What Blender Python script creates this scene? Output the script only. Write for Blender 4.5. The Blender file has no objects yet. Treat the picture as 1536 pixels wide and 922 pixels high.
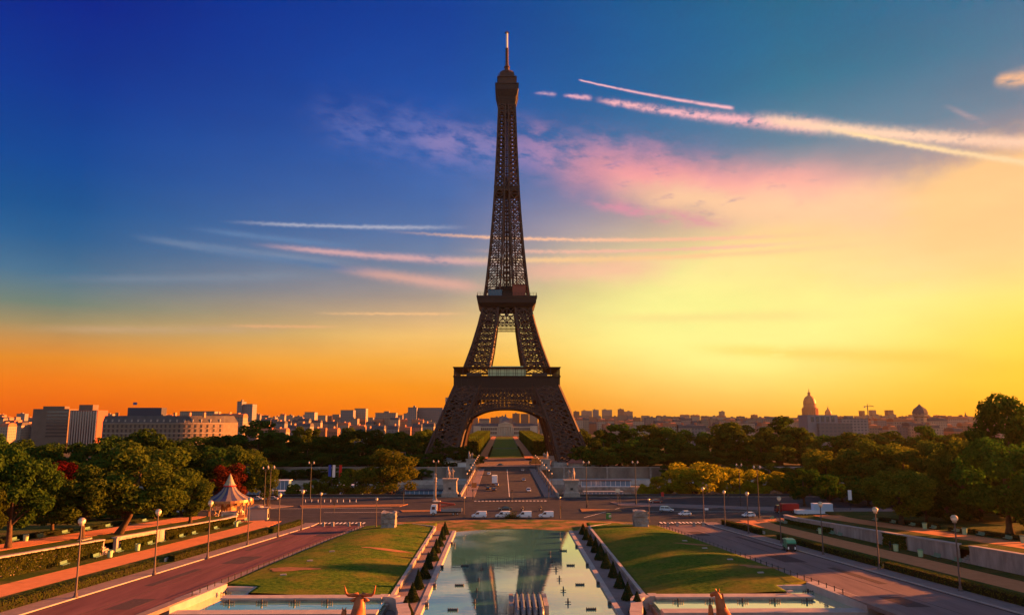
import bpy, bmesh, math, random
from mathutils import Vector, Matrix, noise as mnoise
R = math.radians
rnd = random.Random(7)
sc = bpy.context.scene
col = sc.collection

# ------------------------------------------------------------------ camera
F = 1100.0; CAMX, CAMZ = -2.6, 30.0
PITCH = math.atan(167.0 / F); YAW = math.atan(13.5 / F)
cd = bpy.data.cameras.new('camera'); cam = bpy.data.objects.new('camera', cd); col.objects.link(cam)
cd.sensor_width = 36.0; cd.lens = 36.0 * F / 1536.0; cd.clip_start = .5; cd.clip_end = 40000
cam.location = (CAMX, 0, CAMZ); cam.rotation_euler = (R(90) + PITCH, 0, -YAW)
sc.camera = cam
sc.render.engine = 'CYCLES'
sc.cycles.use_denoising = True
sc.cycles.max_bounces = 6; sc.cycles.transparent_max_bounces = 8
sc.cycles.diffuse_bounces = 3; sc.cycles.glossy_bounces = 3; sc.cycles.transmission_bounces = 3; sc.cycles.volume_bounces = 0
sc.view_settings.view_transform = 'Standard'; sc.view_settings.look = 'None'
sc.view_settings.gamma = 1.0; sc.view_settings.use_curve_mapping = False
EXPO = 2.6
sc.view_settings.exposure = EXPO
K = 1.0 / 2 ** EXPO
SUN_AZ, SUN_EL = R(70), R(10.5)

_Fw = Vector((math.sin(YAW) * math.cos(PITCH), math.cos(YAW) * math.cos(PITCH), math.sin(PITCH)))
_Rt = Vector((math.cos(YAW), -math.sin(YAW), 0)); _Up = _Rt.cross(_Fw)
def ray(px, py): return _Rt * ((px - 768) / F) + _Up * ((461 - py) / F) + _Fw
def at(px, py, Y):
    d = ray(px, py); t = Y / d.y
    return Vector((CAMX + d.x * t, Y, CAMZ + d.z * t))
def atz(px, py, z):
    d = ray(px, py); t = (z - CAMZ) / d.z
    return Vector((CAMX + d.x * t, d.y * t, z))
def lin(c):
    return tuple((v / 255 / 12.92) if v / 255 <= .04045 else ((v / 255 + .055) / 1.055) ** 2.4 for v in c)

# ------------------------------------------------------------------ world
world = bpy.data.worlds.new('World'); sc.world = world; world.use_nodes = True
def build_world():
    nt = world.node_tree; nt.nodes.clear(); N = nt.nodes; L = nt.links
    def setin(s, v):
        if isinstance(v, (int, float)): s.default_value = v
        elif isinstance(v, tuple): s.default_value = (v + (1,)) if len(v) == 3 and s.type == 'RGBA' else v
        else: L.new(v, s)
    def m(op, a, b=0.0, c=0.0, clamp=False):
        n = N.new('ShaderNodeMath'); n.operation = op; n.use_clamp = clamp
        setin(n.inputs[0], a); setin(n.inputs[1], b); setin(n.inputs[2], c); return n.outputs[0]
    def ss(v, a, b, lo=0.0, hi=1.0, kind='SMOOTHSTEP'):
        n = N.new('ShaderNodeMapRange'); n.interpolation_type = kind; n.clamp = True
        setin(n.inputs[0], v); setin(n.inputs[1], a); setin(n.inputs[2], b); setin(n.inputs[3], lo); setin(n.inputs[4], hi)
        return n.outputs[0]
    def mix(f, a, b, mode='MIX'):
        n = N.new('ShaderNodeMixRGB'); n.blend_type = mode
        setin(n.inputs[0], f); setin(n.inputs[1], a); setin(n.inputs[2], b); return n.outputs[0]
    def ramp(fac, stops):
        n = N.new('ShaderNodeValToRGB'); cr = n.color_ramp
        while len(cr.elements) < len(stops): cr.elements.new(.5)
        for i, (p, c) in enumerate(stops):
            cr.elements[i].position = p
        for i, (p, c) in enumerate(stops):
            cr.elements[i].color = lin(c) + (1,)
        L.new(fac, n.inputs[0]); return n.outputs[0]
    def comb(x, y, z=0.0):
        n = N.new('ShaderNodeCombineXYZ'); setin(n.inputs[0], x); setin(n.inputs[1], y); setin(n.inputs[2], z); return n.outputs[0]
    def noise(vec, scale, detail=5.0, rough=.55, dist=0.0):
        n = N.new('ShaderNodeTexNoise'); L.new(vec, n.inputs['Vector']); n.inputs['Scale'].default_value = scale
        n.inputs['Detail'].default_value = detail; n.inputs['Roughness'].default_value = rough; n.inputs['Distortion'].default_value = dist
        return n.outputs['Fac']
    tc = N.new('ShaderNodeTexCoord'); sp = N.new('ShaderNodeSeparateXYZ'); L.new(tc.outputs['Generated'], sp.inputs[0])
    x, y, z = sp.outputs
    E = m('MULTIPLY', m('ARCSINE', z), 57.2958)
    A = m('MULTIPLY', m('ARCTAN2', x, y), 57.2958)
    fe = m('DIVIDE', m('ADD', E, 1.0), 40.0, clamp=True)
    def P(rows): return [((e + 1) / 40.0, c) for e, c in rows]
    left = ramp(fe, P([(0, (240, 94, 0)), (1, (250, 108, 0)), (2.5, (252, 128, 10)), (4, (240, 147, 42)), (5.2, (208, 150, 80)), (6.3, (164, 147, 104)), (7.6, (114, 133, 120)),
                       (9.7, (70, 116, 148)), (12, (34, 99, 152)), (14, (10, 87, 150)), (17, (0, 73, 150)), (22, (0, 55, 147)), (27, (0, 39, 140)), (31, (0, 30, 128)), (38, (0, 24, 108))]))
    cen = ramp(fe, P([(0, (255, 124, 4)), (1.0, (255, 136, 6)), (2.5, (255, 154, 20)), (4.4, (255, 182, 68)), (6.3, (250, 198, 112)), (7.8, (218, 180, 132)), (9.4, (170, 154, 142)), (11.6, (122, 137, 160)),
                      (14.2, (88, 120, 168)), (17, (66, 108, 172)), (20, (46, 96, 170)), (25, (16, 78, 164)), (29.5, (0, 66, 157)), (38, (0, 48, 130))]))
    rig = ramp(fe, P([(0, (255, 164, 2)), (1, (255, 178, 8)), (3, (255, 198, 32)), (5, (255, 214, 66)), (8, (255, 226, 110)), (11, (255, 214, 138)), (14, (238, 190, 150)), (17, (172, 156, 158)), (20, (88, 132, 156)),
                      (24, (26, 116, 150)), (27.5, (0, 107, 147)), (31, (0, 100, 136)), (38, (0, 78, 116))]))
    back = ramp(fe, P([(0, (228, 214, 200)), (6, (232, 222, 208)), (14, (214, 212, 212)), (26, (184, 196, 212)), (38, (146, 170, 206))]))
    s = mix(ss(A, -31, -6, kind='LINEAR'), left, cen)
    s = mix(ss(A, -5, 23, kind='LINEAR'), s, rig)
    dA = m('DIVIDE', m('SUBTRACT', A, 18.0), 11.5); dE = m('DIVIDE', m('SUBTRACT', E, 7.4), 4.6)
    g = m('POWER', 2.718, m('MULTIPLY', m('ADD', m('MULTIPLY', dA, dA), m('MULTIPLY', dE, dE)), -1.0))
    s = mix(m('MULTIPLY', g, .97), s, lin((255, 255, 165)))
    # the blue keeps on over the top, the unseen side behind is brightened for fill
    s = mix(ss(m('ABSOLUTE', A), 50, 120), s, back)
    # cirrus veils
    AE = comb(A, E)
    def seg(p0, p1):
        d0 = ray(*p0).normalized(); d1 = ray(*p1).normalized()
        a0, e0 = math.degrees(math.atan2(d0.x, d0.y)), math.degrees(math.asin(d0.z))
        a1, e1 = math.degrees(math.atan2(d1.x, d1.y)), math.degrees(math.asin(d1.z))
        Ln = math.hypot(a1 - a0, e1 - e0); ux, uy = (a1 - a0) / Ln, (e1 - e0) / Ln
        xa = m('SUBTRACT', A, a0); ya = m('SUBTRACT', E, e0)
        t = m('DIVIDE', m('ADD', m('MULTIPLY', xa, ux), m('MULTIPLY', ya, uy)), Ln)
        d = m('ADD', m('MULTIPLY', xa, -uy), m('MULTIPLY', ya, ux))
        return t, d, Ln
    def streak(p0, p1, w0, w1, c, op=1.0, puff=.0, pscale=2.0, brk=0.0, fade=(.08, .15), bscale=.35, stretch=3.0, seed=0.0):
        nonlocal s
        t, d, Ln = seg(p0, p1)
        if puff: d = m('MULTIPLY_ADD', PN[0 if pscale > 1.5 else 1 if pscale > .45 else 2], puff, d)
        w = m('ADD', w0, m('MULTIPLY', t, w1 - w0))
        q = m('DIVIDE', d, w)
        a = m('POWER', 2.718, m('MULTIPLY', m('MULTIPLY', q, q), -1.0))
        a = m('MULTIPLY', a, ss(t, 0.0, fade[0])); a = m('MULTIPLY', a, ss(t, 1.0, 1.0 - fade[1]))
        if brk:
            nb = BN[0 if bscale > .7 else 1 if bscale > .45 else 2]
            lo_, hi_ = (.5 - .22 * brk, .68) if brk >= .8 else (.16 + .3 * brk, .42 + .34 * brk)
            a = m('MULTIPLY', a, ss(nb, lo_, hi_))
        s = mix(m('MULTIPLY', a, op), s, lin(c))
    cn = lambda v: m('SUBTRACT', v, .5)
    PN = [cn(noise(comb(A, m('MULTIPLY', E, .9)), 2.6, 4.0, .6)), cn(noise(comb(A, m('MULTIPLY', E, 1.6), 7.0), .75, 4.0, .6)), cn(noise(comb(A, m('MULTIPLY', E, 1.4), 3.0), .30, 5.0, .62))]
    BN = [noise(comb(A, m('MULTIPLY', E, 1.6), 11.0), 1.0, 4.0, .6), noise(comb(m('ADD', A, m('MULTIPLY', E, .8)), m('MULTIPLY', E, 2.2), 5.0), .55, 6.0, .66), noise(comb(A, m('MULTIPLY', E, 3.2), 15.0), .38, 4.0, .6)]
    # warm mass of cloud on the right, its edge running up to the right
    t, d, Ln = seg((1150, 318), (1560, 178))
    d = m('MULTIPLY_ADD', PN[2], 3.4, d)
    al = m('MULTIPLY', ss(d, .5, -2.2), ss(E, 6.0, 12.0)); al = m('MULTIPLY', al, ss(A, 12, 24)); al = m('MULTIPLY', al, ss(m('ABSOLUTE', A), 75, 55))
    s = mix(m('MULTIPLY', al, .92), s, lin((255, 207, 143)))
    # the great pink veil
    streak((700, 205), (1120, 262), 1.6, 1.7, (206, 148, 180), .62, puff=3.4, pscale=.28, brk=.55, fade=(.3, .3), bscale=.55, stretch=1.8, seed=11.0)
    streak((430, 160), (860, 250), 1.6, 1.8, (116, 124, 188), .55, puff=3.2, pscale=.3, brk=.6, fade=(.3, .3), bscale=.6, stretch=1.6, seed=2.0)
    streak((600, 205), (800, 215), .9, 1.1, (160, 140, 190), .5, puff=2.6, pscale=.4, brk=.6, fade=(.3, .3), bscale=.7, stretch=1.6, seed=31.0)
    streak((800, 246), (1380, 285), 1.5, 1.5, (255, 164, 166), .9, puff=1.9, pscale=.32, brk=.12, fade=(.3, .3), bscale=.3, seed=5.0)
    streak((880, 282), (1420, 322), .9, 2.4, (255, 206, 164), .92, puff=1.9, pscale=.32, brk=.10, fade=(.3, .2), bscale=.3, seed=7.0)
    streak((860, 300), (1120, 340), .45, .5, (232, 146, 172), .7, puff=.9, pscale=.5, brk=.6, fade=(.25, .25), bscale=.6, stretch=2.6, seed=8.0)
    streak((780, 400), (1500, 400), 1.2, 2.0, (255, 214, 160), .5, puff=1.2, pscale=.3, brk=.4, fade=(.2, .2), bscale=.4, stretch=3.0, seed=9.0)
    s = mix(m('MULTIPLY', g, .85), s, lin((255, 255, 150)))
    streak((730, 408), (1040, 398), .8, .9, (255, 190, 166), .65, puff=1.0, pscale=.5, fade=(.3, .35), seed=41.0)
    # thin cloud bars low over the town
    for p0, p1, w0, w1, c, op, sd in (
            ((320, 331), (720, 340), .14, .20, (190, 190, 205), .55, 1.), ((560, 345), (1300, 346), .12, .22, (255, 196, 160), .8, 2.),
            ((360, 364), (800, 396), .20, .42, (236, 180, 176), .62, 3.), ((640, 388), (1400, 356), .28, .22, (255, 208, 152), .9, 4.),
            ((680, 375), (1280, 358), .18, .18, (255, 192, 168), .65, 14.), ((180, 352), (560, 400), .22, .45, (150, 160, 180), .40, 5.), ((480, 398), (760, 436), .35, .70, (236, 178, 160), .62, 6.), ((190, 350), (600, 412), .28, .42, (84, 122, 164), .6, 16.), ((270, 340), (560, 372), .2, .35, (96, 132, 176), .55, 17.),
            ((460, 469), (720, 470), .10, .14, (255, 200, 140), .65, 7.), ((0, 492), (480, 492), .3, .5, (206, 170, 130), .5, 8.),
            ((330, 488), (520, 490), .12, .12, (250, 184, 130), .5, 9.), ((40, 418), (520, 410), .30, .5, (130, 146, 164), .35, 10.),
            ((860, 476), (1300, 470), .4, .6, (255, 222, 140), .4, 12.), ((1000, 520), (1536, 540), .5, .8, (255, 200, 70), .35, 13.)):
        streak(p0, p1, w0 * .8, w1 * .8, c, min(.97, op * 1.2), puff=.30, pscale=2.0, brk=.12, fade=(.3, .3), bscale=.5, stretch=4.0, seed=sd)
    # two condensation trails and their older remains
    streak((866, 119.5), (1104, 163), .05, .12, (255, 190, 200), .95, puff=.10, pscale=2.4, brk=.12, fade=(.03, .04), seed=21.0)
    streak((888, 148), (1250, 191), .16, .46, (255, 186, 192), .95, puff=.42, pscale=2.6, brk=.35, fade=(.10, .10), bscale=1.1, seed=22.0)
    streak((1120, 175), (1570, 216), .40, .40, (255, 214, 184), .98, puff=.46, pscale=2.4, brk=.10, fade=(.16, .01), bscale=.8, seed=23.0)
    streak((1230, 190), (1570, 248), .16, .20, (255, 222, 172), .98, puff=.26, pscale=2.4, brk=.10, fade=(.2, .01), seed=27.0)
    streak((798, 138.5), (838, 141.5), .10, .16, (228, 178, 200), .9, puff=.34, pscale=2.8, brk=.4, fade=(.3, .3), seed=24.0)
    streak((842, 143), (892, 148), .10, .17, (240, 178, 196), .92, puff=.34, pscale=2.8, brk=.4, fade=(.25, .25), seed=28.0)
    streak((1486, 124), (1560, 112), .22, .5, (255, 196, 150), .92, puff=.6, pscale=1.2, brk=.4, fade=(.25, .05), seed=25.0)
    streak((1412, 156), (1490, 192), .12, .2, (176, 158, 166), .6, puff=.3, pscale=1.0, brk=.4, fade=(.3, .3), seed=26.0)
    # soft, large scale unevenness
    nz = noise(comb(m('MULTIPLY', A, .5), m('MULTIPLY', E, 1.6)), .12, 5.0, .6)
    s = mix(1.0, s, mix(ss(nz, .3, .7), (.93, .93, .94, 1), (1.05, 1.05, 1.04, 1)), 'MULTIPLY')
    bg = N.new('ShaderNodeBackground'); L.new(s, bg.inputs[0]); bg.inputs[1].default_value = K
    sky = N.new('ShaderNodeTexSky'); sky.sky_type = 'NISHITA'; sky.sun_disc = False
    sky.sun_elevation = SUN_EL; sky.sun_rotation = SUN_AZ; sky.air_density = 1.5; sky.dust_density = 3.0
    bg2 = N.new('ShaderNodeBackground'); L.new(sky.outputs[0], bg2.inputs[0]); bg2.inputs[1].default_value = .00006
    ad = N.new('ShaderNodeAddShader'); L.new(bg.outputs[0], ad.inputs[0]); L.new(bg2.outputs[0], ad.inputs[1])
    out = N.new('ShaderNodeOutputWorld'); L.new(ad.outputs[0], out.inputs[0])
build_world()

# ------------------------------------------------------------------ sun
sd = bpy.data.lights.new('sun', 'SUN'); sun = bpy.data.objects.new('sun', sd); col.objects.link(sun)
sd.energy = 5.0; sd.angle = R(.6); sd.color = (1.0, .29, .055)
sdir = Vector((math.sin(SUN_AZ) * math.cos(SUN_EL), math.cos(SUN_AZ) * math.cos(SUN_EL), math.sin(SUN_EL)))
sun.rotation_euler = (-sdir).to_track_quat('-Z', 'Y').to_euler(); sun.location = (300, 100, 200)

# ------------------------------------------------------------------ materials
MATS = {}
def mat(name, c, rough=.85, c2=None, scale=1.0, bump=0.0, bscale=8.0, metal=0.0, spec=None, emit=None, detail=6.0, stretch=None, lo=.35, hi=.65):
    if name in MATS: return MATS[name]
    mt = bpy.data.materials.new(name); mt.use_nodes = True; nt = mt.node_tree; N = nt.nodes; L = nt.links
    b = N['Principled BSDF']; b.inputs['Roughness'].default_value = rough; b.inputs['Metallic'].default_value = metal
    b.inputs['Specular IOR Level'].default_value = spec if spec is not None else (.06 if rough > .7 else .3)
    b.inputs['Base Color'].default_value = tuple(c) + (1,)
    if c2 is not None or bump:
        tc = N.new('ShaderNodeTexCoord'); v = tc.outputs['Object']
        if stretch:
            mp = N.new('ShaderNodeMapping'); mp.inputs['Scale'].default_value = stretch; L.new(v, mp.inputs[0]); v = mp.outputs[0]
    if c2 is not None:
        n = N.new('ShaderNodeTexNoise'); n.inputs['Scale'].default_value = scale; n.inputs['Detail'].default_value = detail; n.inputs['Roughness'].default_value = .65
        L.new(v, n.inputs['Vector'])
        r = N.new('ShaderNodeMapRange'); r.inputs[1].default_value = lo; r.inputs[2].default_value = hi; L.new(n.outputs['Fac'], r.inputs[0])
        mx = N.new('ShaderNodeMixRGB'); mx.inputs[1].default_value = tuple(c) + (1,); mx.inputs[2].default_value = tuple(c2) + (1,)
        L.new(r.outputs[0], mx.inputs[0]); L.new(mx.outputs[0], b.inputs['Base Color'])
    if bump:
        n2 = N.new('ShaderNodeTexNoise'); n2.inputs['Scale'].default_value = bscale; n2.inputs['Detail'].default_value = 4; L.new(v, n2.inputs['Vector'])
        bp = N.new('ShaderNodeBump'); bp.inputs['Strength'].default_value = bump; bp.inputs['Distance'].default_value = .15
        L.new(n2.outputs['Fac'], bp.inputs['Height']); L.new(bp.outputs[0], b.inputs['Normal'])
    if emit:
        b.inputs['Emission Color'].default_value = tuple(emit[0]) + (1,); b.inputs['Emission Strength'].default_value = emit[1]
    MATS[name] = mt; return mt
def leaf(name, c, c2, trans=.4):
    mt = bpy.data.materials.new(name); mt.use_nodes = True; nt = mt.node_tree; N = nt.nodes; L = nt.links; N.clear()
    g = N.new('ShaderNodeNewGeometry'); oi = N.new('ShaderNodeObjectInfo')
    mx = N.new('ShaderNodeMixRGB'); mx.inputs[1].default_value = tuple(c) + (1,); mx.inputs[2].default_value = tuple(c2) + (1,)
    L.new(g.outputs['Random Per Island'], mx.inputs[0])
    hs = N.new('ShaderNodeHueSaturation')
    mr = N.new('ShaderNodeMapRange'); mr.inputs[3].default_value = .72; mr.inputs[4].default_value = 1.3; L.new(oi.outputs['Random'], mr.inputs[0]); L.new(mr.outputs[0], hs.inputs['Value'])
    mh = N.new('ShaderNodeMapRange'); mh.inputs[3].default_value = .485; mh.inputs[4].default_value = .512; L.new(oi.outputs['Random'], mh.inputs[0]); L.new(mh.outputs[0], hs.inputs['Hue'])
    L.new(mx.outputs[0], hs.inputs['Color'])
    d = N.new('ShaderNodeBsdfDiffuse'); t = N.new('ShaderNodeBsdfTranslucent'); L.new(hs.outputs[0], d.inputs[0]); L.new(hs.outputs[0], t.inputs[0])
    ms = N.new('ShaderNodeMixShader'); ms.inputs[0].default_value = trans; L.new(d.outputs[0], ms.inputs[1]); L.new(t.outputs[0], ms.inputs[2])
    o = N.new('ShaderNodeOutputMaterial'); L.new(ms.outputs[0], o.inputs[0]); MATS[name] = mt; return mt

M_STONE = mat('stone', (.22, .19, .17), .9, (.33, .285, .25), .8, .3, 6)
M_STONE2 = mat('weathered stone', (.16, .14, .13), .9, (.34, .30, .27), .35, .5, 3)
M_ASPH = mat('asphalt', (.028, .030, .034), .8, (.048, .048, .053), .25, .15, 30)
M_ROADRED = mat('reddish road surface', (.105, .076, .084), .8, (.165, .122, .128), 1.0, .25, 12, detail=12, lo=.3, hi=.7, stretch=(.5, .05, 1))
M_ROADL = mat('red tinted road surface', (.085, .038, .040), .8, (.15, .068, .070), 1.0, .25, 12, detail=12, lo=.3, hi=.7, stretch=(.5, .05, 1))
M_PAVE = mat('pavement slabs', (.15, .115, .11), .85, (.20, .15, .145), .7, .2, 12)
M_SAND = mat('sandy path', (.40, .155, .065), .95, (.48, .19, .085), .6, .3, 10)
M_SOIL = mat('bare red soil', (.30, .13, .06), .95, (.20, .11, .05), .8, .3, 6)
def grass_mat(name, c, c2, dry, dlo, dhi):
    mt = mat(name, c, .95, c2, 1.3, 1.0, 14, spec=.04, lo=.37, hi=.63, detail=8); nt = mt.node_tree; N = nt.nodes; L = nt.links; b = N['Principled BSDF']
    base = b.inputs['Base Color'].links[0].from_socket; tc = N.new('ShaderNodeTexCoord'); n = N.new('ShaderNodeTexNoise'); n.inputs['Scale'].default_value = .11; n.inputs['Detail'].default_value = 9; n.inputs['Roughness'].default_value = .7
    L.new(tc.outputs['Object'], n.inputs['Vector']); r = N.new('ShaderNodeMapRange'); r.inputs[1].default_value = dlo; r.inputs[2].default_value = dhi; L.new(n.outputs['Fac'], r.inputs[0])
    mx = N.new('ShaderNodeMixRGB'); L.new(r.outputs[0], mx.inputs[0]); L.new(base, mx.inputs[1]); mx.inputs[2].default_value = tuple(dry) + (1,); L.new(mx.outputs[0], b.inputs['Base Color']); return mt
M_GRASS = grass_mat('grass', (.017, .062, .005), (.085, .140, .013), (.15, .115, .024), .44, .70)
M_GRASS2 = grass_mat('rough grass', (.018, .040, .007), (.050, .070, .014), (.10, .075, .03), .46, .70)
M_GROUND = mat('open ground', (.05, .055, .025), .95, (.11, .085, .06), .01, .2, 1)
M_IRON = mat('brown painted iron', (.034, .015, .010), .6, (.052, .022, .014), .3)
M_IRONF = mat('brown iron frieze', (.026, .014, .011), .65, (.019, .010, .008), .5)
M_POLE = mat('dark green grey pole paint', (.09, .065, .06), .5)
M_DARK = mat('dark iron', (.03, .028, .03), .5)
M_GLOBE = mat('frosted lamp globe', (.78, .62, .45), .25, spec=.5)
M_WHITE = mat('white paint', (.72, .72, .74), .35, spec=.5)
M_CREAM = mat('cream paint', (.62, .52, .38), .6)
M_GREENP = mat('green bench paint', (.10, .22, .15), .5)
M_BINP = mat('pale green bin paint', (.34, .46, .26), .5)
M_BLACK = mat('black paint', (.018, .018, .022), .3, spec=.5)
M_TYRE = mat('tyre rubber', (.02, .02, .02), .9)
M_RIM = mat('wheel rim', (.35, .35, .36), .4, metal=.6)
M_GLASS = mat('dark window glass', (.03, .035, .045), .08, spec=.8)
M_BARK = mat('bark', (.055, .036, .024), .95, (.10, .062, .04), 3, .6, 10)
M_BRONZE = mat('gilded bronze', (.40, .115, .03), .5, (.26, .07, .02), 2.0, metal=.25)
M_CONC = mat('pale concrete', (.40, .37, .35), .85, (.30, .27, .26), .5, .2, 5)
M_COPING = mat('coping stone', (.36, .31, .29), .8, (.28, .24, .23), .6, .15, 10)
M_MARK = mat('road marking paint', (.62, .58, .52), .8)
M_REDP = mat('red paint', (.45, .03, .02), .5)
M_BLUEP = mat('blue paint', (.03, .07, .25), .5)
L_DARK = leaf('dark leaves', (0.018, 0.044, 0.007), (0.046, 0.078, 0.011), .35)
L_GREEN = leaf('green leaves', (0.018, 0.058, 0.008), (0.048, 0.105, 0.012), .42)
L_OLIVE = leaf('olive leaves', (0.034, 0.062, 0.009), (0.085, 0.112, 0.014), .42)
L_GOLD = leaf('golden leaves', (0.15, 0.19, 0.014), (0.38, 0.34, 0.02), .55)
L_RED = leaf('red leaves', (.045, .006, .004), (.10, .014, .008), .35)
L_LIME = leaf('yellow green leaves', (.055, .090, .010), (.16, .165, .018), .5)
L_BOX = leaf('clipped box leaves', (.012, .024, .008), (.030, .042, .012), .2)
L_HEDGE = leaf('hedge leaves', (.026, .046, .009), (.070, .080, .014), .3)

# ------------------------------------------------------------------ mesh helpers
# garden plan -> world: the plan was measured a little short, PLAN stretches it
KX, KY, OY = 1.0115, 1.023, 4.55
def wp(x, y, z=0.0): return Vector((x * KX, y * KY + OY, z))
def ya(y): return (y - OY) / KY
PLAN = False
class MB:
    def __init__(s): s.v = []; s.f = []; s.mi = []; s.m = 0; s.sm = False; s.plan = PLAN
    def add(s, vs, fs):
        o = len(s.v); s.v.extend(vs)
        for f in fs: s.f.append(tuple(i + o for i in f)); s.mi.append(s.m)
    def box(s, c, d, rz=0.0, taper=1.0):
        cx, cy, cz = c; hx, hy, hz = d[0] / 2, d[1] / 2, d[2] / 2; ca, sa = math.cos(rz), math.sin(rz); vs = []
        for z, k in ((-hz, 1.0), (hz, taper)):
            for x, y in ((-hx, -hy), (hx, -hy), (hx, hy), (-hx, hy)):
                x *= k; y *= k; vs.append((cx + x * ca - y * sa, cy + x * sa + y * ca, cz + z))
        s.add(vs, [(3, 2, 1, 0), (4, 5, 6, 7), (0, 1, 5, 4), (1, 2, 6, 5), (2, 3, 7, 6), (3, 0, 4, 7)])
    def bb(s, x0, x1, y0, y1, z0, z1): s.box(((x0 + x1) / 2, (y0 + y1) / 2, (z0 + z1) / 2), (x1 - x0, y1 - y0, z1 - z0))
    def beam(s, a, b, w, h=None, up=(0, 0, 1)):
        a = Vector(a); b = Vector(b); d = b - a
        if d.length < 1e-6: return
        d.normalize(); h = h or w; u = Vector(up)
        if abs(d.dot(u)) > .97: u = Vector((1, 0, 0))
        r = d.cross(u).normalized() * (w / 2); q = r.cross(d).normalized() * (h / 2); vs = []
        for p in (a, b):
            for i, j in ((-1, -1), (1, -1), (1, 1), (-1, 1)): vs.append(tuple(p + r * i + q * j))
        s.add(vs, [(3, 2, 1, 0), (4, 5, 6, 7), (0, 1, 5, 4), (1, 2, 6, 5), (2, 3, 7, 6), (3, 0, 4, 7)])
    def tube(s, pts, rad, n=8, cap=True):
        vs = []; fs = []; P = [Vector(p) for p in pts]; prev = None
        for i, p in enumerate(P):
            d = (P[min(i + 1, len(P) - 1)] - P[max(i - 1, 0)]).normalized()
            u = prev if prev is not None else (Vector((1, 0, 0)) if abs(d.x) < .8 else Vector((0, 1, 0)))
            u = (u - d * u.dot(d)).normalized(); prev = u; w = d.cross(u); r = rad[i] if hasattr(rad, '__len__') else rad
            for k in range(n):
                t = 2 * math.pi * k / n; vs.append(tuple(p + u * (r * math.cos(t)) + w * (r * math.sin(t))))
        for i in range(len(P) - 1):
            for k in range(n):
                a = i * n + k; b = i * n + (k + 1) % n; fs.append((a, b, b + n, a + n))
        if cap: fs.append(tuple(range(n))[::-1]); fs.append(tuple(range((len(P) - 1) * n, len(P) * n)))
        s.add(vs, fs)
    def lathe(s, prof, n=12, c=(0, 0, 0), a0=0.0):
        vs = []; fs = []; m = len(prof)
        for k in range(n):
            t = a0 + 2 * math.pi * k / n
            for r, z in prof: vs.append((c[0] + r * math.cos(t), c[1] + r * math.sin(t), c[2] + z))
        for k in range(n):
            k2 = (k + 1) % n
            for i in range(m - 1): fs.append((k * m + i, k2 * m + i, k2 * m + i + 1, k * m + i + 1))
        s.add(vs, fs)
    def prism(s, poly, z0, z1):
        n = len(poly); vs = [(x, y, z0) for x, y in poly] + [(x, y, z1) for x, y in poly]
        s.add(vs, [tuple(range(n))[::-1], tuple(range(n, 2 * n))] + [(i, (i + 1) % n, (i + 1) % n + n, i + n) for i in range(n)])
    def loft(s, secs, cap=True):
        n = len(secs[0]); vs = [p for q in secs for p in q]; fs = []
        for i in range(len(secs) - 1):
            for k in range(n):
                a = i * n + k; b = i * n + (k + 1) % n; fs.append((a, b, b + n, a + n))
        if cap: fs.append(tuple(range(n))[::-1]); fs.append(tuple(range((len(secs) - 1) * n, len(secs) * n)))
        s.add(vs, fs)
    def leaves(s, pts, size, r=rnd):
        for p, nrm in pts:
            n = Vector(nrm) + Vector((r.uniform(-1, 1), r.uniform(-1, 1), r.uniform(-1, 1))) * .8
            if n.length < .05: n = Vector((0, 0, 1))
            n.normalize(); u = n.orthogonal().normalized(); w = n.cross(u); a = r.uniform(0, 6.283); ca, sa = math.cos(a), math.sin(a)
            u2 = u * ca + w * sa; w2 = w * ca - u * sa; k = size * r.uniform(.6, 1.25); P = Vector(p); b = n * (k * .22)
            o = len(s.v); s.v.extend([tuple(P - u2 * k), tuple(P - w2 * (k * .6) + b), tuple(P + u2 * k), tuple(P + w2 * (k * .6) + b)])
            s.f.append((o, o + 1, o + 2, o + 3)); s.mi.append(s.m)
    def mesh(s, name, mats):
        if s.plan: s.v = [(x * KX, y * KY + OY, z) for x, y, z in s.v]; s.plan = False
        me = bpy.data.meshes.new(name); me.from_pydata(s.v, [], s.f)
        for q in (mats if isinstance(mats, (list, tuple)) else [mats]): me.materials.append(q)
        if max(s.mi, default=0) > 0: me.polygons.foreach_set('material_index', s.mi)
        if s.sm: me.polygons.foreach_set('use_smooth', [True] * len(me.polygons))
        me.update(); return me
    def build(s, name, mats, parent=None, loc=None, rz=0.0):
        o = bpy.data.objects.new(name, s.mesh(name, mats)); col.objects.link(o)
        if parent is not None: o.parent = parent
        if loc is not None: o.location = loc
        if rz: o.rotation_euler = (0, 0, rz)
        return o
def tag(o, label, cat, group=None, kind=None):
    o['label'] = label; o['category'] = cat
    if group: o['group'] = group
    if kind: o['kind'] = kind
    return o
def empty(name, loc, rz=0.0, label=None, cat=None, group=None):
    o = bpy.data.objects.new(name, None); col.objects.link(o); o.location = loc; o.rotation_euler = (0, 0, rz); o.empty_display_size = .5
    if label: tag(o, label, cat, group)
    return o
def obj(name, me, parent=None, loc=(0, 0, 0)):
    o = bpy.data.objects.new(name, me); col.objects.link(o); o.location = loc
    if parent is not None: o.parent = parent
    return o
def copy_tree(o, parent=None):
    c = o.copy(); col.objects.link(c)
    if parent is not None: c.parent = parent
    for ch in o.children: copy_tree(ch, c)
    return c
ORD = 'first second third fourth fifth sixth seventh eighth ninth tenth eleventh twelfth thirteenth fourteenth fifteenth sixteenth seventeenth eighteenth nineteenth twentieth'.split()
TENS = {2: 'twenty', 3: 'thirty', 4: 'forty', 5: 'fifty', 6: 'sixty', 7: 'seventy', 8: 'eighty', 9: 'ninety'}
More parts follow.
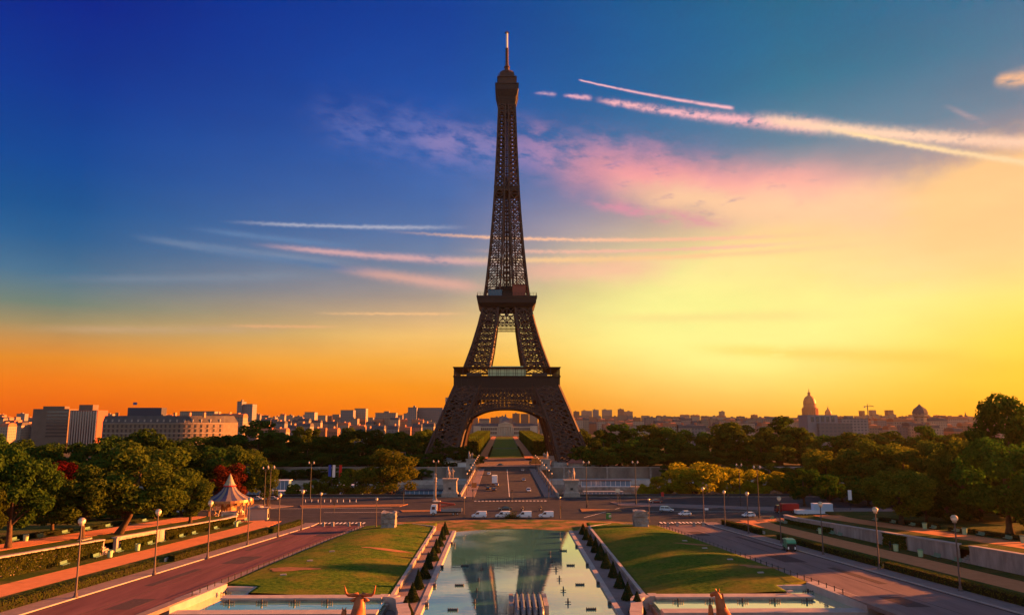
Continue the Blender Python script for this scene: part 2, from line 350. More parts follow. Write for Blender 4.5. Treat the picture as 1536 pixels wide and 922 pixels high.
def nth(i):
    i += 1
    if i <= 20: return ORD[i - 1]
    t, u = divmod(i, 10)
    if t < 10: return (TENS[t] + '-' + ORD[u - 1]) if u else TENS[t][:-1] + 'ieth'
    return str(i) + 'th'
def skin(name, verts, edges, radii, material, parent=None, levels=2, root=0):
    me = bpy.data.meshes.new(name); me.from_pydata([tuple(v) for v in verts], edges, [])
    o = bpy.data.objects.new(name, me); col.objects.link(o)
    o.modifiers.new('skin', 'SKIN'); sub = o.modifiers.new('sub', 'SUBSURF'); sub.levels = levels; sub.render_levels = levels
    for i, r in enumerate(radii):
        sv = me.skin_vertices[0].data[i]; sv.radius = (r, r) if not hasattr(r, '__len__') else r; sv.use_root = (i == root)
    dg = bpy.context.evaluated_depsgraph_get(); dg.update()
    m2 = bpy.data.meshes.new_from_object(o.evaluated_get(dg)); o.modifiers.clear(); o.data = m2
    m2.materials.clear(); m2.materials.append(material); m2.polygons.foreach_set('use_smooth', [True] * len(m2.polygons))
    if parent is not None: o.parent = parent
    return o
# ------------------------------------------------------------------ terrain
def sstep(a, b, x):
    t = min(1, max(0, (x - a) / (b - a))); return t * t * (3 - 2 * t)
def zr(y): return .03 * max(0.0, 206 - y)
def xi(y): return 42.3 + .1 * max(0.0, 205 - y)
def xo(y): return 55.5 + .12 * max(0.0, 208 - y)
def ht(y): return 1.6 + .02 * max(0.0, 220 - y)
XP = 20.9
def berm(a, y):
    u = (a - XP) / (xi(y) - XP); u = min(1, max(0, u))
    A = 1.5 * sstep(112, 145, y) * (1 - sstep(176, 203, y)) + .35
    z = 1.0 * (1 - u) + (zr(y) + .05) * u + A * (1 - (1 - u) ** 2.4) * (1 - u ** 2.5)
    return z + .12 * mnoise.noise(Vector((a * .12, y * .12, 3))) * min(1, 6 * u) * min(1, 6 * (1 - u))
def gz(x, y):
    x /= KX; y = ya(y); a = abs(x)
    if y >= 222 or y < 60: return 0.0
    if a < XP: return .3 if y < 198 else 0.0
    if y > 205: return zr(y) if a < xo(y) + 24 else (ht(y) if y < 214 else 0.0)
    if a < xi(y): return berm(a, y)
    if a < xo(y) + 24: return zr(y)
    return zr(y) + ht(y)
def ong(px, py):
    d = ray(px, py); t = 40.0
    while t < 600:
        p = Vector((CAMX, 0, CAMZ)) + d * t
        if p.z <= gz(p.x, p.y): return Vector((p.x, p.y, gz(p.x, p.y)))
        t += .25
    return atz(px, py, 0)
def base_z(x, y):
    a = abs(x)
    if y < 60: return 4 + max(0.0, 60 - y) * .36 if y > -4 else 27.5
    if y < 225:
        z = zr(y) + (ht(y) if a > 95 else 0) - 1.0
        if a > 165: z += .95
        if a < 24 or (a < 52.5 and y < 124.5): z = -1.2
        return z
    if 282.5 < y < 440.5 and a < 2500: return -9.5
    if y < 282.5: return -.06
    return -.02
def build_ground():
    xs = [-5900, -4000, -2500, -1200, -600, -400, -300, -240, -200, -166, -164, -130, -110, -96, -94, -70, -53, -52, -24.5, -23.5, -10]
    xs = xs + [0] + [-v for v in xs[::-1]]
    ys = [-600, -200, -60, -4.1, -3.9, 10, 20, 30, 40, 50, 59.9, 60.1, 80, 100, 124, 125, 140, 160, 180, 200, 213, 224.9, 225.1, 250, 270, 282.4, 282.6, 330, 380, 430, 440.4, 440.6, 470, 520, 600, 700, 900, 1200, 1800, 3000, 4200, 5700]
    b = MB(); nx = len(xs)
    b.add([(x, y, base_z(x, y)) for y in ys for x in xs],
          [(j * nx + i, j * nx + i + 1, (j + 1) * nx + i + 1, (j + 1) * nx + i) for j in range(len(ys) - 1) for i in range(nx - 1)])
    tag(b.build('ground', M_GROUND), 'wide dark open ground under the gardens and the town', 'ground', kind='structure')
PLAN = True
build_ground()
def strip(name, xa, xb, y0, y1, zf, m, side, ny=24, nx=4, skirt=.6, label=None, cat=None, off=0.0, kind='structure', smooth=False):
    fa = xa if callable(xa) else (lambda y: xa); fb = xb if callable(xb) else (lambda y: xb)
    b = MB(); vs = []
    for j in range(ny + 1):
        y = y0 + (y1 - y0) * j / ny; A, B = fa(y), fb(y)
        row = [(A, None)] + [(A + (B - A) * i / nx, 0) for i in range(nx + 1)] + [(B, None)]
        for a, k in row:
            z = zf(a, y) + off
            vs.append((a * side, y, z if k is not None else z - skirt))
    w = nx + 3
    fs = []
    for j in range(ny):
        for i in range(w - 1):
            q = (j * w + i, j * w + i + 1, (j + 1) * w + i + 1, (j + 1) * w + i); fs.append(q if side > 0 else q[::-1])
    b.add(vs, fs); b.sm = smooth
    o = b.build(name, m); tag(o, label or name, cat or name, kind=kind); return o
Zr = lambda a, y: zr(y)
Zt = lambda a, y: zr(y) + ht(y)
for sd_, sw in ((1, 'right'), (-1, 'left')):
    other = {1: 'purplish grey', -1: 'red tinged'}[sd_]
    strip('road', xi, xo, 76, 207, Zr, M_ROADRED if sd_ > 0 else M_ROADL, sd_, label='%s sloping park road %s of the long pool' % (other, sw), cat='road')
    strip('kerb', lambda y: xi(y) - 1.6, xi, 76, 206, Zr, M_PAVE, sd_, nx=1, off=.10, label='pale kerb strip between the %s road and lawn' % sw, cat='kerb')
    strip('kerb', lambda y: xo(y) + .004, lambda y: xo(y) + .35, 76, 212, Zr, M_COPING, sd_, nx=1, off=.16, label='stone kerb along the outer side of the %s road' % sw, cat='kerb')
    strip('pavement', lambda y: xo(y) + .354, lambda y: xo(y) + 3.9, 76, 212, Zr, M_PAVE, sd_, nx=2, off=.12, label='paved walk with lamps beside the %s road' % sw, cat='pavement')
    strip('lawn', lambda y: xo(y) + 3.9, lambda y: xo(y) + 12, 76, 204, Zr, M_GRASS2, sd_, nx=3, off=.10, label='narrow grass strip behind the hedge of the %s road' % sw, cat='lawn')
    strip('path', lambda y: xo(y) + 12, lambda y: xo(y) + 19.6, 76, 216, Zr, M_SAND, sd_, nx=3, off=.06, label='broad sandy path on the %s side of the garden' % sw, cat='path')
    strip('lawn', lambda y: xo(y) + 19.6, lambda y: xo(y) + 24, 76, 214, Zr, M_GRASS2, sd_, nx=2, off=.10, label='grass verge with benches at the foot of the %s garden wall' % sw, cat='lawn')
    strip('lawn', lambda y: xo(y) + 24.6, lambda y: xo(y) + 33, 76, 214, Zt, M_GRASS2, sd_, nx=3, off=0, label='grass edge of the raised %s garden terrace' % sw, cat='lawn')
    strip('path', lambda y: xo(y) + 33, lambda y: xo(y) + 41, 76, 214, Zt, M_SAND, sd_, nx=2, off=.03, label='shaded walk on the raised %s garden terrace' % sw, cat='path')
    strip('lawn', lambda y: xo(y) + 41, 168, 76, 224, Zt, M_GRASS2, sd_, nx=6, off=.01, label='tree shaded lawn at the back of the %s garden terrace' % sw, cat='lawn')
    strip('lawn', XP, lambda y: xi(y) - 1.6 if y > 122.4 else 42.9, 116.5, 205, berm, M_GRASS, sd_, ny=70, nx=40, label='rounded green lawn bank between the %s road and the pool' % sw, cat='lawn', smooth=True)
    # retaining wall behind the topiary
    b = MB(); b.bb(XP - .45, XP, 114, 197, -.5, 1.06) if sd_ > 0 else b.bb(-XP, -XP + .45, 114, 197, -.5, 1.06)
    w = b.build('garden_wall', M_STONE2)
    b = MB(); b.bb(XP - .55, XP + .1, 113.9, 197.1, 1.06, 1.2) if sd_ > 0 else b.bb(-XP - .1, -XP + .55, 113.9, 197.1, 1.06, 1.2)
    b.build('coping', M_COPING, w)
    tag(w, 'low stone wall between the %s lawn bank and the row of clipped cones' % sw, 'wall')
    # pool walkway
    b = MB(); b.bb(15.5, XP - .45, 100, 195, -.6, .3) if sd_ > 0 else b.bb(-XP + .45, -15.5, 100, 195, -.6, .3)
    tag(b.build('pavement', M_PAVE), 'stone walk with clipped cones on the %s side of the pool' % sw, 'pavement', kind='structure')
    b = MB(); b.bb(15.0, 15.9, 98, 195, -.6, .38) if sd_ > 0 else b.bb(-15.9, -15.0, 98, 195, -.6, .38)
    tag(b.build('kerb', M_COPING), 'pale stone pool edge on the %s side' % sw, 'kerb', kind='structure')

# repairs, drains and joints in the park roads
M_PATCH = mat('darker road repair', (.050, .036, .040), .9, (.070, .050, .055), 2, .2, 20); rp = random.Random(5)
for s_, sw in ((-1, 'left'), (1, 'right')):
    for k, (y0, L_, u, wd) in enumerate(((104, 7, .2, .22), (121, 16, .62, .10), (143, 9, .3, .3), (160, 22, .75, .08), (184, 8, .15, .25))):
        f0 = lambda y: xi(y) + (xo(y) - xi(y)) * u; f1 = lambda y: xi(y) + (xo(y) - xi(y)) * (u + wd)
        strip('road_repair', f0, f1, y0, y0 + L_, Zr, M_PATCH, s_, ny=6, nx=2, skirt=.05, off=.012, label='darker patch of asphalt in the %s road, %s from the viewer' % (sw, nth(k)), cat='road repair')
    strip('gutter', lambda y: xo(y) - .55, lambda y: xo(y) - .02, 76, 205, Zr, M_PATCH, s_, nx=1, skirt=.05, off=.016, label='dark gutter line along the outer kerb of the %s road' % sw, cat='gutter')
    strip('road_joint', lambda y: (xi(y) + xo(y)) / 2 - .06, lambda y: (xi(y) + xo(y)) / 2 + .06, 76, 205, Zr, M_PATCH, s_, nx=1, skirt=.05, off=.014, label='thin dark seam down the middle of the %s road' % sw, cat='road joint')
# pool
def build_water():
    mt = bpy.data.materials.new('still pool water'); mt.use_nodes = True; nt = mt.node_tree; N = nt.nodes; L = nt.links; N.clear()
    d = N.new('ShaderNodeBsdfDiffuse'); d.inputs[0].default_value = (.10, .38, .34, 1)
    g = N.new('ShaderNodeBsdfGlossy'); g.inputs[0].default_value = (1, .98, .74, 1); g.inputs['Roughness'].default_value = .03
    tc = N.new('ShaderNodeTexCoord'); mp = N.new('ShaderNodeMapping'); mp.inputs['Scale'].default_value = (.25, 1.2, 1); L.new(tc.outputs['Object'], mp.inputs[0])
    n = N.new('ShaderNodeTexNoise'); n.inputs['Scale'].default_value = .9; n.inputs['Detail'].default_value = 3; L.new(mp.outputs[0], n.inputs['Vector'])
    bp = N.new('ShaderNodeBump'); bp.inputs['Strength'].default_value = .05; bp.inputs['Distance'].default_value = .12; L.new(n.outputs['Fac'], bp.inputs['Height']); L.new(bp.outputs[0], g.inputs['Normal'])
    # a breath of wind roughens patches of the far, left part of the pool
    sx = N.new('ShaderNodeSeparateXYZ'); L.new(tc.outputs['Object'], sx.inputs[0])
    ry = N.new('ShaderNodeMapRange'); ry.interpolation_type = 'SMOOTHSTEP'; ry.inputs[1].default_value = 165; ry.inputs[2].default_value = 196; L.new(sx.outputs[1], ry.inputs[0])
    rx = N.new('ShaderNodeMapRange'); rx.interpolation_type = 'SMOOTHSTEP'; rx.inputs[1].default_value = 6; rx.inputs[2].default_value = -6; L.new(sx.outputs[0], rx.inputs[0])
    n3 = N.new('ShaderNodeTexNoise'); n3.inputs['Scale'].default_value = .09; n3.inputs['Detail'].default_value = 4; L.new(tc.outputs['Object'], n3.inputs['Vector'])
    r3 = N.new('ShaderNodeMapRange'); r3.inputs[1].default_value = .35; r3.inputs[2].default_value = .7; r3.inputs[3].default_value = .25; L.new(n3.outputs['Fac'], r3.inputs[0])
    m1 = N.new('ShaderNodeMath'); m1.operation = 'MULTIPLY'; L.new(ry.outputs[0], m1.inputs[0]); L.new(rx.outputs[0], m1.inputs[1])
    m2 = N.new('ShaderNodeMath'); m2.operation = 'MULTIPLY'; L.new(m1.outputs[0], m2.inputs[0]); L.new(r3.outputs[0], m2.inputs[1])
    m4 = N.new('ShaderNodeMath'); m4.operation = 'MULTIPLY_ADD'; L.new(m2.outputs[0], m4.inputs[0]); m4.inputs[1].default_value = .34; m4.inputs[2].default_value = .025; L.new(m4.outputs[0], g.inputs['Roughness'])
    lw = N.new('ShaderNodeFresnel'); lw.inputs['IOR'].default_value = 2.5
    mr = N.new('ShaderNodeMapRange'); mr.inputs[3].default_value = .58; mr.inputs[4].default_value = 1.0; L.new(lw.outputs[0], mr.inputs[0])
    mx = N.new('ShaderNodeMixShader'); L.new(mr.outputs[0], mx.inputs[0]); L.new(d.outputs[0], mx.inputs[1]); L.new(g.outputs[0], mx.inputs[2])
    o = N.new('ShaderNodeOutputMaterial'); L.new(mx.outputs[0], o.inputs[0]); return mt
M_WATER = build_water()
def arc(x0, x1, y, bow, n=24):
    return [(x0 + (x1 - x0) * i / n, y + bow * (1 - (2 * i / n - 1) ** 2)) for i in range(n + 1)]
poly = [(-15.2, 92), (15.2, 92)] + arc(15.2, -15.2, 195, 5.2)
b = MB(); b.prism(poly, -.9, .0)
tag(b.build('water', M_WATER), 'still teal water of the long pool mirroring the tower', 'water', kind='structure')
# lawn and soil round the far end of the pool
outer = [(15.9, 195), (XP + 4, 195.2), (36, 207.2), (36, 212)] + arc(36, -36, 212, 6.5, 20) + [(-36, 207.2), (-XP - 4, 195.2), (-15.9, 195)]
inner = arc(-15.2, 15.2, 195, 5.2)
b = MB(); b.prism(outer + inner, -.6, .10)
tag(b.build('lawn', mat('patchy lawn', (.055, .085, .015), .95, (.26, .125, .055), .16, .8, 8, spec=.1, lo=.42, hi=.60)), 'patchy lawn with bare red soil at the far end of the pool', 'lawn', kind='structure')
for s_, sw in ((1, 'right'), (-1, 'left')):
    b = MB(); q = [(s_ * 17.5, 196.2), (s_ * 21.5, 196.2), (s_ * 30, 207), (s_ * 33, 211), (s_ * 24, 214), (s_ * 20, 207)]
    b.prism(q if s_ > 0 else q[::-1], .0, .116)
    tag(b.build('path', M_SOIL), 'bare red earth track past the %s end of the cone row' % sw, 'path', kind='structure')
    b = MB(); b.beam((s_ * 21, 197.4, .7), (s_ * 27.5, 203.8, .45), .35, 1.1); b.beam((s_ * 27.4, 203.7, .4), (s_ * 36.2, 204.4, .35), .35, .9)
    tag(b.build('garden_wall', M_COPING), 'short pale kerb wall closing the far end of the %s lawn bank' % sw, 'wall')
    PLAN = False  # placed in world measures
    for k, (px, py, wx, wy, nm) in enumerate((((583, 824, 5.5, 1.3, 'far'), (437, 853, 4.5, 1.6, 'near')) if s_ < 0 else ((1043, 816, 4.5, 1.2, 'far'), (1140, 850, 3.8, 1.4, 'near')))):
        p = ong(px, py); bb_ = MB(); n = 18; ring = []
        for i in range(n):
            t = 6.283 * i / n; kx = 1 + .25 * math.sin(3 * t + k)
            X, Y = p.x + wx * kx * math.cos(t), p.y + wy * kx * math.sin(t); ring.append((X, Y, gz(X, Y) + .05))
        mid = [(p.x + (q[0] - p.x) * .5, p.y + (q[1] - p.y) * .5, 0) for q in ring]; mid = [(q[0], q[1], gz(q[0], q[1]) + .05) for q in mid]
        bb_.add(ring + mid + [(p.x, p.y, gz(p.x, p.y) + .05)], [(i, (i + 1) % n, (i + 1) % n + n, i + n) for i in range(n)] + [(i + n, (i + 1) % n + n, 2 * n) for i in range(n)])
        tag(bb_.build('soil_patch', M_SOIL), '%s worn patch of bare earth on the %s lawn bank' % (nm, sw), 'soil', kind='structure')
    PLAN = True

# roundabout, avenue along the river
b = MB(); b.bb(-330, 330, 206.5, 281.2, -.5, .0)
tag(b.build('road', M_ASPH), 'wide asphalt crossing between the gardens and the bridge', 'road', kind='structure')
def flat(name, pts, z, m, label, cat, kind='structure', z0=None):
    global PLAN; keep = PLAN; PLAN = False; bb_ = MB(); PLAN = keep; A = sum(pts[i][0] * pts[(i + 1) % len(pts)][1] - pts[(i + 1) % len(pts)][0] * pts[i][1] for i in range(len(pts)))
    bb_.prism(pts if A > 0 else pts[::-1], z - .14 if z0 is None else z0, z); return tag(bb_.build(name, m), label, cat, kind=kind)
def fl(pxs): return [tuple(atz(px, py, 0)[:2]) for px, py in pxs]
flat('traffic_island', fl([(450, 758), (612, 756), (600, 759.5), (452, 762)]), .15, M_SOIL, 'long thin reddish traffic island left of the crossing', 'traffic island')
flat('traffic_island', fl([(870, 763), (930, 764), (933, 766.5), (873, 767.5)]), .15, M_SOIL, 'small reddish traffic island right of the bridge mouth', 'traffic island')
flat('traffic_island', fl([(600, 765), (648, 765), (648, 767), (604, 768)]), .15, M_SOIL, 'short reddish traffic island beside the crane truck', 'traffic island')
flat('pavement', fl([(915, 753), (1110, 759), (1060, 763), (930, 758)]), .15, M_PAVE, 'pavement along the river railing right of the bridge', 'pavement')
flat('pavement', fl([(1070, 759), (1420, 764), (1450, 772), (1200, 768), (1090, 763)]), .153, M_PAVE, 'pavement under the golden trees right of the crossing', 'pavement')
flat('pavement', fl([(0, 758), (400, 756), (440, 759), (380, 765), (0, 772)]), .15, M_PAVE, 'pavement beyond the carousel on the left', 'pavement')
flat('path', fl([(0, 781), (300, 776), (395, 777), (398, 782), (340, 786), (0, 792)]), .05, M_SAND, 'earth forecourt round the carousel', 'path')
flat('path', fl([(1100, 783), (1180, 776), (1290, 778), (1536, 790), (1536, 800), (1300, 790), (1190, 786)]), .05, M_SAND, 'earth forecourt at the far end of the right garden', 'path')
def marks(name, label, quads):
    bb_ = MB()
    for q in quads:
        A = sum(q[i][0] * q[(i + 1) % 4][1] - q[(i + 1) % 4][0] * q[i][1] for i in range(4)); q = q if A > 0 else q[::-1]
        bb_.add([(x, y, .006) for x, y in q], [(0, 1, 2, 3)])
    tag(bb_.build(name, M_MARK), label, 'road marking', kind='structure')
def rect(x0, x1, y0, y1): return [(x0, y0), (x1, y0), (x1, y1), (x0, y1)]
marks('road_marking', 'white dashes across the mouth of the bridge', [rect(-13 + i * 1.35, -13 + i * 1.35 + .8, 268.0, 269.6) for i in range(20)])
marks('road_marking', 'zebra crossing at the far end of the left road', [rect(-55 + i * 1.1, -55 + i * 1.1 + .55, 210.5, 213.5) for i in range(12)])
marks('road_marking', 'zebra crossing at the far end of the right road', [rect(43 + i * 1.1, 43 + i * 1.1 + .55, 210.5, 213.5) for i in range(12)])
marks('road_marking', 'long white lane lines sweeping over the crossing', [[(22, 223), (22.3, 223), (37, 247), (36.7, 247)], [(-60, 236), (-30, 237.5), (-30, 237.8), (-60, 236.3)], [(40, 238), (90, 236), (90, 236.3), (40, 238.3)], [(-80, 246), (-40, 248), (-40, 248.3), (-80, 246.3)]])
# river
b = MB(); b.bb(-900, 900, 318, 428, -9.4, -8.2)
M_RIVER = mat('dark river water', (.03, .035, .035), .12, spec=.8, bump=.3, bscale=.6)
tag(b.build('river', M_RIVER), 'dark river passing under the bridge', 'river', kind='structure')
for s_, sw in ((1, 'right'), (-1, 'left')):
    a0, a1 = (19.2, 420) if s_ > 0 else (-420, -19.2)
    b = MB(); b.bb(a0, a1, 281.3, 283.0, -9.5, .2); w = b.build('quay_wall', M_STONE2)
    b = MB(); b.bb(a0, a1, 281.5, 282.3, .2, 1.1); b.build('parapet', M_DARK, w)
    tag(w, 'dark near river wall with parapet %s of the bridge' % sw, 'wall')
    b = MB(); b.bb(a0, a1, 283.0, 318, -9.5, -5.2); tag(b.build('quay', M_PAVE), 'lower near quay %s of the bridge' % sw, 'quay', kind='structure')
    b = MB(); b.bb(a0, a1, 428, 439, -9.5, -5.6); tag(b.build('quay', M_CONC), 'lower quay below the far wall %s of the bridge' % sw, 'quay', kind='structure')
    b = MB(); b.bb(a0, a1, 439, 440.4, -9.5, .9); w = b.build('quay_wall', mat('stained quay masonry', (.10, .086, .08), .95, (.23, .195, .165), .10, .5, 2, stretch=(1, 1, .45)))
    b = MB(); b.bb(a0, a1, 438.9, 440.5, .9, 1.25); b.build('coping', M_COPING, w)
    for i in range(14):
        b = MB(); X = s_ * (34 + i * 26); b.bb(X - .5, X + .5, 438.4, 439, -5.6, .9); b.build('buttress', M_STONE2, w)
    tag(w, 'long stained masonry river wall on the far bank %s of the bridge' % sw, 'wall')

# bridge
br = empty('bridge', wp(0, 281), label='broad stone bridge carrying the road over the river to the tower', cat='bridge')
def bpart(name, m, fn):
    bb_ = MB(); fn(bb_); o = bb_.build(name, m, br); o.location = -wp(0, 281); return o
bpart('deck', M_STONE2, lambda q: q.bb(-19, 19, 281.2, 441, -1.6, -.004))
bpart('roadway', mat('bridge asphalt', (.038, .037, .040), .85, (.056, .053, .056), .3, .1, 30), lambda q: q.bb(-13.4, 13.4, 281.2, 441, -.0035, .02))
for s_ in (-1, 1):
    bpart('walkway', M_PAVE, lambda q: q.bb(min(s_ * 13.45, s_ * 18.4), max(s_ * 13.45, s_ * 18.4), 281.2, 441, -.0035, .18))
    def par(q):
        q.bb(min(s_ * 18.4, s_ * 19.0), max(s_ * 18.4, s_ * 19.0), 281.2, 441, -.5, 1.0); q.bb(min(s_ * 18.3, s_ * 19.1), max(s_ * 18.3, s_ * 19.1), 281.2, 441, 1.0, 1.2)
    bpart('parapet', M_STONE, par)
for i in range(4): bpart('pier', M_STONE2, lambda q: q.bb(-18.5, 18.5, 309 + i * 30 - 1.8, 309 + i * 30 + 1.8, -9.4, -1.6))
bpart('centre_line', M_MARK, lambda q: q.bb(-.12, .12, 283, 436, .0205, .026))

# side basins at the foot of the banks
for s_, sw in ((1, 'right'), (-1, 'left')):
    t = empty('basin', wp(s_ * 36, 110, 1.3), label='raised stone side basin with small nozzles at the foot of the %s lawn bank' % sw, cat='basin')
    def bp(name, m, fn):
        q = MB(); fn(q); o = q.build(name, m, t); o.location = -wp(s_ * 36, 110, 1.3); return o
    X = lambda a, c: (min(s_ * a, s_ * c), max(s_ * a, s_ * c))
    bp('back_wall', M_STONE2, lambda q: q.bb(*X(21.5, 46.2), 114.2, 115.9, -.5, 1.98))
    bp('back_coping', M_COPING, lambda q: q.bb(*X(21.4, 46.4), 114.0, 116.1, 1.98, 2.22))
    pw = [(46.3, 114.1), (41.6, 114.1), (41.6, 116.2), (44.0, 116.2), (43.3, 121.3), (48.2, 121.3), (51.4, 107.4), (21.2, 107.4), (21.2, 114.1)]
    bp('floor', M_STONE2, lambda q: q.prism([(a * s_, y) for a, y in ((20.6, 106), (52, 106), (49, 122), (43, 122), (43, 116.5), (20.6, 116.5))][::s_], -1.0, .9))
    wt = MB(); wt.bb(*X(20.8, 46.5), 108.0, 114.19, 1.0, 1.72); wt.prism([(a * s_, y) for a, y in ((46.5, 108), (50.6, 108), (48.0, 121), (43.6, 121), (43.6, 116.11), (46.5, 116.11))][::s_], 1.0, 1.72)
    o = wt.build('basin_water', M_WATER, t); o.location = -wp(s_ * 36, 110, 1.3)
    bp('front_coping', M_COPING, lambda q: q.bb(*X(20.8, 50.6), 105.6, 108.0, -1, 1.98))
    bp('side_coping', M_COPING, lambda q: (q.prism([(a * s_, y) for a, y in ((50.6, 106), (53.2, 106), (49.9, 122), (48.0, 121.2))][::s_], .0, 2.85)))
    bp('end_coping', M_COPING, lambda q: q.prism([(a * s_, y) for a, y in ((43.0, 121.0), (48.0, 121.2), (49.9, 122.0), (43.0, 122.0))][::s_], .0, 2.3))
    bp('inner_coping', M_COPING, lambda q: q.prism([(a * s_, y) for a, y in ((42.7, 116.12), (43.6, 116.12), (43.6, 121.0), (43.0, 121.0))][::s_], .0, 2.15))
    # rounded wall end beside the pool
    def curl(q):
        pts = [(22.0, 115.0), (20.6, 114.9), (19.5, 114.3), (18.9, 113.2), (18.6, 111.6), (18.2, 109.0), (17.4, 105.5), (16.9, 101)]
        for i in range(len(pts) - 1):
            (ax, ay), (bx, by) = pts[i], pts[i + 1]; dx, dy = bx - ax, by - ay; l = math.hypot(dx, dy); nx, ny = dy / l, -dx / l; zt = 2.215
            q.prism([(p[0] * s_, p[1]) for p in ((ax - nx * .2, ay - ny * .2), (bx - nx * .2, by - ny * .2), (bx + nx * 1.6, by + ny * 1.6), (ax + nx * 1.6, ay + ny * 1.6))][::-s_], -.4, zt - .004 * i)
    bp('rounded_end', M_COPING, curl)
    for k, a in enumerate((24.5, 29.5, 34.5, 39.5, 44.5, 47.2)):
        Y = 112.6 if k < 5 else 118.6
        def noz(q):
            q.tube([(s_ * a, Y, 1.5), (s_ * a, Y, 2.35)], .16, 7); q.beam((s_ * a - .8, Y, 1.95), (s_ * a + .8, Y, 1.95), .09)
            for d_ in (-.8, -.45, .45, .8): q.tube([(s_ * a + d_, Y, 1.7), (s_ * a + d_, Y, 2.15)], .06, 5)
        bp('nozzle', M_DARK, noz)
PLAN = False
# near terrace that carries the statues
for s_, sw in ((1, 'right'), (-1, 'left')):
    b = MB(); b.bb(min(s_ * 8, s_ * 40), max(s_ * 8, s_ * 40), 60, 91, -1, 5.1)
    tag(b.build('terrace', M_STONE), 'stone terrace on the %s below the viewpoint' % sw, 'terrace', kind='structure')
b = MB(); b.bb(-60, 60, -40, 4, 20, 28.3); tag(b.build('esplanade', M_PAVE), 'paved esplanade of the viewpoint above the gardens', 'terrace', kind='structure')

PLAN = True
# garden walls above the side paths
M_WALLP = mat('streaked pale wall', (.34, .30, .28), .9, (.20, .17, .16), .6, .3, 4, stretch=(1, 1, .25))
for s_, sw in ((1, 'right'), (-1, 'left')):
    gaps = [(140, 143.5)] if s_ > 0 else [(154, 158)]
    runs = []; y0 = 76
    for g0, g1 in gaps: runs.append((y0, g0)); y0 = g1
    runs.append((y0, 213))
    for k, (y0, y1) in enumerate(runs):
        b = MB(); c = MB(); n = max(2, int((y1 - y0) / 6)); secs = []; sec2 = []
        for i in range(n + 1):
            y = y0 + (y1 - y0) * i / n; a = xo(y) + 24; zb = zr(y) - .5; zt = zr(y) + ht(y) + .12
            q = [(a * s_, y, zb), ((a + .7) * s_, y, zb), ((a + .7) * s_, y, zt), (a * s_, y, zt)]; secs.append(q[::s_])
            q = [((a - .15) * s_, y, zt + .003), ((a + 1.15) * s_, y, zt + .003), ((a + 1.15) * s_, y, zt + .25), ((a - .15) * s_, y, zt + .25)]; sec2.append(q[::s_])
        b.loft(secs); c.loft(sec2); w = b.build('garden_wall', M_WALLP); c.build('coping', M_COPING, w)
        tag(w, '%s stretch of the pale retaining wall of the %s garden terrace' % (['near', 'long far'][k], sw), 'wall')
    gy = gaps[0][0] + 1.8; b = MB(); a = xo(gy) + 24
    for i in range(10):
        b.bb(min(s_ * (a + i * .55), s_ * (a + 6)), max(s_ * (a + i * .55), s_ * (a + 6)), gaps[0][0] + .1, gaps[0][1] - .1, zr(gy) + i * .31 - .02, zr(gy) + (i + 1) * .31)
    tag(b.build('stairs', M_STONE), 'stone stairs climbing through the gap in the %s garden wall' % sw, 'stairs')

PLAN = False
# ------------------------------------------------------------------ the tower
TY = 525.0
def itp(tb, z):
    for (z0, a), (z1, c) in zip(tb, tb[1:]):
        if z <= z1: return a + (c - a) * (z - z0) / (z1 - z0)
    return tb[-1][1]
TO = [(0, 54.0), (11, 50.0), (22, 46.0), (34, 41.4), (45, 37.1), (57, 32.2), (64, 28.9), (80, 23.6), (98, 18.7), (106, 17.2), (115, 16.0), (125, 14.7), (150, 12.2), (175, 10.2), (196, 8.9), (230, 7.3), (262, 6.2), (280, 6.0)]
TI = [(0, 33.5), (22, 28.8), (45, 20.5), (57, 15.2), (64, 12.2), (80, 9.2), (98, 6.7), (106, 6.0), (116, 5.4), (125, 4.6), (150, 3.3), (175, 2.3), (196, 1.7), (230, 1.3), (280, 1.0)]
to = lambda z: itp(TO, z); ti = lambda z: itp(TI, z)
tower = empty('lattice_tower', (0, TY, 0), label='tall brown wrought iron lattice tower on four arched legs rising over the whole town', cat='tower')
def tp(name, fn, m=None, parent=None):
    q = MB(); fn(q); o = q.build(name, m or M_IRON, parent or tower); return o
def leg_pts(sx, sy, z):
    o, i = to(z), ti(z); return [Vector((sx * o, sy * o, z)), Vector((sx * o, sy * i, z)), Vector((sx * i, sy * i, z)), Vector((sx * i, sy * o, z))]
def lattice(q, sx, sy, lv, ch, br, fine):
    for z0, z1 in zip(lv, lv[1:]):
        A, B = leg_pts(sx, sy, z0), leg_pts(sx, sy, z1)
        for k in range(4):
            k2 = (k + 1) % 4
            q.beam(A[k], B[k], ch)
            nrm = (A[k2] - A[k]).cross(B[k] - A[k])
            q.beam(B[k], B[k2], br * 1.5, br * 1.2)
            q.beam(A[k], B[k2], br, up=nrm); q.beam(A[k2], B[k], br, up=nrm)
            if fine:
                n = 2 if fine == 1 else 3
                # secondary lattice: a smaller net of crossing bars on the face
                g = lambda u, v: (A[k] * (1 - u) + A[k2] * u) * (1 - v) + (B[k] * (1 - u) + B[k2] * u) * v
                for i in range(n):
                    for j in range(n):
                        u0, u1, v0, v1 = i / n, (i + 1) / n, j / n, (j + 1) / n
                        q.beam(g(u0, v0), g(u1, v1), br * (.55 if fine == 1 else .80), up=nrm); q.beam(g(u1, v0), g(u0, v1), br * (.55 if fine == 1 else .80), up=nrm)
                q.beam(g(0, .5), g(1, .5), br * .8, up=nrm); q.beam(g(.5, 0), g(.5, 1), br * .6, up=nrm)
                for u in (.07, .93): q.beam(g(u, 0), g(u, 1), br * .7, up=nrm)
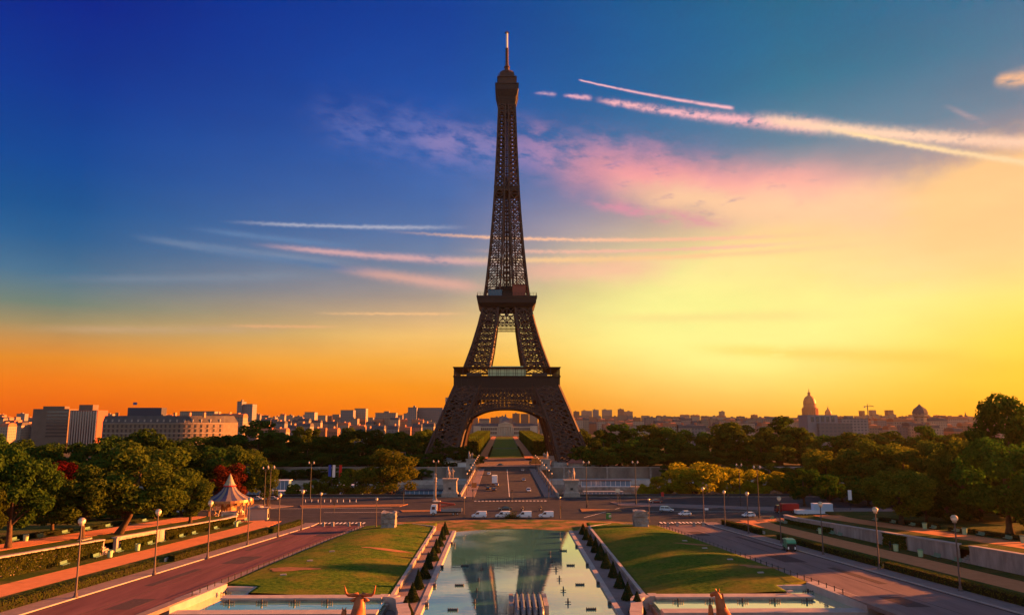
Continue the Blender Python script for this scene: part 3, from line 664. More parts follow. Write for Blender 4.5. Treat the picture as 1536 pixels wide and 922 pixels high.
for sx in (-1, 1):
    for sy in (-1, 1):
        tp('leg', lambda q: lattice(q, sx, sy, [2.5, 11, 20, 29, 38, 47.5, 57], 1.7, .85, 2))
        [tp('masonry_foot', lambda q: q.box((sx * a, sy * c, 1.5), (9, 9, 3), 0, .85), M_STONE) for a in (33.5, 54) for c in (33.5, 54)]
        tp('upper_leg', lambda q: lattice(q, sx, sy, [63.5, 71, 79, 87, 95, 102, 109], 1.15, .62, 1))
def arch(q, d, s):
    # an elliptical band under the first platform in the leaning plane of one side
    def pt(a, r):
        e = 2.0 / 2.35; ca, sa = math.cos(a), math.sin(a)
        X = (36.6 + r * .9) * math.copysign(abs(ca) ** e, ca); Z = 4 + (33.2 + r) * abs(sa) ** e
        W = to(Z) - .6
        return Vector((X, s * W, Z)) if d == 0 else Vector((s * W, X, Z))
    n = 56; a0, a1 = .16, math.pi - .16
    for i in range(n):
        t0, t1 = a0 + (a1 - a0) * i / n, a0 + (a1 - a0) * (i + 1) / n
        for r, w in ((0, 1.5), (1.5, .6), (4.2, 1.0)): q.beam(pt(t0, r), pt(t1, r), w, w * 1.1)
        q.beam(pt(t0, 0), pt(t0, 4.2), .6); q.beam(pt(t0, 1.5), pt(t1, 4.2), .45); q.beam(pt(t1, 1.5), pt(t0, 4.2), .45)
        # depth of the arch: a second rib behind
        back = Vector((0, -s * 4.0, 0)) if d == 0 else Vector((-s * 4.0, 0, 0))
        q.beam(pt(t0, 0) + back, pt(t1, 0) + back, 1.2); q.beam(pt(t0, 0), pt(t0, 0) + back, .6); q.beam(pt(t0, 0), pt(t1, 0) + back, .5)
        q.beam(pt(t0, 0) + back, pt(t0, 4.2) + back * .9, .5)
def P3(d, s, u, w, z): return Vector((u, s * w, z)) if d == 0 else Vector((s * w, u, z))
def spandrel(q, d, s):
    # vertical struts from the arch up to the girder, then the girder of crosses
    e = 2.0 / 2.35
    def arch_z(u):
        c = min(.999, (abs(u) / 39.4)) ** (1 / e); return 4 + 37.4 * math.sqrt(max(0, 1 - c * c)) ** e
    for i in range(25):
        u = -34 + 68 * i / 24; z0 = arch_z(u); z1 = 43
        if z1 - z0 > .8: q.beam(P3(d, s, u, to(z0) - .5, z0), P3(d, s, u, to(z1) - .5, z1), .55)
    for z in (34.5, 38.5):
        for i in range(24):
            u0, u1 = -34 + 68 * i / 24, -34 + 68 * (i + 1) / 24
            if arch_z(u0) < z and arch_z(u1) < z and abs(u0) < to(z) and abs(u1) < to(z):
                q.beam(P3(d, s, u0, to(z) - .5, z), P3(d, s, u1, to(z) - .5, z), .4)
    zs = [43, 46.6, 50.2]
    for j in range(2):
        z0, z1 = zs[j], zs[j + 1]; n = 26
        for i in range(n):
            w0, w1 = to(z0) - .3, to(z1) - .3; m0, m1 = min(w0, 38), min(w1, 36)
            a0, b0 = -m0 + 2 * m0 * i / n, -m0 + 2 * m0 * (i + 1) / n; a1, b1 = -m1 + 2 * m1 * i / n, -m1 + 2 * m1 * (i + 1) / n
            q.beam(P3(d, s, a0, w0, z0), P3(d, s, b1, w1, z1), .62); q.beam(P3(d, s, b0, w0, z0), P3(d, s, a1, w1, z1), .62)
            q.beam(P3(d, s, a0, w0, z0), P3(d, s, a1, w1, z1), .5)
            if j == 0: q.beam(P3(d, s, a0, w0, z0), P3(d, s, b0, w0, z0), 1.0)
            q.beam(P3(d, s, a1, w1, z1), P3(d, s, b1, w1, z1), .9)
            # inner net of the girder, a few metres behind
            q.beam(P3(d, s, a0, w0 - 5, z0), P3(d, s, b1, w1 - 5, z1), .4); q.beam(P3(d, s, b0, w0 - 5, z0), P3(d, s, a1, w1 - 5, z1), .4)
for d in (0, 1):
    for s in (-1, 1):
        tp('arch', lambda q: arch(q, d, s)); tp('lattice_girder', lambda q: spandrel(q, d, s))
        # vertical guide rails hung on the frieze
def ring(q, h0, h1, z0, z1, t=.6):
    for s in (-1, 1):
        for d in (0, 1):
            def v(u, w, z): return tuple(P3(d, s, u, w, z))
            ex = 0 if d == 0 else t
            q.add([v(-h0 + ex, h0, z0), v(h0 - ex, h0, z0), v(h1 - ex, h1, z1), v(-h1 + ex, h1, z1), v(-h0 + ex, h0 - t, z0), v(h0 - ex, h0 - t, z0), v(h1 - ex, h1 - t, z1), v(-h1 + ex, h1 - t, z1)],
                  [(0, 1, 2, 3), (7, 6, 5, 4), (0, 4, 5, 1), (3, 2, 6, 7), (0, 3, 7, 4), (1, 5, 6, 2)])
def first(q):
    ring(q, 34.6, 35.0, 50.3, 57.2, 1.0); ring(q, 35.6, 35.9, 57.2, 58.4, 1.2)
    for s in (-1, 1): q.bb(-34, 34, s * 23.5 - 10.5, s * 23.5 + 10.5, 56.2, 57.2); q.bb(s * 23.5 - 10.5, s * 23.5 + 10.5, -13, 13, 56.21, 57.19)
    for d in (0, 1):
        for s in (-1, 1):
            for i in range(19):
                u = -34.2 + 68.4 * i / 18; q.beam(P3(d, s, u, 35.15, 50.6), P3(d, s, u, 35.2, 57.2), .35, .5)
p1 = tp('first_platform', first, M_IRONF)
def gal(q):
    ring(q, 35.6, 36.1, 63.2, 64.3, 9.0)
tp('gallery_roof', gal, M_IRON, p1)
def rail(q):
    for d in (0, 1):
        for s in (-1, 1):
            for i in range(13):
                u = -35 + 70 * i / 12; q.beam(P3(d, s, u, 35.2, 58.4), P3(d, s, u, 35.2, 63.2), .38)
            q.beam(P3(d, s, -35.2, 35.2, 59.6), P3(d, s, 35.2, 35.2, 59.6), .2)
            for u0, u1 in ((-34.4, -30.6), (30.6, 34.4)): q.beam(P3(d, s, u0, 35.2, 59.5), P3(d, s, u1, 35.2, 62.4), .15)
tp('gallery_posts', rail, M_IRON, p1)
M_PAV = mat('pale green pavilion glass', (.42, .58, .34), .2, (.50, .62, .36), .3, spec=.6)
for s in (-1, 1):
    o = tp('pavilion', lambda q: (q.bb(-12.5, 12.5, s * 30 - 3, s * 30 + 3, 58.0, 63.0), q.bb(-11, 11, s * 30 - 2.5, s * 30 + 2.5, 64.3, 65.0)), M_PAV, p1)
    [tp('pavilion_side', lambda q: q.bb(x_, x_ + 10, s * 30 - 3, s * 30 + 3, 57.2, 60.5), M_DARK, p1) for x_ in (-27, 17)]
    tp('window_frame', lambda q: ([q.bb(-12.6 + i * 2.8 - .12, -12.6 + i * 2.8 + .12, s * 33.02 - .06, s * 33.02 + .06, 58, 63) for i in range(10)], q.bb(-12.8, 12.8, s * 33.02 - .08, s * 33.02 + .08, 60.4, 60.6)), M_IRON, p1)
def belt2(q, d, s):
    for z0, z1, n, w in ((94.5, 96.4, 16, .32), (96.4, 98.3, 16, .32), (98.3, 101, 12, .36), (101, 107.6, 6, .6)):
        for i in range(n):
            w0, w1 = to(z0) - .2, to(z1) - .2
            if z0 < 98: m0 = m1 = ti(97) + .6
            else: m0, m1 = w0, w1
            a0, b0, a1, b1 = -m0 + 2 * m0 * i / n, -m0 + 2 * m0 * (i + 1) / n, -m1 + 2 * m1 * i / n, -m1 + 2 * m1 * (i + 1) / n
            if z0 < 98:
                q.beam(P3(d, s, a0, w0, z0), P3(d, s, a1, w1, z1), .42); q.beam(P3(d, s, a0, w0, z0), P3(d, s, b0, w0, z0), .5)
            else:
                q.beam(P3(d, s, a0, w0, z0), P3(d, s, b1, w1, z1), w); q.beam(P3(d, s, b0, w0, z0), P3(d, s, a1, w1, z1), w)
                q.beam(P3(d, s, a0, w0, z0), P3(d, s, a1, w1, z1), w); q.beam(P3(d, s, a0, w0, z0), P3(d, s, b0, w0, z0), w * 1.2)
for d in (0, 1):
    for s in (-1, 1): tp('upper_girder', lambda q: belt2(q, d, s))
def second(q):
    ring(q, 18.2, 20.4, 107.6, 110.2, 1.6); ring(q, 20.4, 20.7, 110.2, 113.6, 1.0); ring(q, 21.1, 21.2, 113.6, 115.0, 1.2); q.bb(-20, 20, -20, 20, 112.6, 113.4)
p2 = tp('second_platform', second, M_IRONF)
def rail2(q):
    for d in (0, 1):
        for s in (-1, 1):
            for i in range(21):
                u = -20.6 + 41.2 * i / 20; q.beam(P3(d, s, u, 20.7, 115), P3(d, s, u, 20.7, 117.2), .14)
            q.beam(P3(d, s, -20.6, 20.7, 117.1), P3(d, s, 20.6, 20.7, 117.1), .16); q.beam(P3(d, s, -20.6, 20.7, 116), P3(d, s, 20.6, 20.7, 116), .1)
tp('railing', rail2, M_IRON, p2)
tp('shop_hut', lambda q: (q.bb(-13, -3.5, -17, -8, 113.4, 119.2), q.bb(-13.4, -3, -17.4, -7.6, 119.2, 119.6)), mat('blue grey hut paint', (.05, .13, .20), .5), p2)
tp('shop_hut', lambda q: (q.bb(4, 13.2, -16.5, -7, 113.4, 123), q.bb(3.6, 13.6, -17, -6.6, 123, 123.4)), mat('red brown hut paint', (.20, .05, .03), .6), p2)
tp('lift_hall', lambda q: (q.bb(-8.5, 8.5, -9, 9, 113.4, 121.4), q.box((0, 0, 122.6), (19, 20, 2.4), 0, .7)), M_IRONF, p2)
# the long upper pylon
lv = [113.4]
while lv[-1] < 262: lv.append(min(262, lv[-1] + max(4.4, (to(lv[-1]) - ti(lv[-1])) * .98)))
if lv[-1] - lv[-2] < 1.5: lv.pop(-2)
for sx in (-1, 1):
    for sy in (-1, 1): tp('pylon_corner', lambda q: lattice(q, sx, sy, lv, 1.05, .56, 0))
def core(q):
    z = 114.0
    while z < 262:
        z1 = min(262, z + 4.2); h = 1.9
        for s1, s2 in ((-1, -1), (1, -1), (1, 1), (-1, 1)):
            q.beam((s1 * h, s2 * h, z), (s1 * h, s2 * h, z1), .6)
        for s in (-1, 1):
            q.beam((-h, s * h, z), (h, s * h, z1), .34); q.beam((h, s * h, z), (-h, s * h, z1), .34); q.beam((s * h, -h, z), (s * h, h, z1), .34); q.beam((s * h, h, z), (s * h, -h, z1), .34)
            q.beam((-h, s * h, z), (h, s * h, z), .45)
        q.beam((0, 0, z), (0, 0, z1), 1.1)
        z = z1
tp('lift_shaft', core)
def infill(q, d, s):
    # crossing bars between the inner uprights of one side, and two guide columns
    for z0, z1 in zip(lv, lv[1:]):
        if z0 > 205: break
        a0, a1, w0, w1 = ti(z0), ti(z1), to(z0) * .5, to(z1) * .5
        q.beam(P3(d, s, -a0, w0, z0), P3(d, s, a1, w1, z1), .40); q.beam(P3(d, s, a0, w0, z0), P3(d, s, -a1, w1, z1), .40); q.beam(P3(d, s, -a0, w0, z0), P3(d, s, a0, w0, z0), .5)
        for k in (-.62, .62): q.beam(P3(d, s, a0 * k, w0, z0), P3(d, s, a1 * k, w1, z1), .75)
for d in (0, 1):
    for s in (-1, 1): tp('guide_frame', lambda q: infill(q, d, s))
def belt(q, z):
    o = to(z)
    for d in (0, 1):
        for s in (-1, 1): q.beam(P3(d, s, -o, o, z), P3(d, s, o, o, z), .38)
for z in lv[2::2]: tp('cross_belt', lambda q: belt(q, z))
def mid(q):
    ring(q, 8.9, 9.0, 194.5, 197.5, .7); ring(q, 9.5, 9.5, 197.5, 198.1, .8); q.bb(-8.4, 8.4, -8.4, 8.4, 195.4, 195.9)
tp('middle_platform', mid, M_IRONF)
def top(q):
    ring(q, 6.5, 6.5, 256, 258, .5); ring(q, 6.0, 6.6, 262, 268, .8); ring(q, 6.6, 8.3, 268, 273.0, .8); ring(q, 8.5, 8.5, 273.0, 277.4, .6); ring(q, 8.9, 8.9, 277.4, 278.0, .9)
    q.bb(-8, 8, -8, 8, 272.6, 273.2); q.bb(-8, 8, -8, 8, 276.8, 277.3)
    for d in (0, 1):
        for s in (-1, 1):
            for i in range(7):
                u = -1 + 2 * i / 6; q.beam(P3(d, s, 6 * u, 6.1, 262), P3(d, s, 8.2 * u, 8.5, 273.5), .45)
pt_ = tp('top_cabin', top, M_IRONF)
tp('upper_deck', lambda q: (ring(q, 6.7, 6.7, 278, 283.5, .5), q.bb(-6.6, 6.6, -6.6, 6.6, 283.2, 283.8), ring(q, 7.4, 7.4, 283.5, 284.1, 1), q.box((0, 0, 286.3), (11.6, 11.6, 4.4), 0, .9),
                            [q.beam((math.cos(t) * 6.6, math.sin(t) * 6.6, 284), (math.cos(t) * 6.6, math.sin(t) * 6.6, 288.5 + (i % 3)), .3) for i, t in enumerate([.6 * k for k in range(10)])]), M_IRON, pt_)
tp('lantern', lambda q: q.lathe([(5.7, 288.6), (5.3, 290), (3.6, 291.0), (1.9, 291.6), (1.75, 294), (2.3, 294.2), (2.2, 295), (1.4, 295.6), (1.2, 297.5)], 14), M_IRON, pt_)
tp('mast', lambda q: (q.tube([(0, 0, 297), (0, 0, 309.5)], .95, 10), [q.tube([(0, 0, 298.5 + i * 2.6), (0, 0, 299.4 + i * 2.6)], 1.35, 10) for i in range(5)]), M_IRON, pt_)
mt_ = tp('antenna', lambda q: q.tube([(0, 0, 309.5), (0, 0, 322.5)], .72, 10), mat('pale antenna cover', (.62, .55, .46), .5), pt_)
tp('antenna_disc', lambda q: (q.tube([(0, 0, 322.5), (0, 0, 323.3)], [1.7, 1.2], 12), q.tube([(0, 0, 323.3), (0, 0, 324.6)], .25, 6), q.beam((-1.8, 0, 322.8), (1.8, 0, 322.8), .3)), M_IRON, pt_)
# ------------------------------------------------------------------ vegetation
def crown_mesh(seed, shape, n, size):
    r = random.Random(seed); blobs = []
    k = {'broad': 34, 'oval': 26, 'round': 22, 'cone': 26, 'wood': 24}[shape]
    tries = 0
    while len(blobs) < k and tries < 5000:
        tries += 1
        x, y, z = r.uniform(-1, 1), r.uniform(-1, 1), r.uniform(0, 1)
        if shape == 'broad': lim = 1.0 - abs(z - .42) ** 2 * 2.6
        elif shape == 'oval': lim = math.sqrt(max(0, 1 - ((z - .45) / .58) ** 2))
        elif shape == 'round': lim = math.sqrt(max(0, 1 - ((z - .5) / .55) ** 2))
        elif shape == 'wood': lim = 1.0 - max(0, z - .55) ** 2 * 4.0
        else: lim = 1.0 - z * .92
        d = math.hypot(x, y)
        if d > lim * .86 or (d < lim * .45 and r.random() < .72 and z < .75): continue
        br = {'broad': r.uniform(.17, .34), 'oval': r.uniform(.2, .36), 'round': r.uniform(.22, .36), 'cone': r.uniform(.14, .26), 'wood': r.uniform(.2, .36)}[shape]
        if any((bx - x) ** 2 + (by - y) ** 2 + ((bz - z) * 1.5) ** 2 < (br * .75) ** 2 for bx, by, bz, _ in blobs): continue
        blobs.append((x, y, z, br))
    H0, H1, W = (2.0, 10.0, 4.0)
    if shape in ('wood',): H0 = 1.2
    if shape == 'cone': H0 = 1.0
    pts = []
    wsum = sum(b_[3] ** 2 for b_ in blobs)
    for x, y, z, br in blobs:
        cz = H0 + (H1 - H0) * (.06 + z * .86); cx, cy = x * W, y * W; rr = br * W
        for _ in range(int(n * br * br / wsum)):
            while True:
                v = Vector((r.gauss(0, 1), r.gauss(0, 1), r.gauss(0, 1)))
                if v.length > .01: break
            v.normalize(); q = r.uniform(.55, 1.06) ** .6
            k_ = 1 + .22 * mnoise.noise(v * 2.3 + Vector((x, y, z)) * 5)
            p = (cx + v.x * rr * q * k_, cy + v.y * rr * q * k_, cz + v.z * rr * q * k_ * .82)
            pts.append((p, (v.x, v.y, v.z + .25)))
    b = MB(); b.leaves(pts, size, r); return b, blobs, (H0, H1, W)
def trunk_mb(seed, blobs, dims, lean=0.0):
    r = random.Random(seed + 99); H0, H1, W = dims; b = MB(); b.sm = True
    top = H0 + (H1 - H0) * .55
    sp = [(0, 0, -.25), (.02 + lean * .2, 0, .6), (lean * .55, .03, H0 * .9), (lean * .8, -.05, (H0 + top) / 2), (lean, .02, top)]
    b.tube(sp, [.42, .27, .21, .16, .07], 9)
    for x, y, z, br in sorted(blobs, key=lambda q: q[2])[:14]:
        z0 = H0 * r.uniform(.65, 1.0) + z * 2.0; e = (x * W * .9, y * W * .9, H0 + (H1 - H0) * (.06 + z * .86))
        s0 = (lean * min(1, z0 / top), 0, z0)
        mid_ = ((s0[0] + e[0]) * .5, (s0[1] + e[1]) * .5, s0[2] + (e[2] - s0[2]) * .62)
        b.tube([s0, mid_, e], [.12, .075, .03], 6, cap=False)
    return b
SIZES = {'broad': (9000, .20), 'oval': (7000, .21), 'round': (7000, .22), 'cone': (5000, .20), 'wood': (4200, .30)}
BASE = {}
for shape in SIZES:
    for v in range(3 if shape in ('wood', 'broad') else 2):
        n, sz = SIZES[shape]; cb, bl, dm = crown_mesh(sum(map(ord, shape)) * 7 + v * 31, shape, n, sz)
        BASE[(shape, v)] = (cb.mesh('crown', L_GREEN), trunk_mb(v, bl, dm, 0.0).mesh('trunk', M_BARK), trunk_mb(v, [(x + .37, y, z, q) for x, y, z, q in bl], dm, 1.5).mesh('trunk', M_BARK))
VAR = {}
def crown_of(shape, v, lm):
    key = (shape, v, lm.name)
    if key not in VAR:
        me = BASE[(shape, v)][0].copy(); me.materials.clear(); me.materials.append(lm); VAR[key] = me
    return VAR[key]
TN = {'dark': L_DARK, 'green': L_GREEN, 'olive': L_OLIVE, 'gold': L_GOLD, 'red': L_RED, 'lime': L_LIME}
def tree(px, Y, ptop, wpx, shape, leafm, label, group=None, name='tree', zb=None, lean=False, v=None, hmin=None):
    p = at(px, ptop, Y); z0 = gz(p.x, Y) if zb is None else zb; h = p.z - z0; w = wpx * (Y / 1090.0)
    o = empty(name, (p.x, Y, z0), rnd.uniform(0, 6.28) if not lean else 0.0, label, 'tree', group)
    v = rnd.randrange(3 if shape in ('wood', 'broad') else 2) if v is None else v
    c = obj('crown', crown_of(shape, v, TN[leafm]), o, (1.5, 0, 0) if lean else (0, 0, 0)); t = obj('trunk', BASE[(shape, v)][2 if lean else 1], o)
    o.scale = (w / 8.0, w / 8.0, h / 10.0); return o
# front left garden
for a in (
    (30, 150, 640, 120, 'broad', 'dark', 'tall green tree cut by the left edge of the picture'),
    (-25, 142, 700, 80, 'broad', 'olive', 'low olive tree at the very left edge beside the terrace walk'),
    (132, 166, 694, 105, 'broad', 'olive', 'wide olive tree left of the big leaning trunk'),
    (85, 176, 715, 80, 'oval', 'olive', 'smaller olive tree between the left edge tree and the wide olive one'),
    (290, 205, 708, 70, 'broad', 'olive', 'low olive tree just left of the carousel'),
    (95, 222, 694, 75, 'round', 'red', 'dark red tree half hidden behind the left terrace trees'),
    (347, 252, 690, 68, 'round', 'red', 'bright red leaved tree right behind the carousel'),
    (362, 268, 662, 88, 'broad', 'olive', 'tall olive tree rising behind the red tree and carousel'),
    (404, 262, 694, 32, 'oval', 'olive', 'narrow yellowish tree right of the carousel by the lamp posts'),
    (270, 262, 655, 90, 'wood', 'dark', 'dark tree behind the leaning tree and the carousel'),
    (318, 285, 672, 60, 'wood', 'dark', 'dark tree over the left shoulder of the red tree')):
    tree(*a)
tree(188, 176, 653, 145, 'broad', 'olive', 'broad olive tree on a thick leaning trunk above the left terrace', lean=True, v=1)
# park behind, on the left
Ltrees = [(-15, 300, 640, 80), (28, 310, 650, 80), (70, 300, 655, 75), (112, 315, 652, 80), (150, 300, 655, 70), (178, 330, 640, 80), (212, 310, 632, 95), (245, 330, 648, 80), (285, 340, 655, 80), (325, 345, 662, 70),
          (-30, 250, 668, 90), (50, 245, 690, 75), (165, 240, 690, 80), (250, 245, 690, 70), (135, 250, 680, 70)]
for i, t in enumerate(sorted(Ltrees)):
    tree(*t, 'wood', 'dark', 'dense dark tree in the wood behind the left garden, %s from the left edge' % nth(i), 'dark trees behind the left garden')
# far bank wood left of the tower
Wl = [(345, 493, 645, 60), (390, 483, 625, 85), (432, 498, 650, 55), (462, 493, 660, 50), (490, 513, 648, 55), (512, 488, 652, 60), (545, 498, 636, 75), (580, 493, 648, 60), (600, 518, 640, 55), (628, 493, 646, 60), (655, 483, 652, 50),
      (366, 468, 672, 60), (415, 468, 674, 60), (455, 465, 682, 55), (498, 468, 676, 60), (540, 465, 672, 60), (575, 468, 676, 50), (610, 465, 678, 50), (645, 463, 676, 50), (680, 463, 664, 55), (705, 475, 672, 40), (330, 513, 650, 60), (300, 523, 648, 60)]
for i, t in enumerate(sorted(Wl)):
    tree(*t, 'wood', 'olive' if t[0] in (600, 705) else 'dark', 'dark tree in the far bank wood left of the tower, %s from its left end' % nth(i), 'far bank trees left of the tower', zb=0)
for i, (px, Y, t, w) in enumerate(((640, 620, 640, 50), (665, 640, 648, 40), (620, 600, 650, 45), (450, 620, 634, 40), (480, 640, 640, 40), (520, 640, 638, 40))):
    tree(px, Y, t, w, 'wood', 'olive', 'sunlit olive tree top showing behind the far bank wood, %s in the row' % nth(i), 'sunlit trees behind the left wood', zb=0)
# low shrubs along the far quay
for i, (px, w, t, lm) in enumerate(((420, 45, 692, 'green'), (452, 40, 690, 'green'), (484, 36, 684, 'olive'), (512, 34, 690, 'olive'), (540, 46, 684, 'green'), (572, 40, 688, 'olive'), (606, 40, 690, 'dark'), (640, 34, 686, 'green'))):
    tree(px, 458, t, w, 'round', lm, 'low bush on the far river wall left of the bridge, %s from the left' % nth(i), 'bushes on the far river wall', name='bush', zb=0)
# yellow green trees on the near quay
for px, Y, t, w, sh, lm, lb in (
    (588, 315, 673, 82, 'oval', 'lime', 'large yellow green tree on the near quay left of the bridge'), (534, 315, 697, 56, 'round', 'lime', 'smaller yellow green tree left of the large yellow green one on the quay'),
    (497, 313, 712, 40, 'round', 'lime', 'small yellow green tree under the hanging banners'), (466, 313, 720, 34, 'round', 'lime', 'little yellow green tree in front of the white boats'),
    (438, 311, 722, 30, 'round', 'lime', 'leftmost little yellow green tree beside the white boats')):
    tree(px, Y, t, w, sh, lm, lb, zb=-5.2)
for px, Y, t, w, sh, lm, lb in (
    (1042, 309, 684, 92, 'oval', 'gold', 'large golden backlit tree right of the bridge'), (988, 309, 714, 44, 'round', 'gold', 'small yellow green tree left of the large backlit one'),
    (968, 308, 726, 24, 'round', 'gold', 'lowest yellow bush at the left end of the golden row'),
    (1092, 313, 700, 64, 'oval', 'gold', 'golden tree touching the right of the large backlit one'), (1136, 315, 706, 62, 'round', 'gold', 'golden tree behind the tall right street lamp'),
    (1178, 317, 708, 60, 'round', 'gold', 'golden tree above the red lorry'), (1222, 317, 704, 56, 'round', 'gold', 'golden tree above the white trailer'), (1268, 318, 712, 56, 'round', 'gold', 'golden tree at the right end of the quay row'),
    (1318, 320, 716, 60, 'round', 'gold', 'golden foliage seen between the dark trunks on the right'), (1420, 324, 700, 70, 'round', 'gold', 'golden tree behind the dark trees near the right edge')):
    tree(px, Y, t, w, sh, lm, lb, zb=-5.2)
# far bank wood right of the tower
Wr = [(905, 478, 640, 55), (928, 483, 631, 75), (965, 493, 632, 70), (1000, 488, 634, 75), (1032, 483, 642, 70), (1060, 490, 642, 55), (1100, 478, 623, 85), (1140, 483, 636, 80), (1168, 493, 619, 75), (1200, 483, 634, 70), (1240, 493, 645, 70), (1285, 483, 642, 80), (1330, 493, 640, 70), (1375, 488, 634, 75), (1420, 493, 645, 70), (1460, 483, 642, 70),
      (885, 465, 672, 40), (912, 463, 668, 45), (975, 465, 668, 70), (1025, 463, 674, 60), (1070, 465, 672, 60), (1120, 463, 668, 60), (1165, 463, 664, 60), (1215, 463, 668, 60), (870, 468, 664, 40)]
for i, t in enumerate(sorted(Wr)):
    tree(*t, 'wood', ['olive', 'green', 'olive'][i % 3], 'bushy tree in the far bank wood right of the tower, %s from its left end' % nth(i), 'far bank trees right of the tower', zb=0)
tree(945, 459, 656, 44, 'cone', 'green', 'pointed lighter tree standing before the far bank wood right of the tower', zb=0)
for i, (px, w, t) in enumerate(((900, 40, 684), (955, 50, 676), (1010, 55, 686), (1060, 50, 684), (1100, 45, 688))):
    tree(px, 458, t, w, 'round', 'dark', 'low bush on the far river wall right of the bridge, %s from the left' % nth(i), 'bushes on the far river wall', name='bush', zb=0)
# right garden
for a in (
    (1203, 262, 698, 56, 'round', 'green', 'round green tree beside the red lorry'), (1236, 300, 664, 78, 'broad', 'lime', 'green tree with gold lit top behind the white trailer'),
    (1242, 252, 712, 46, 'round', 'green', 'small green tree beside the white trailer'), (1302, 285, 655, 95, 'broad', 'olive', 'olive tree with gold tipped crown in the middle of the right garden'),
    (1352, 300, 660, 80, 'broad', 'lime', 'bright tree behind the front olive tree of the right garden'), (1400, 290, 655, 90, 'broad', 'olive', 'olive tree behind the pale benches of the right terrace'),
    (1448, 285, 640, 90, 'broad', 'lime', 'gold edged tree beside the tall right edge tree'),
    (1345, 196, 693, 100, 'broad', 'lime', 'olive tree with two low trunks at the front of the right garden'),
    (1415, 225, 690, 80, 'broad', 'green', 'blue green tree right of the front olive tree'),
    (1500, 172, 648, 140, 'broad', 'green', 'huge dark tree on a thick trunk at the right edge'),
    (1506, 202, 594, 112, 'round', 'green', 'tallest dark tree rising over the skyline at the right edge'), (1556, 212, 612, 110, 'round', 'dark', 'dark tree behind the tallest one, cut by the right border'), (1440, 214, 646, 95, 'oval', 'olive', 'gold touched tree left of the tallest right edge tree'),
    (1560, 168, 690, 80, 'wood', 'dark', 'dark low tree at the very right border'),
    (1462, 230, 672, 70, 'broad', 'green', 'tree left of the huge right edge tree')):
    tree(*a)
# the terrace wood goes on to the right, out of the picture
for k, (x, y, h, w) in enumerate(((112, 132, 19, 16), (132, 118, 20, 17), (108, 108, 18, 15), (128, 96, 19, 16), (150, 140, 20, 17), (106, 92, 17, 14))):
    o = empty('tree', (x, y, gz(x, y)), k, 'dark tree of the terrace wood beyond the right border, %s from the far end' % nth(k), 'tree', 'terrace trees beyond the right border')
    obj('crown', crown_of('broad', k % 3, L_DARK), o); obj('trunk', BASE[('broad', k % 3)][1], o); o.scale = (w / 8, w / 8, h / 10)

# dense undergrowth trees at the back of the right and left gardens
for i, (px, Y, t, w) in enumerate(sorted(((1190, 330, 700, 50), (1260, 275, 705, 60), (1300, 262, 716, 60), (1350, 258, 705, 65), (1395, 256, 700, 70), (1440, 252, 690, 70), (1485, 250, 690, 70), (1530, 246, 680, 70), (1570, 244, 670, 80), (1330, 330, 668, 70), (1385, 335, 662, 75), (1430, 335, 664, 75), (1480, 330, 655, 80), (1535, 320, 650, 80), (1270, 335, 672, 70)))):
    tree(px, Y, t, w, 'wood', ['olive', 'green', 'lime', 'olive'][i % 4], 'leafy tree filling the back of the right garden, %s from its left end' % nth(i), 'trees at the back of the right garden')
for i, (px, Y, t, w) in enumerate(sorted(((-20, 205, 715, 70), (20, 212, 718, 60), (62, 214, 722, 55), (110, 214, 726, 55), (150, 213, 724, 55), (192, 216, 722, 55), (235, 218, 722, 55), (275, 224, 726, 45)))):
    tree(px, Y, t, w, 'wood', 'dark', 'low dark tree at the back of the left terrace, %s from its left end' % nth(i), 'low trees at the back of the left terrace')
for i in range(12):
    tree(402 + 21 * i, 446.5, 699 + (i * 7) % 5, 34, 'wood', 'dark', 'dark bush covering the far river wall left of the bridge, %s from the left' % nth(i), 'bushes along the foot of the far wall', name='bush', zb=-5.6)
for k, (x, y, h) in enumerate(((172, 150, 21), (178, 172, 20), (170, 192, 22), (182, 212, 20), (174, 232, 21), (188, 128, 20), (160, 112, 19), (196, 252, 22), (205, 275, 21))):  # unseen tree row added to keep the sun off the right terrace
    o = empty('tree', (x, y, gz(x, y)), k * 1.7, 'unseen dark tree of the shade row behind the right terrace, %s from the near end' % nth(k), 'tree', 'shade row behind the right terrace')
    obj('crown', crown_of('wood', k % 3, L_DARK), o); obj('trunk', BASE[('wood', k % 3)][1], o); o.scale = (2.0, 2.0, h / 17)
for i in range(16):
    tree(1008 + 24 * i, 446.5, 693 + (i * 5) % 6, 38, 'wood', ['dark', 'green'][i % 2], 'dark bush covering the far river wall right of the bridge, %s from the left' % nth(i), 'bushes along the foot of the far right wall', name='bush', zb=-5.6)
for i, (px, Y, t, w) in enumerate(((1385, 205, 722, 55), (1425, 200, 720, 60), (1465, 205, 712, 60), (1400, 230, 705, 70), (1505, 200, 710, 70), (1540, 215, 700, 80), (1445, 215, 722, 55))):
    tree(px, Y, t, w, 'wood', 'dark', 'low dark tree among trunks near the right edge, %s of its group' % nth(i), 'low trees near the right edge')
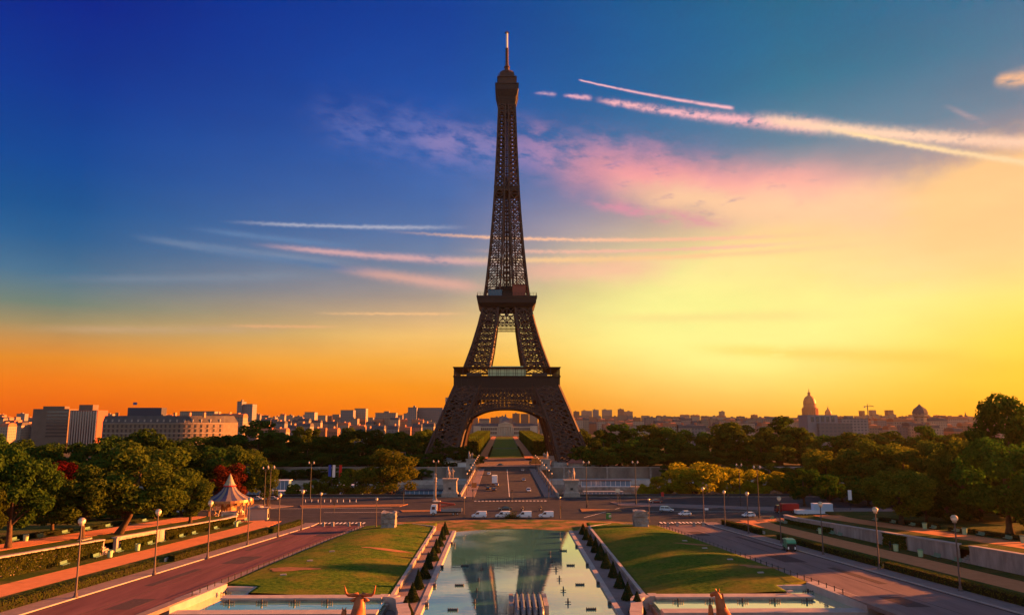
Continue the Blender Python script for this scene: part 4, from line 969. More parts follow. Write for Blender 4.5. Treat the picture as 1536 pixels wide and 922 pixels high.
# clipped cones
def cone_pts(r, n, h, w):
    out = []
    for _ in range(n):
        u = 1 - math.sqrt(r.random()); t = r.uniform(0, 6.283); rad = w * (1 - u) * (1 - .12 * u) * r.uniform(.88, 1.06)
        out.append(((rad * math.cos(t), rad * math.sin(t), .12 + u * h), (math.cos(t), math.sin(t), .35)))
    return out
CONES = []
for v in range(4):
    r = random.Random(50 + v); b = MB(); b.leaves(cone_pts(r, 1500, 2.95 + .2 * r.random(), 1.16 + .1 * r.random()), .13, r); fm = b.mesh('foliage', L_BOX)
    b = MB(); b.lathe([(.9, .15), (.02, 2.6)], 12); b.tube([(0, 0, -.1), (0, 0, .3)], .12, 8); CONES.append((fm, b.mesh('stem', M_BARK)))
for s_, x, y0, n, sw in ((-1, -17.3, 111.2, 10, 'left'), (1, 18.1, 111.6, 10, 'right')):
    for k in range(n):
        y = y0 + 8.58 * k; fm, cm = CONES[rnd.randrange(4)]
        o = empty('topiary_cone', wp(x + rnd.uniform(-.1, .1), y, .3), rnd.uniform(0, 6), 'dark clipped cone shrub on the %s pool walk, %s from the near end' % (sw, nth(k)), 'topiary', 'clipped cones along the pool')
        obj('foliage', fm, o); obj('stem', cm, o); q = rnd.uniform(.86, 1.14); o.scale = (q, q, rnd.uniform(.85, 1.12))

# hedges, ivy
PLAN = True
def hedge(name, s_, fa, fb, y0, y1, zf, h, m, label, cat='hedge', dens=16, size=.16, core=M_BARK):
    r = random.Random(int(y0 * 10)); pts = []; L_ = y1 - y0
    def add(n, fn):
        for _ in range(int(n)): pts.append(fn())
    def side(f, sg): 
        y = r.uniform(y0, y1); z = zf(0, y) + r.uniform(0, h); bulge = .10 * mnoise.noise(Vector((y * .8, z, 1)))
        return ((s_ * (f(y) + sg * bulge), y, z), (s_ * sg, 0, .2))
    def topf():
        y = r.uniform(y0, y1); a = r.uniform(fa(y), fb(y)); return ((s_ * a, y, zf(0, y) + h + .12 * mnoise.noise(Vector((a, y * .7, 5)))), (0, 0, 1))
    def endf(y, sg):
        a = r.uniform(fa(y), fb(y)); return ((s_ * a, y, zf(0, y) + r.uniform(0, h)), (0, sg, .2))
    wd = fb(y0) - fa(y0)
    add(dens * L_ * h, lambda: side(fa, -1)); add(dens * .5 * L_ * h, lambda: side(fb, 1)); add(dens * L_ * wd, topf); add(dens * 1.5 * wd * h, lambda: endf(y0, -1)); add(dens * 1.5 * wd * h, lambda: endf(y1, 1))
    b = MB(); b.leaves(pts, size, r); b.m = 1
    n = max(2, int(L_ / 5)); secs = []
    for i in range(n + 1):
        y = y0 + .12 + (L_ - .24) * i / n; A, B = fa(y) + .12, fb(y) - .12; zb, zt = zf(0, y) - .1, zf(0, y) + h - .12
        secs.append([(s_ * A, y, zb), (s_ * B, y, zb), (s_ * B, y, zt), (s_ * A, y, zt)][::s_])
    b.loft(secs); return tag(b.build(name, [m, core]), label, cat)
M_HCORE = mat('hedge inside twigs', (.016, .018, .008), .95)
for s_, sw, runs in ((-1, 'left', ((84, 139.5, 'near'), (145, 187, 'middle'), (190, 210, 'far'))), (1, 'right', ((84, 135.5, 'near'), (138, 176, 'middle'), (186, 208, 'far')))):
    for y0, y1, nm in runs:
        hedge('hedge', s_, lambda y: xo(y) + 4.1, lambda y: xo(y) + 5.6, y0, y1, Zr, 1.35, L_HEDGE, '%s low clipped hedge between the %s road walk and the sandy path' % (nm, sw), core=M_HCORE)
        b = MB(); secs = []
        for i in range(9):
            y = y0 + (y1 - y0) * i / 8; A = xo(y) + 5.75; secs.append([(s_ * A, y, zr(y) - .2), (s_ * (A + .45), y, zr(y) - .2), (s_ * (A + .45), y, zr(y) + .75), (s_ * A, y, zr(y) + .75)][::s_])
        b.loft(secs); tag(b.build('kerb_wall', M_COPING), 'narrow stone edging behind the %s hedge of the %s road' % (nm, sw), 'wall')
hy = lambda y: ht(y) - .25
def ivy(s_, y0, y1, label, dens=14, hfun=None):
    r = random.Random(int(y0)); pts = []
    for _ in range(int(dens * 3.2 * (y1 - y0) * 3)):
        y = r.uniform(y0, y1); hh = ht(y) * (hfun or 1.0); z = zr(y) + r.uniform(0, 1) * hh; bl = .35 + .28 * mnoise.noise(Vector((y * .5, z * .8, 2)))
        pts.append(((s_ * (xo(y) + 24 - bl), y, z), (-s_, 0, .3)))
        if r.random() < .25: pts.append(((s_ * (xo(y) + 24.0 - r.uniform(0, .6)), y, zr(y) + hh + r.uniform(-.1, .12)), (0, 0, 1)))
    b = MB(); b.leaves(pts, .25, r); return tag(b.build('ivy', L_HEDGE), label, 'ivy')
ivy(-1, 76, 153, 'thick ivy covering the near left terrace wall', 15)
ivy(-1, 159, 172, 'clump of ivy right of the left garden stairs', 16, .8)
ivy(-1, 176, 211, 'long band of ivy on the far left terrace wall', 13)
ivy(1, 158, 166, 'dark bush of ivy on the right terrace wall', 16)
ivy(1, 186, 211, 'thin ivy at the far end of the right terrace wall', 9, .6)
for s_, sw in ((-1, 'left'), (1, 'right')):
    for k, (y0, y1) in enumerate(((150, 172), (176, 198))):
        hedge('hedge', s_, lambda y: xo(y) + 43.0, lambda y: xo(y) + 44.4, y0, y1, Zt, 1.0, L_BOX, '%s dark low hedge behind the benches of the %s terrace' % (['near', 'far'][k], sw), core=M_HCORE)
    hedge('hedge', s_, lambda y: xo(208) + 26, lambda y: xo(208) + 44, 214.5, 216, lambda a, y: 0, .9, L_BOX, 'dark low hedge closing the end of the %s terrace' % sw, core=M_HCORE)

PLAN = False
# clipped tree blocks on the long field beyond the tower
def box_tree_mesh():
    r = random.Random(3); pts = []
    for _ in range(2600):
        f = r.randrange(5); u, v = r.uniform(-1, 1), r.uniform(0, 1)
        if f == 4: p, n_ = (u * 9, r.uniform(-1, 1) * 24, 12 + .3 * r.uniform(-1, 1)), (0, 0, 1)
        elif f < 2: sg = 1 if f else -1; p, n_ = (sg * 9, u * 24, v * 12), (sg, 0, .1)
        else: sg = 1 if f == 3 else -1; p, n_ = (u * 9, sg * 24, v * 12), (0, sg, .1)
        pts.append((p, n_))
    b = MB(); b.leaves(pts, .9, r); b.m = 1; b.bb(-8.6, 8.6, -23.6, 23.6, 0, 11.8); fm = b.mesh('crown', [L_OLIVE, M_HCORE])
    return fm
fm = box_tree_mesh()
for s_, sw in ((-1, 'left'), (1, 'right')):
    for k in range(10):
        o = obj('clipped_hedge', fm, None, (s_ * 31.5, 640 + 53 * k, 0))
        tag(o, 'tall box clipped avenue hedge %s of the long lawn, %s block beyond the tower' % (sw, nth(k)), 'hedge', 'clipped avenue hedges beyond the tower')
for s_, sw in ((-1, 'left'), (1, 'right')):
    for k in range(5):
        o = tree(754.5 + s_ * 110, 700 + 110 * k, 640 - s_ * 1 + 1.5 * k, 40, 'wood', 'olive', 'olive tree beside the clipped avenue blocks on the %s, %s beyond the tower' % (sw, nth(k)), 'trees beyond the tower', zb=0)
# long field
flat('lawn', rect(-13, 13, 590, 760), .06, M_GRASS, 'near lawn of the long field seen under the arch', 'lawn')
flat('lawn', rect(-13, 13, 780, 1250), .06, M_GRASS, 'far lawn of the long field seen under the arch', 'lawn')
for s_, sw in ((-1, 'left'), (1, 'right')):
    flat('path', rect(min(s_ * 14.5, s_ * 21.5), max(s_ * 14.5, s_ * 21.5), 560, 1290), .03, M_SAND, 'sandy avenue %s of the long field under the arch' % sw, 'path')
    hedge('hedge', s_, lambda y: 13.2, lambda y: 14.3, 600, 800, lambda a, y: 0, 1.2, L_BOX, 'thin dark hedge along the %s edge of the long field' % sw, dens=2.5, size=.4, core=M_HCORE)
flat('road', rect(-200, 200, 456.5, 476), .02, M_ASPH, 'quay road on the far bank before the tower', 'road')
flat('pavement', rect(-75, 75, 478, 575), .03, M_PAVE, 'paved square under the tower legs', 'pavement')
# ------------------------------------------------------------------ street lamps
def globe_lamp_meshes():
    b = MB(); b.tube([(0, 0, 0), (0, 0, .5), (0, 0, .55), (0, 0, 8.1)], [.19, .19, .12, .075], 9); post = b.mesh('post', M_POLE)
    b = MB(); b.lathe([(.30, 0), (.30, .12), (.2, .25), (.14, .3)], 10); base = b.mesh('base', M_POLE)
    b = MB(); b.sm = True; b.lathe([(.001, .70), (.24, .64), (.37, .45), (.40, .32), (.36, .16), (.2, .0)], 14, (0, 0, 8.1)); glo = b.mesh('globe', M_GLOBE)
    b = MB(); b.lathe([(.24, -.1), (.26, .06), (.1, .1)], 10, (0, 0, 8.05)); b.lathe([(.42, .42), (.40, .52), (.24, .72), (.001, .78)], 12, (0, 0, 8.1)); cup = b.mesh('cap', mat('lamp cap metal', (.40, .33, .24), .35, metal=.5))
    return post, base, glo, cup
LP = globe_lamp_meshes()
def globe_lamp(px, pt, pb, label, group='globe lamps of the gardens', Y=None):
    p = ong(px, pb) if Y is None else at(px, pb, Y)
    o = empty('street_lamp', (p.x, p.y, gz(p.x, p.y) + .1), 0, label, 'street lamp', group)
    h = (at(px, pt, p.y).z - o.location.z)
    for n, me in zip(('post', 'base', 'globe', 'cap'), LP): obj(n, me, o)
    k = h / 8.85; q = max(.9, k); o.scale = (q, q, k); return o
for k, (px, pt, pb) in enumerate(((113, 776, 897), (231, 763, 862), (311, 750, 838), (371, 745, 818), (417, 739, 805), (452, 734, 795), (480, 738, 785))):
    globe_lamp(px, pt, pb, 'globe lamp on the walk of the left road, %s counting from the viewer' % nth(k))
for k, (px, pt, pb) in enumerate(((1441, 772, 887), (1319, 760, 854), (1235, 752, 832), (1172, 744, 815), (1123, 737, 800), (1088, 735, 790), (1056, 730, 783))):
    globe_lamp(px, pt, pb, 'globe lamp on the walk of the right road, %s counting from the viewer' % nth(k))
for px, pt, pb, lb in ((564, 746, 790, 'lone globe lamp on the crossing left of the weathered pillar'), (974, 747, 783, 'lone globe lamp just right of the right weathered pillar'), (840, 744, 777, 'globe lamp at the kerb in front of the right bridge pedestal'), (696, 744, 777, 'globe lamp at the kerb right of the crane truck')):
    globe_lamp(px, pt, pb, lb)
# tall double lamps
b = MB(); b.tube([(0, 0, 0), (0, 0, 1.2), (0, 0, 1.3), (0, 0, 15)], [.26, .24, .17, .10], 9); DP = b.mesh('post', M_DARK)
b = MB(); b.beam((-1.0, 0, 15), (1.0, 0, 15), .14); b.beam((-.9, 0, 15), (0, 0, 13.8), .08); b.beam((.9, 0, 15), (0, 0, 13.8), .08); DA = b.mesh('arm', M_DARK)
b = MB(); b.lathe([(.12, 0), (.30, .45), (.34, .55), (.12, .95), (.02, 1.15)], 8); DL = b.mesh('lantern', mat('lantern glass', (.42, .36, .30), .3, spec=.5))
def double_lamp(px, pt, pb, Y, label, group='tall twin lantern lamps'):
    p = at(px, pb, Y); z0 = max(0.0, p.z) if abs(p.x) > 19 else .15
    o = empty('street_lamp', (p.x, Y, z0), 0, label, 'street lamp', group); obj('post', DP, o); obj('arm', DA, o)
    for x in (-.95, .95): obj('lantern', DL, o, (x, 0, 14.8))
    k = (at(px, pt, Y).z - z0) / 15.8; o.scale = (max(k, .9), max(k, .9), k)
for px, pt, pb, Y, lb in ((880, 691, 761, 252, 'tall twin lantern lamp on the small island right of the bridge'), (954, 691, 756, 262, 'tall twin lantern lamp by the river railing right of the bridge'), (1111, 695, 758, 258, 'tall twin lantern lamp before the golden tree row'),
                          (1139, 698, 776, 226, 'nearest tall twin lantern lamp on the right side'), (653, 690, 748, 268, 'tall twin lantern lamp left of the left bridge statue'), (465, 692, 748, 270, 'tall twin lantern lamp before the white boats'),
                          (396, 700, 757, 246, 'tall twin lantern lamp right of the carousel, left of a pair'), (403, 698, 776, 224, 'tall twin lantern lamp right of the carousel, right of a pair')):
    double_lamp(px, pt, pb, Y, lb)
b = MB(); b.tube([(0, 0, 0), (0, 0, .8), (0, 0, 8)], [.16, .13, .07], 8); BP = b.mesh('post', M_DARK)
b = MB(); b.sm = True; b.lathe([(.001, .62), (.25, .5), (.32, .3), (.2, .02)], 10, (0, 0, 8)); BG = b.mesh('globe', M_GLOBE)
for s_, sw in ((-1, 'left'), (1, 'right')):
    for k in range(9):
        o = empty('street_lamp', wp(s_ * 16.7, 288 + k * 18, .18), 0, 'slim globe lamp on the %s walk of the bridge, %s from the near end' % (sw, nth(k)), 'street lamp', 'lamps along the bridge'); obj('post', BP, o); obj('globe', BG, o)

# ------------------------------------------------------------------ benches and bins
def bench_meshes():
    b = MB()
    for i in range(4): b.box((0, -.05 - .12 * i + .2, .46), (2.0, .10, .04))
    seat = b.mesh('seat', M_GREENP); b = MB()
    for i in range(4): b.beam((-1, .27 + .03 * i, .56 + .12 * i), (1, .27 + .03 * i, .56 + .12 * i), .04, .10)
    back = b.mesh('backrest', M_GREENP); b = MB()
    b.beam((0, -.2, 0), (0, -.16, .45), .06); b.beam((0, .3, 0), (0, .26, .5), .06); b.beam((0, .26, .5), (0, .4, 1.0), .05); b.beam((0, -.2, .42), (0, .28, .42), .05)
    return seat, back, b.mesh('leg', M_DARK)
BM = bench_meshes()
def bench(p, rz, label, group, k=1.0):
    o = empty('park_bench', p, rz, label, 'bench', group); obj('seat', BM[0], o); obj('backrest', BM[1], o)
    for x in (-.85, .85): obj('leg', BM[2], o, (x, 0, 0))
    o.scale = (k, k, k); return o
lb = [(76, 849), (126, 838), (160, 830), (209, 819), (226, 815), (257, 808), (277, 803), (318, 796), (347, 789), (356, 787), (380, 783)]
for k, (px, py) in enumerate(lb):
    p = ong(px, py); y = ya(p.y); p = wp(-(xo(y) + 21.4), y, zr(y) + .10); bench(p, R(90), 'green bench at the foot of the ivied left wall, %s from the near end' % nth(k), 'benches below the left wall', 1.15)
rb = [(1454, 841), (1422, 832), (1273, 803), (1262, 800), (1243, 797), (1190, 787), (1182, 785), (1173, 783), (1160, 780)]
for k, (px, py) in enumerate(rb):
    p = ong(px, py); y = ya(p.y); bench(wp(xo(y) + 21.6, y, zr(y) + .10), R(-90), 'green bench at the foot of the pale right wall, %s from the near end' % nth(k), 'benches below the right wall', 1.15)
for k in range(9):
    y = 136 + 7.4 * k; bench(wp(-(xo(y) + 40.2), y, zr(y) + ht(y) + .04), R(90), 'green bench along the left terrace walk, %s from the near end' % nth(k), 'benches on the left terrace', 1.1)
    bench(wp(xo(y) + 40.2, y, zr(y) + ht(y) + .04), R(-90), 'green bench along the right terrace walk, %s from the near end' % nth(k), 'benches on the right terrace', 1.1)
b = MB(); b.sm = False; b.lathe([(.001, 0), (.30, .0), (.36, .9), (.30, .92), (.26, .3)], 12); BIN = b.mesh('body', M_BINP)
b = MB(); b.lathe([(.38, .88), (.40, .95), (.34, .97), (.33, .88)], 12); BINR = b.mesh('rim', M_GREENP)
def bin_(p, label): 
    o = empty('litter_bin', p, 0, label, 'litter bin', 'litter bins'); obj('body', BIN, o); obj('rim', BINR, o); o.scale = (1.5, 1.5, 1.5)
for px, py, s_, lb_ in ((152, 836, -1, 'pale green litter bin in front of the left garden stairs'), (195, 826, -1, 'pale green litter bin beside the long bench under the left wall'), (366, 790, -1, 'pale green litter bin near the far lamps on the left path'), (1368, 824, 1, 'pale green litter bin between walker and stairs on the right'), (1406, 830, 1, 'pale green litter bin left of the nearest right bench'), (1251, 800, 1, 'pale green litter bin between benches on the right path')):
    p = ong(px, py); y = ya(p.y); bin_(wp(s_ * (xo(y) + 20.6), y, zr(y) + .1), lb_)
for k, (s_, y) in enumerate(((-1, 141), (-1, 154), (1, 147), (1, 163), (1, 176))):
    bin_(wp(s_ * (xo(y) + 40.4), y, zr(y) + ht(y) + .03), 'pale bin by the benches of the %s terrace walk, %s from the viewer' % (('left', nth(k)) if s_ < 0 else ('right', nth(k - 2))))

# ------------------------------------------------------------------ low railing along both lawn banks
for s_, sw in ((-1, 'left'), (1, 'right')):
    t = empty('low_railing', wp(s_ * 47, 160, zr(160)), 0, 'low railing of short posts between the %s road and the lawn bank' % sw, 'railing')
    b = MB(); b.box((0, 0, .36), (.11, .11, .8)); b.box((0, 0, .79), (.15, .15, .06)); pm = b.mesh('post', M_DARK)
    pts = []; y = 204.0
    while y > 112: pts.append(tuple(wp(s_ * (xi(y) - 1.5), y, zr(y) + .12))); y -= 2.35
    for p in pts: obj('post', pm, t, Vector(p) - t.location)
    b = MB()
    for a, c in zip(pts, pts[1:]): b.beam(Vector(a) + Vector((0, 0, .62)) - t.location, Vector(c) + Vector((0, 0, .62)) - t.location, .05)
    o = b.build('rail', M_DARK, t)

# gates at the far ends of the roads
for s_, sw, px in ((-1, 'left', (485, 499, 523, 539)), (1, 'right', (1002, 1016, 1041, 1055))):
    for k in (0, 1):
        a = atz(px[2 * k], 789, 0); c = atz(px[2 * k + 1], 789, 0)
        t = empty('barrier', (a.x, a.y, 0), 0, '%s half of the low stone and bar barrier closing the %s road' % (['left', 'right'][k], sw), 'barrier')
        q = MB(); q.box((0, 0, .6), (.7, .7, 1.2), 0, .85); q.build('stone_post', M_STONE2, t); q = MB(); q.box((c.x - a.x, 0, .6), (.7, .7, 1.2), 0, .85); q.build('stone_post', M_STONE2, t)
        q = MB(); q.beam((0, 0, .7), (c.x - a.x, 0, .7), .1); q.beam((0, 0, .35), (c.x - a.x, 0, .35), .1); q.build('bar', M_DARK, t)

# weathered pillars
def rough_block(q, sx, sy, z0, z1, seed, amp=.16, n=9, top_rag=0.0):
    r = random.Random(seed); vs = []; fs = []; per = []
    N_ = n
    for i in range(N_): per.append((-1 + 2 * i / N_, -1))
    for i in range(N_): per.append((1, -1 + 2 * i / N_))
    for i in range(N_): per.append((1 - 2 * i / N_, 1))
    for i in range(N_): per.append((-1, 1 - 2 * i / N_))
    m = 16; w = len(per); secs = []
    for j in range(m + 1):
        z = z0 + (z1 - z0) * j / m; sec = []
        for u, v in per:
            d = amp * (mnoise.noise(Vector((u * 2.1 + seed, v * 2.1, z * .9))) + .6 * mnoise.noise(Vector((u * 5 + seed, v * 5, z * 2.3)))) + (.06 if (j % 4 == 0) else 0)
            zz = z + (top_rag * mnoise.noise(Vector((u * 1.7, v * 1.7, seed))) if j == m else 0)
            sec.append((u * sx / 2 * (1 + d / sx * 2), v * sy / 2 * (1 + d / sy * 2), zz))
        secs.append(sec)
    q.loft(secs)
for px, pb, pt, sw, sd_ in ((583, 796, 768, 'left', 1.3), (961, 793, 766, 'right', 4.7)):
    p = atz(px, pb, 0); h = at(px, pt, p.y).z
    t = empty('stone_pillar', (p.x, p.y, .0), 0, 'stout weathered stone pillar with worn carving at the far end of the %s lawn bank' % sw, 'pillar')
    q = MB(); rough_block(q, 3.7, 3.4, -.3, h, sd_, .22, 9, .7); q.build('shaft', M_STONE2, t)
    q = MB(); rough_block(q, 4.2, 3.9, -.3, .55, sd_ + 2, .06); q.build('plinth', M_STONE2, t)

# ------------------------------------------------------------------ statues
def horse_group(name, loc, rz, k, m, parent, mirror=1):
    V = [(0, 0, 1.55), (0, .75, 1.62), (0, 1.15, 1.9), (0, 1.45, 2.45), (0, 1.6, 2.75), (0, 1.95, 2.55), (0, 2.2, 2.35), (0, -.75, 1.6), (0, -1.05, 1.6), (0, -1.35, 1.3), (0, -1.4, .8)]
    E = [(0, 1), (1, 2), (2, 3), (3, 4), (4, 5), (5, 6), (0, 7), (7, 8), (8, 9), (9, 10)]; Rr = [.46, .46, .36, .22, .2, .17, .12, .46, .28, .10, .06]
    for x in (-.26, .26):
        n = len(V); lift = .0
        V += [(x, .95, 1.2), (x, 1.0 + (.35 if x > 0 else 0), .75), (x, .98 + (.15 if x > 0 else 0), .06)]; E += [(1, n), (n, n + 1), (n + 1, n + 2)]; Rr += [.2, .11, .09]
        n = len(V); V += [(x, -.9, 1.2), (x, -1.12, .72), (x, -1.0, .06)]; E += [(7, n), (n, n + 1), (n + 1, n + 2)]; Rr += [.24, .11, .09]
    o = skin('horse', V, E, Rr, m, parent); o.location = loc; o.scale = (k, k, k); o.rotation_euler = (0, 0, rz)
    V = [(0, 0, 1.0), (0, .02, 1.35), (0, 0, 1.62), (0, .02, 1.78), (0, .06, 1.98)]; E = [(0, 1), (1, 2), (2, 3), (3, 4)]; Rr = [.17, .18, .17, .07, .12]
    for x in (-1, 1):
        n = len(V); V += [(x * .22, 0, 1.56), (x * .36, .12, 1.28), (x * .45, .42, 1.38)]; E += [(2, n), (n, n + 1), (n + 1, n + 2)]; Rr += [.08, .065, .05]
        n = len(V); V += [(x * .12, 0, .92), (x * .15, .06 * x, .5), (x * .17, .04, .04), (x * .17, .2, .03)]; E += [(0, n), (n, n + 1), (n + 1, n + 2), (n + 2, n + 3)]; Rr += [.11, .08, .06, .05]
    w = skin('warrior', V, E, Rr, m, parent); w.location = Vector(loc) + Vector((1.05 * k * mirror * math.cos(rz), 1.05 * k * mirror * math.sin(rz) + .5, 0)); w.scale = (k * 1.25,) * 3; w.rotation_euler = (0, 0, rz)
for px, pb, pt, Y, lb_, mir in ((675, 752, 717, 295, 'horse and warrior statue on the near left bridge pedestal', 1), (857, 748, 719, 295, 'horse and warrior statue on the near right bridge pedestal', -1), (706, 703, 688, 451, 'horse and warrior statue on the far left bridge pedestal', 1), (818.5, 703, 688, 451, 'horse and warrior statue on the far right bridge pedestal', -1)):
    p = at(px, pb, Y); h = at(px, pt, Y).z
    t = empty('statue', (p.x, Y, 0), 0, lb_, 'statue', 'statues on the bridge pedestals')
    q = MB(); q.box((0, 0, .7), (6.4, 5.4, 1.6)); q.box((0, 0, 1.7), (5.9, 4.9, .5), 0, .94); q.box((0, 0, (1.9 + h - .9) / 2), (5.3, 4.3, h - 2.8), 0, .96); q.box((0, 0, h - .6), (5.7, 4.7, .5)); q.box((0, 0, h - .2), (6.1, 5.0, .4)); q.build('pedestal', M_STONE, t)
    q = MB(); q.box((0, -2.22, h * .48), (1.0, .2, .8)); q.build('plaque', M_DARK, t)
    horse_group('figure', (-.8 * mir, -.3, h), R(8 if mir > 0 else -8), 1.55, M_STONE2, t, mir)
# gilded animals near the viewer
def bull():
    p = at(538, 905, 84); z0 = 5.1
    t = empty('bull_statue', (p.x, 84, z0), 0, 'gilded bull statue with wide lyre horns seen from behind beside a small deer', 'statue')
    q = MB(); q.box((0, -1.2, .85), (5.0, 6.6, 1.7)); q.build('pedestal', M_STONE, t)
    V = [(0, -2.2, 3.2), (0, -.8, 3.5), (0, .1, 4.1), (0, .35, 4.75), (0, .5, 5.45), (0, .95, 5.55), (0, 1.45, 5.1), (0, -3.4, 3.0), (0, -3.9, 2.4), (0, -4.0, 1.9)]
    E = [(0, 1), (1, 2), (2, 3), (3, 4), (4, 5), (5, 6), (0, 7), (7, 8), (8, 9)]; Rr = [.85, .92, .86, .70, .50, .46, .30, .75, .10, .06]
    for x in (-.5, .5):
        n = len(V); V += [(x, -.3, 2.6), (x * 1.1, .2, 2.2), (x * 1.1, .1, 1.75)]; E += [(1, n), (n, n + 1), (n + 1, n + 2)]; Rr += [.34, .2, .17]
        n = len(V); V += [(x, -3.3, 2.5), (x * 1.1, -3.6, 2.1), (x * 1.1, -3.4, 1.75)]; E += [(7, n), (n, n + 1), (n + 1, n + 2)]; Rr += [.4, .2, .17]
    o = skin('bull', V, E, Rr, M_BRONZE, t)
    for x in (-1, 1):
        q = MB(); q.sm = True; q.tube([(x * .2, .62, 5.82), (x * .75, .6, 5.78), (x * 1.25, .58, 5.78), (x * 1.52, .55, 6.0), (x * 1.6, .52, 6.4), (x * 1.72, .5, 6.85)], [.26, .20, .16, .13, .09, .03], 9); q.build('horn', M_BRONZE, t)
        q = MB(); q.sm = True; q.tube([(x * .4, .55, 5.45), (x * .75, .5, 5.28), (x * 1.05, .5, 5.25)], [.12, .22, .04], 8); q.build('ear', M_BRONZE, t)
    V = [(-1.5, -1.6, 2.9), (-1.5, -.8, 3.0), (-1.52, -.45, 3.6), (-1.5, -.35, 4.25), (-1.5, .0, 4.3), (-1.5, .3, 4.1)]; E = [(i, i + 1) for i in range(5)]; Rr = [.42, .45, .34, .30, .25, .14]
    n = len(V); V += [(-1.7, -.8, 2.2), (-1.7, -.8, 1.75), (-1.3, -.8, 2.2), (-1.3, -.8, 1.75)]; E += [(1, n), (n, n + 1), (1, n + 2), (n + 2, n + 3)]; Rr += [.14, .1, .14, .1]
    skin('deer', V, E, Rr, M_BRONZE, t)
    q = MB(); q.tube([(-1.62, -.3, 4.45), (-1.72, -.25, 4.75)], [.1, .02], 6); q.tube([(-1.4, -.3, 4.45), (-1.28, -.25, 4.75)], [.1, .02], 6); q.build('deer_ear', M_BRONZE, t)
bull()
def horse2():
    p = at(1080, 905, 84); z0 = 5.1
    t = empty('horse_statue', (p.x, 84, z0), 0, 'gilded horse statue with raised neck seen from behind beside a dog', 'statue')
    q = MB(); q.box((0, -1.2, .85), (5.0, 6.6, 1.7)); q.build('pedestal', M_STONE, t)
    V = [(.3, -2.2, 3.2), (.3, -.8, 3.4), (.25, 0, 4.0), (.15, .3, 4.7), (.02, .45, 5.35), (-.12, .62, 5.86), (-.5, .85, 5.78), (-.75, 1.1, 5.45), (.3, -3.2, 3.0)]
    E = [(i, i + 1) for i in range(7)] + [(0, 8)]; Rr = [.8, .85, .72, .58, .46, .36, .28, .22, .7]
    for x in (-.4, .9):
        n = len(V); V += [(x, -.5, 2.5), (x, -.4, 2.1), (x, -.5, 1.75)]; E += [(1, n), (n, n + 1), (n + 1, n + 2)]; Rr += [.3, .17, .15]
        n = len(V); V += [(x, -3.1, 2.5), (x, -3.3, 2.1), (x, -3.2, 1.75)]; E += [(8, n), (n, n + 1), (n + 1, n + 2)]; Rr += [.34, .17, .15]
    skin('horse', V, E, Rr, M_BRONZE, t)
    q = MB(); q.tube([(-.2, .5, 6.05), (-.3, .5, 6.4)], [.12, .03], 6); q.tube([(.08, .5, 6.05), (.12, .5, 6.4)], [.12, .03], 6); q.build('ear', M_BRONZE, t)
    q = MB(); q.loft([[(x + .25 - .0 * i, y - .25, z), (x + .45, y - .35, z), (x + .45, y - .15, z)] for i, (x, y, z) in enumerate(((.2, -.2, 4.1), (.1, .1, 4.8), (0, .3, 5.4), (-.05, .4, 6.0)))]); q.build('mane', M_BRONZE, t)
    V = [(-1.15, -1.4, 2.8), (-1.15, -.7, 2.9), (-1.15, -.35, 3.6), (-1.12, -.3, 4.3), (-1.12, -.2, 4.75), (-1.12, .2, 4.7)]; E = [(i, i + 1) for i in range(5)]; Rr = [.4, .42, .34, .28, .24, .13]
    n = len(V); V += [(-1.3, -.7, 2.1), (-1.3, -.7, 1.75), (-.95, -.7, 2.1), (-.95, -.7, 1.75)]; E += [(1, n), (n, n + 1), (1, n + 2), (n + 2, n + 3)]; Rr += [.14, .1, .14, .1]
    skin('dog', V, E, Rr, M_BRONZE, t)
horse2()

# ------------------------------------------------------------------ fountain
def cannons():
    t = empty('water_cannon', (1.5, 125.5, 0), 0, 'bank of ten dark metal water cannons rising at the near end of the pool', 'fountain')
    q = MB(); q.bb(-3.0, 3.0, -6, 2.6, -.6, .25); q.box((-3.1, -1.2, .8), (.8, 4.5, 1.4)); q.box((3.1, -1.2, .8), (.8, 4.5, 1.4)); q.build('base', M_STONE2, t)
    m = mat('grey painted steel', (.16, .18, .19), .4, (.11, .12, .13), 2, metal=.3)
    for row in (0, 1):
        for i in range(5):
            x = -2.1 + 1.05 * i; y0 = -4.4 + 2.4 * row; q = MB(); q.sm = True
            q.tube([(x, y0 - .6, .3), (x, y0, 1.15), (x, y0 + 1.9, 1.7 - .1 * row)], [.48, .5, .42], 12); q.build('barrel', m, t)
            q = MB(); q.lathe([(.56, 0), (.56, .25), (.5, .25)], 12, (x, y0 + .2, .75)); q.tube([(x, y0 + .1, 1.18), (x, y0 + .34, 1.25)], .56, 12); q.build('collar', m, t)
            if row == 1:
                q = MB(); q.tube([(x, y0 + 1.8, 1.6), (x, y0 + 2.5, 1.85)], [.26, .12], 10); q.build('nozzle', M_DARK, t)
    t.scale = (.88, 1.8, .95)
cannons()
def cluster(p, label, k=1.0):
    t = empty('fountain_jet', p, 0, label, 'fountain jet', 'jets standing in the pool')
    q = MB(); q.tube([(-1.2, 0, .12), (1.2, 0, .12)], .16, 7); q.tube([(-1.2, .5, .12), (1.2, .5, .12)], .16, 7); q.build('pipe', M_DARK, t)
    for i in range(5):
        q = MB(); q.tube([(-1.1 + .55 * i, .25, 0), (-1.1 + .55 * i, .25, .55)], [.2, .12], 7); q.build('nozzle', M_DARK, t)
    t.scale = (k, k, k)
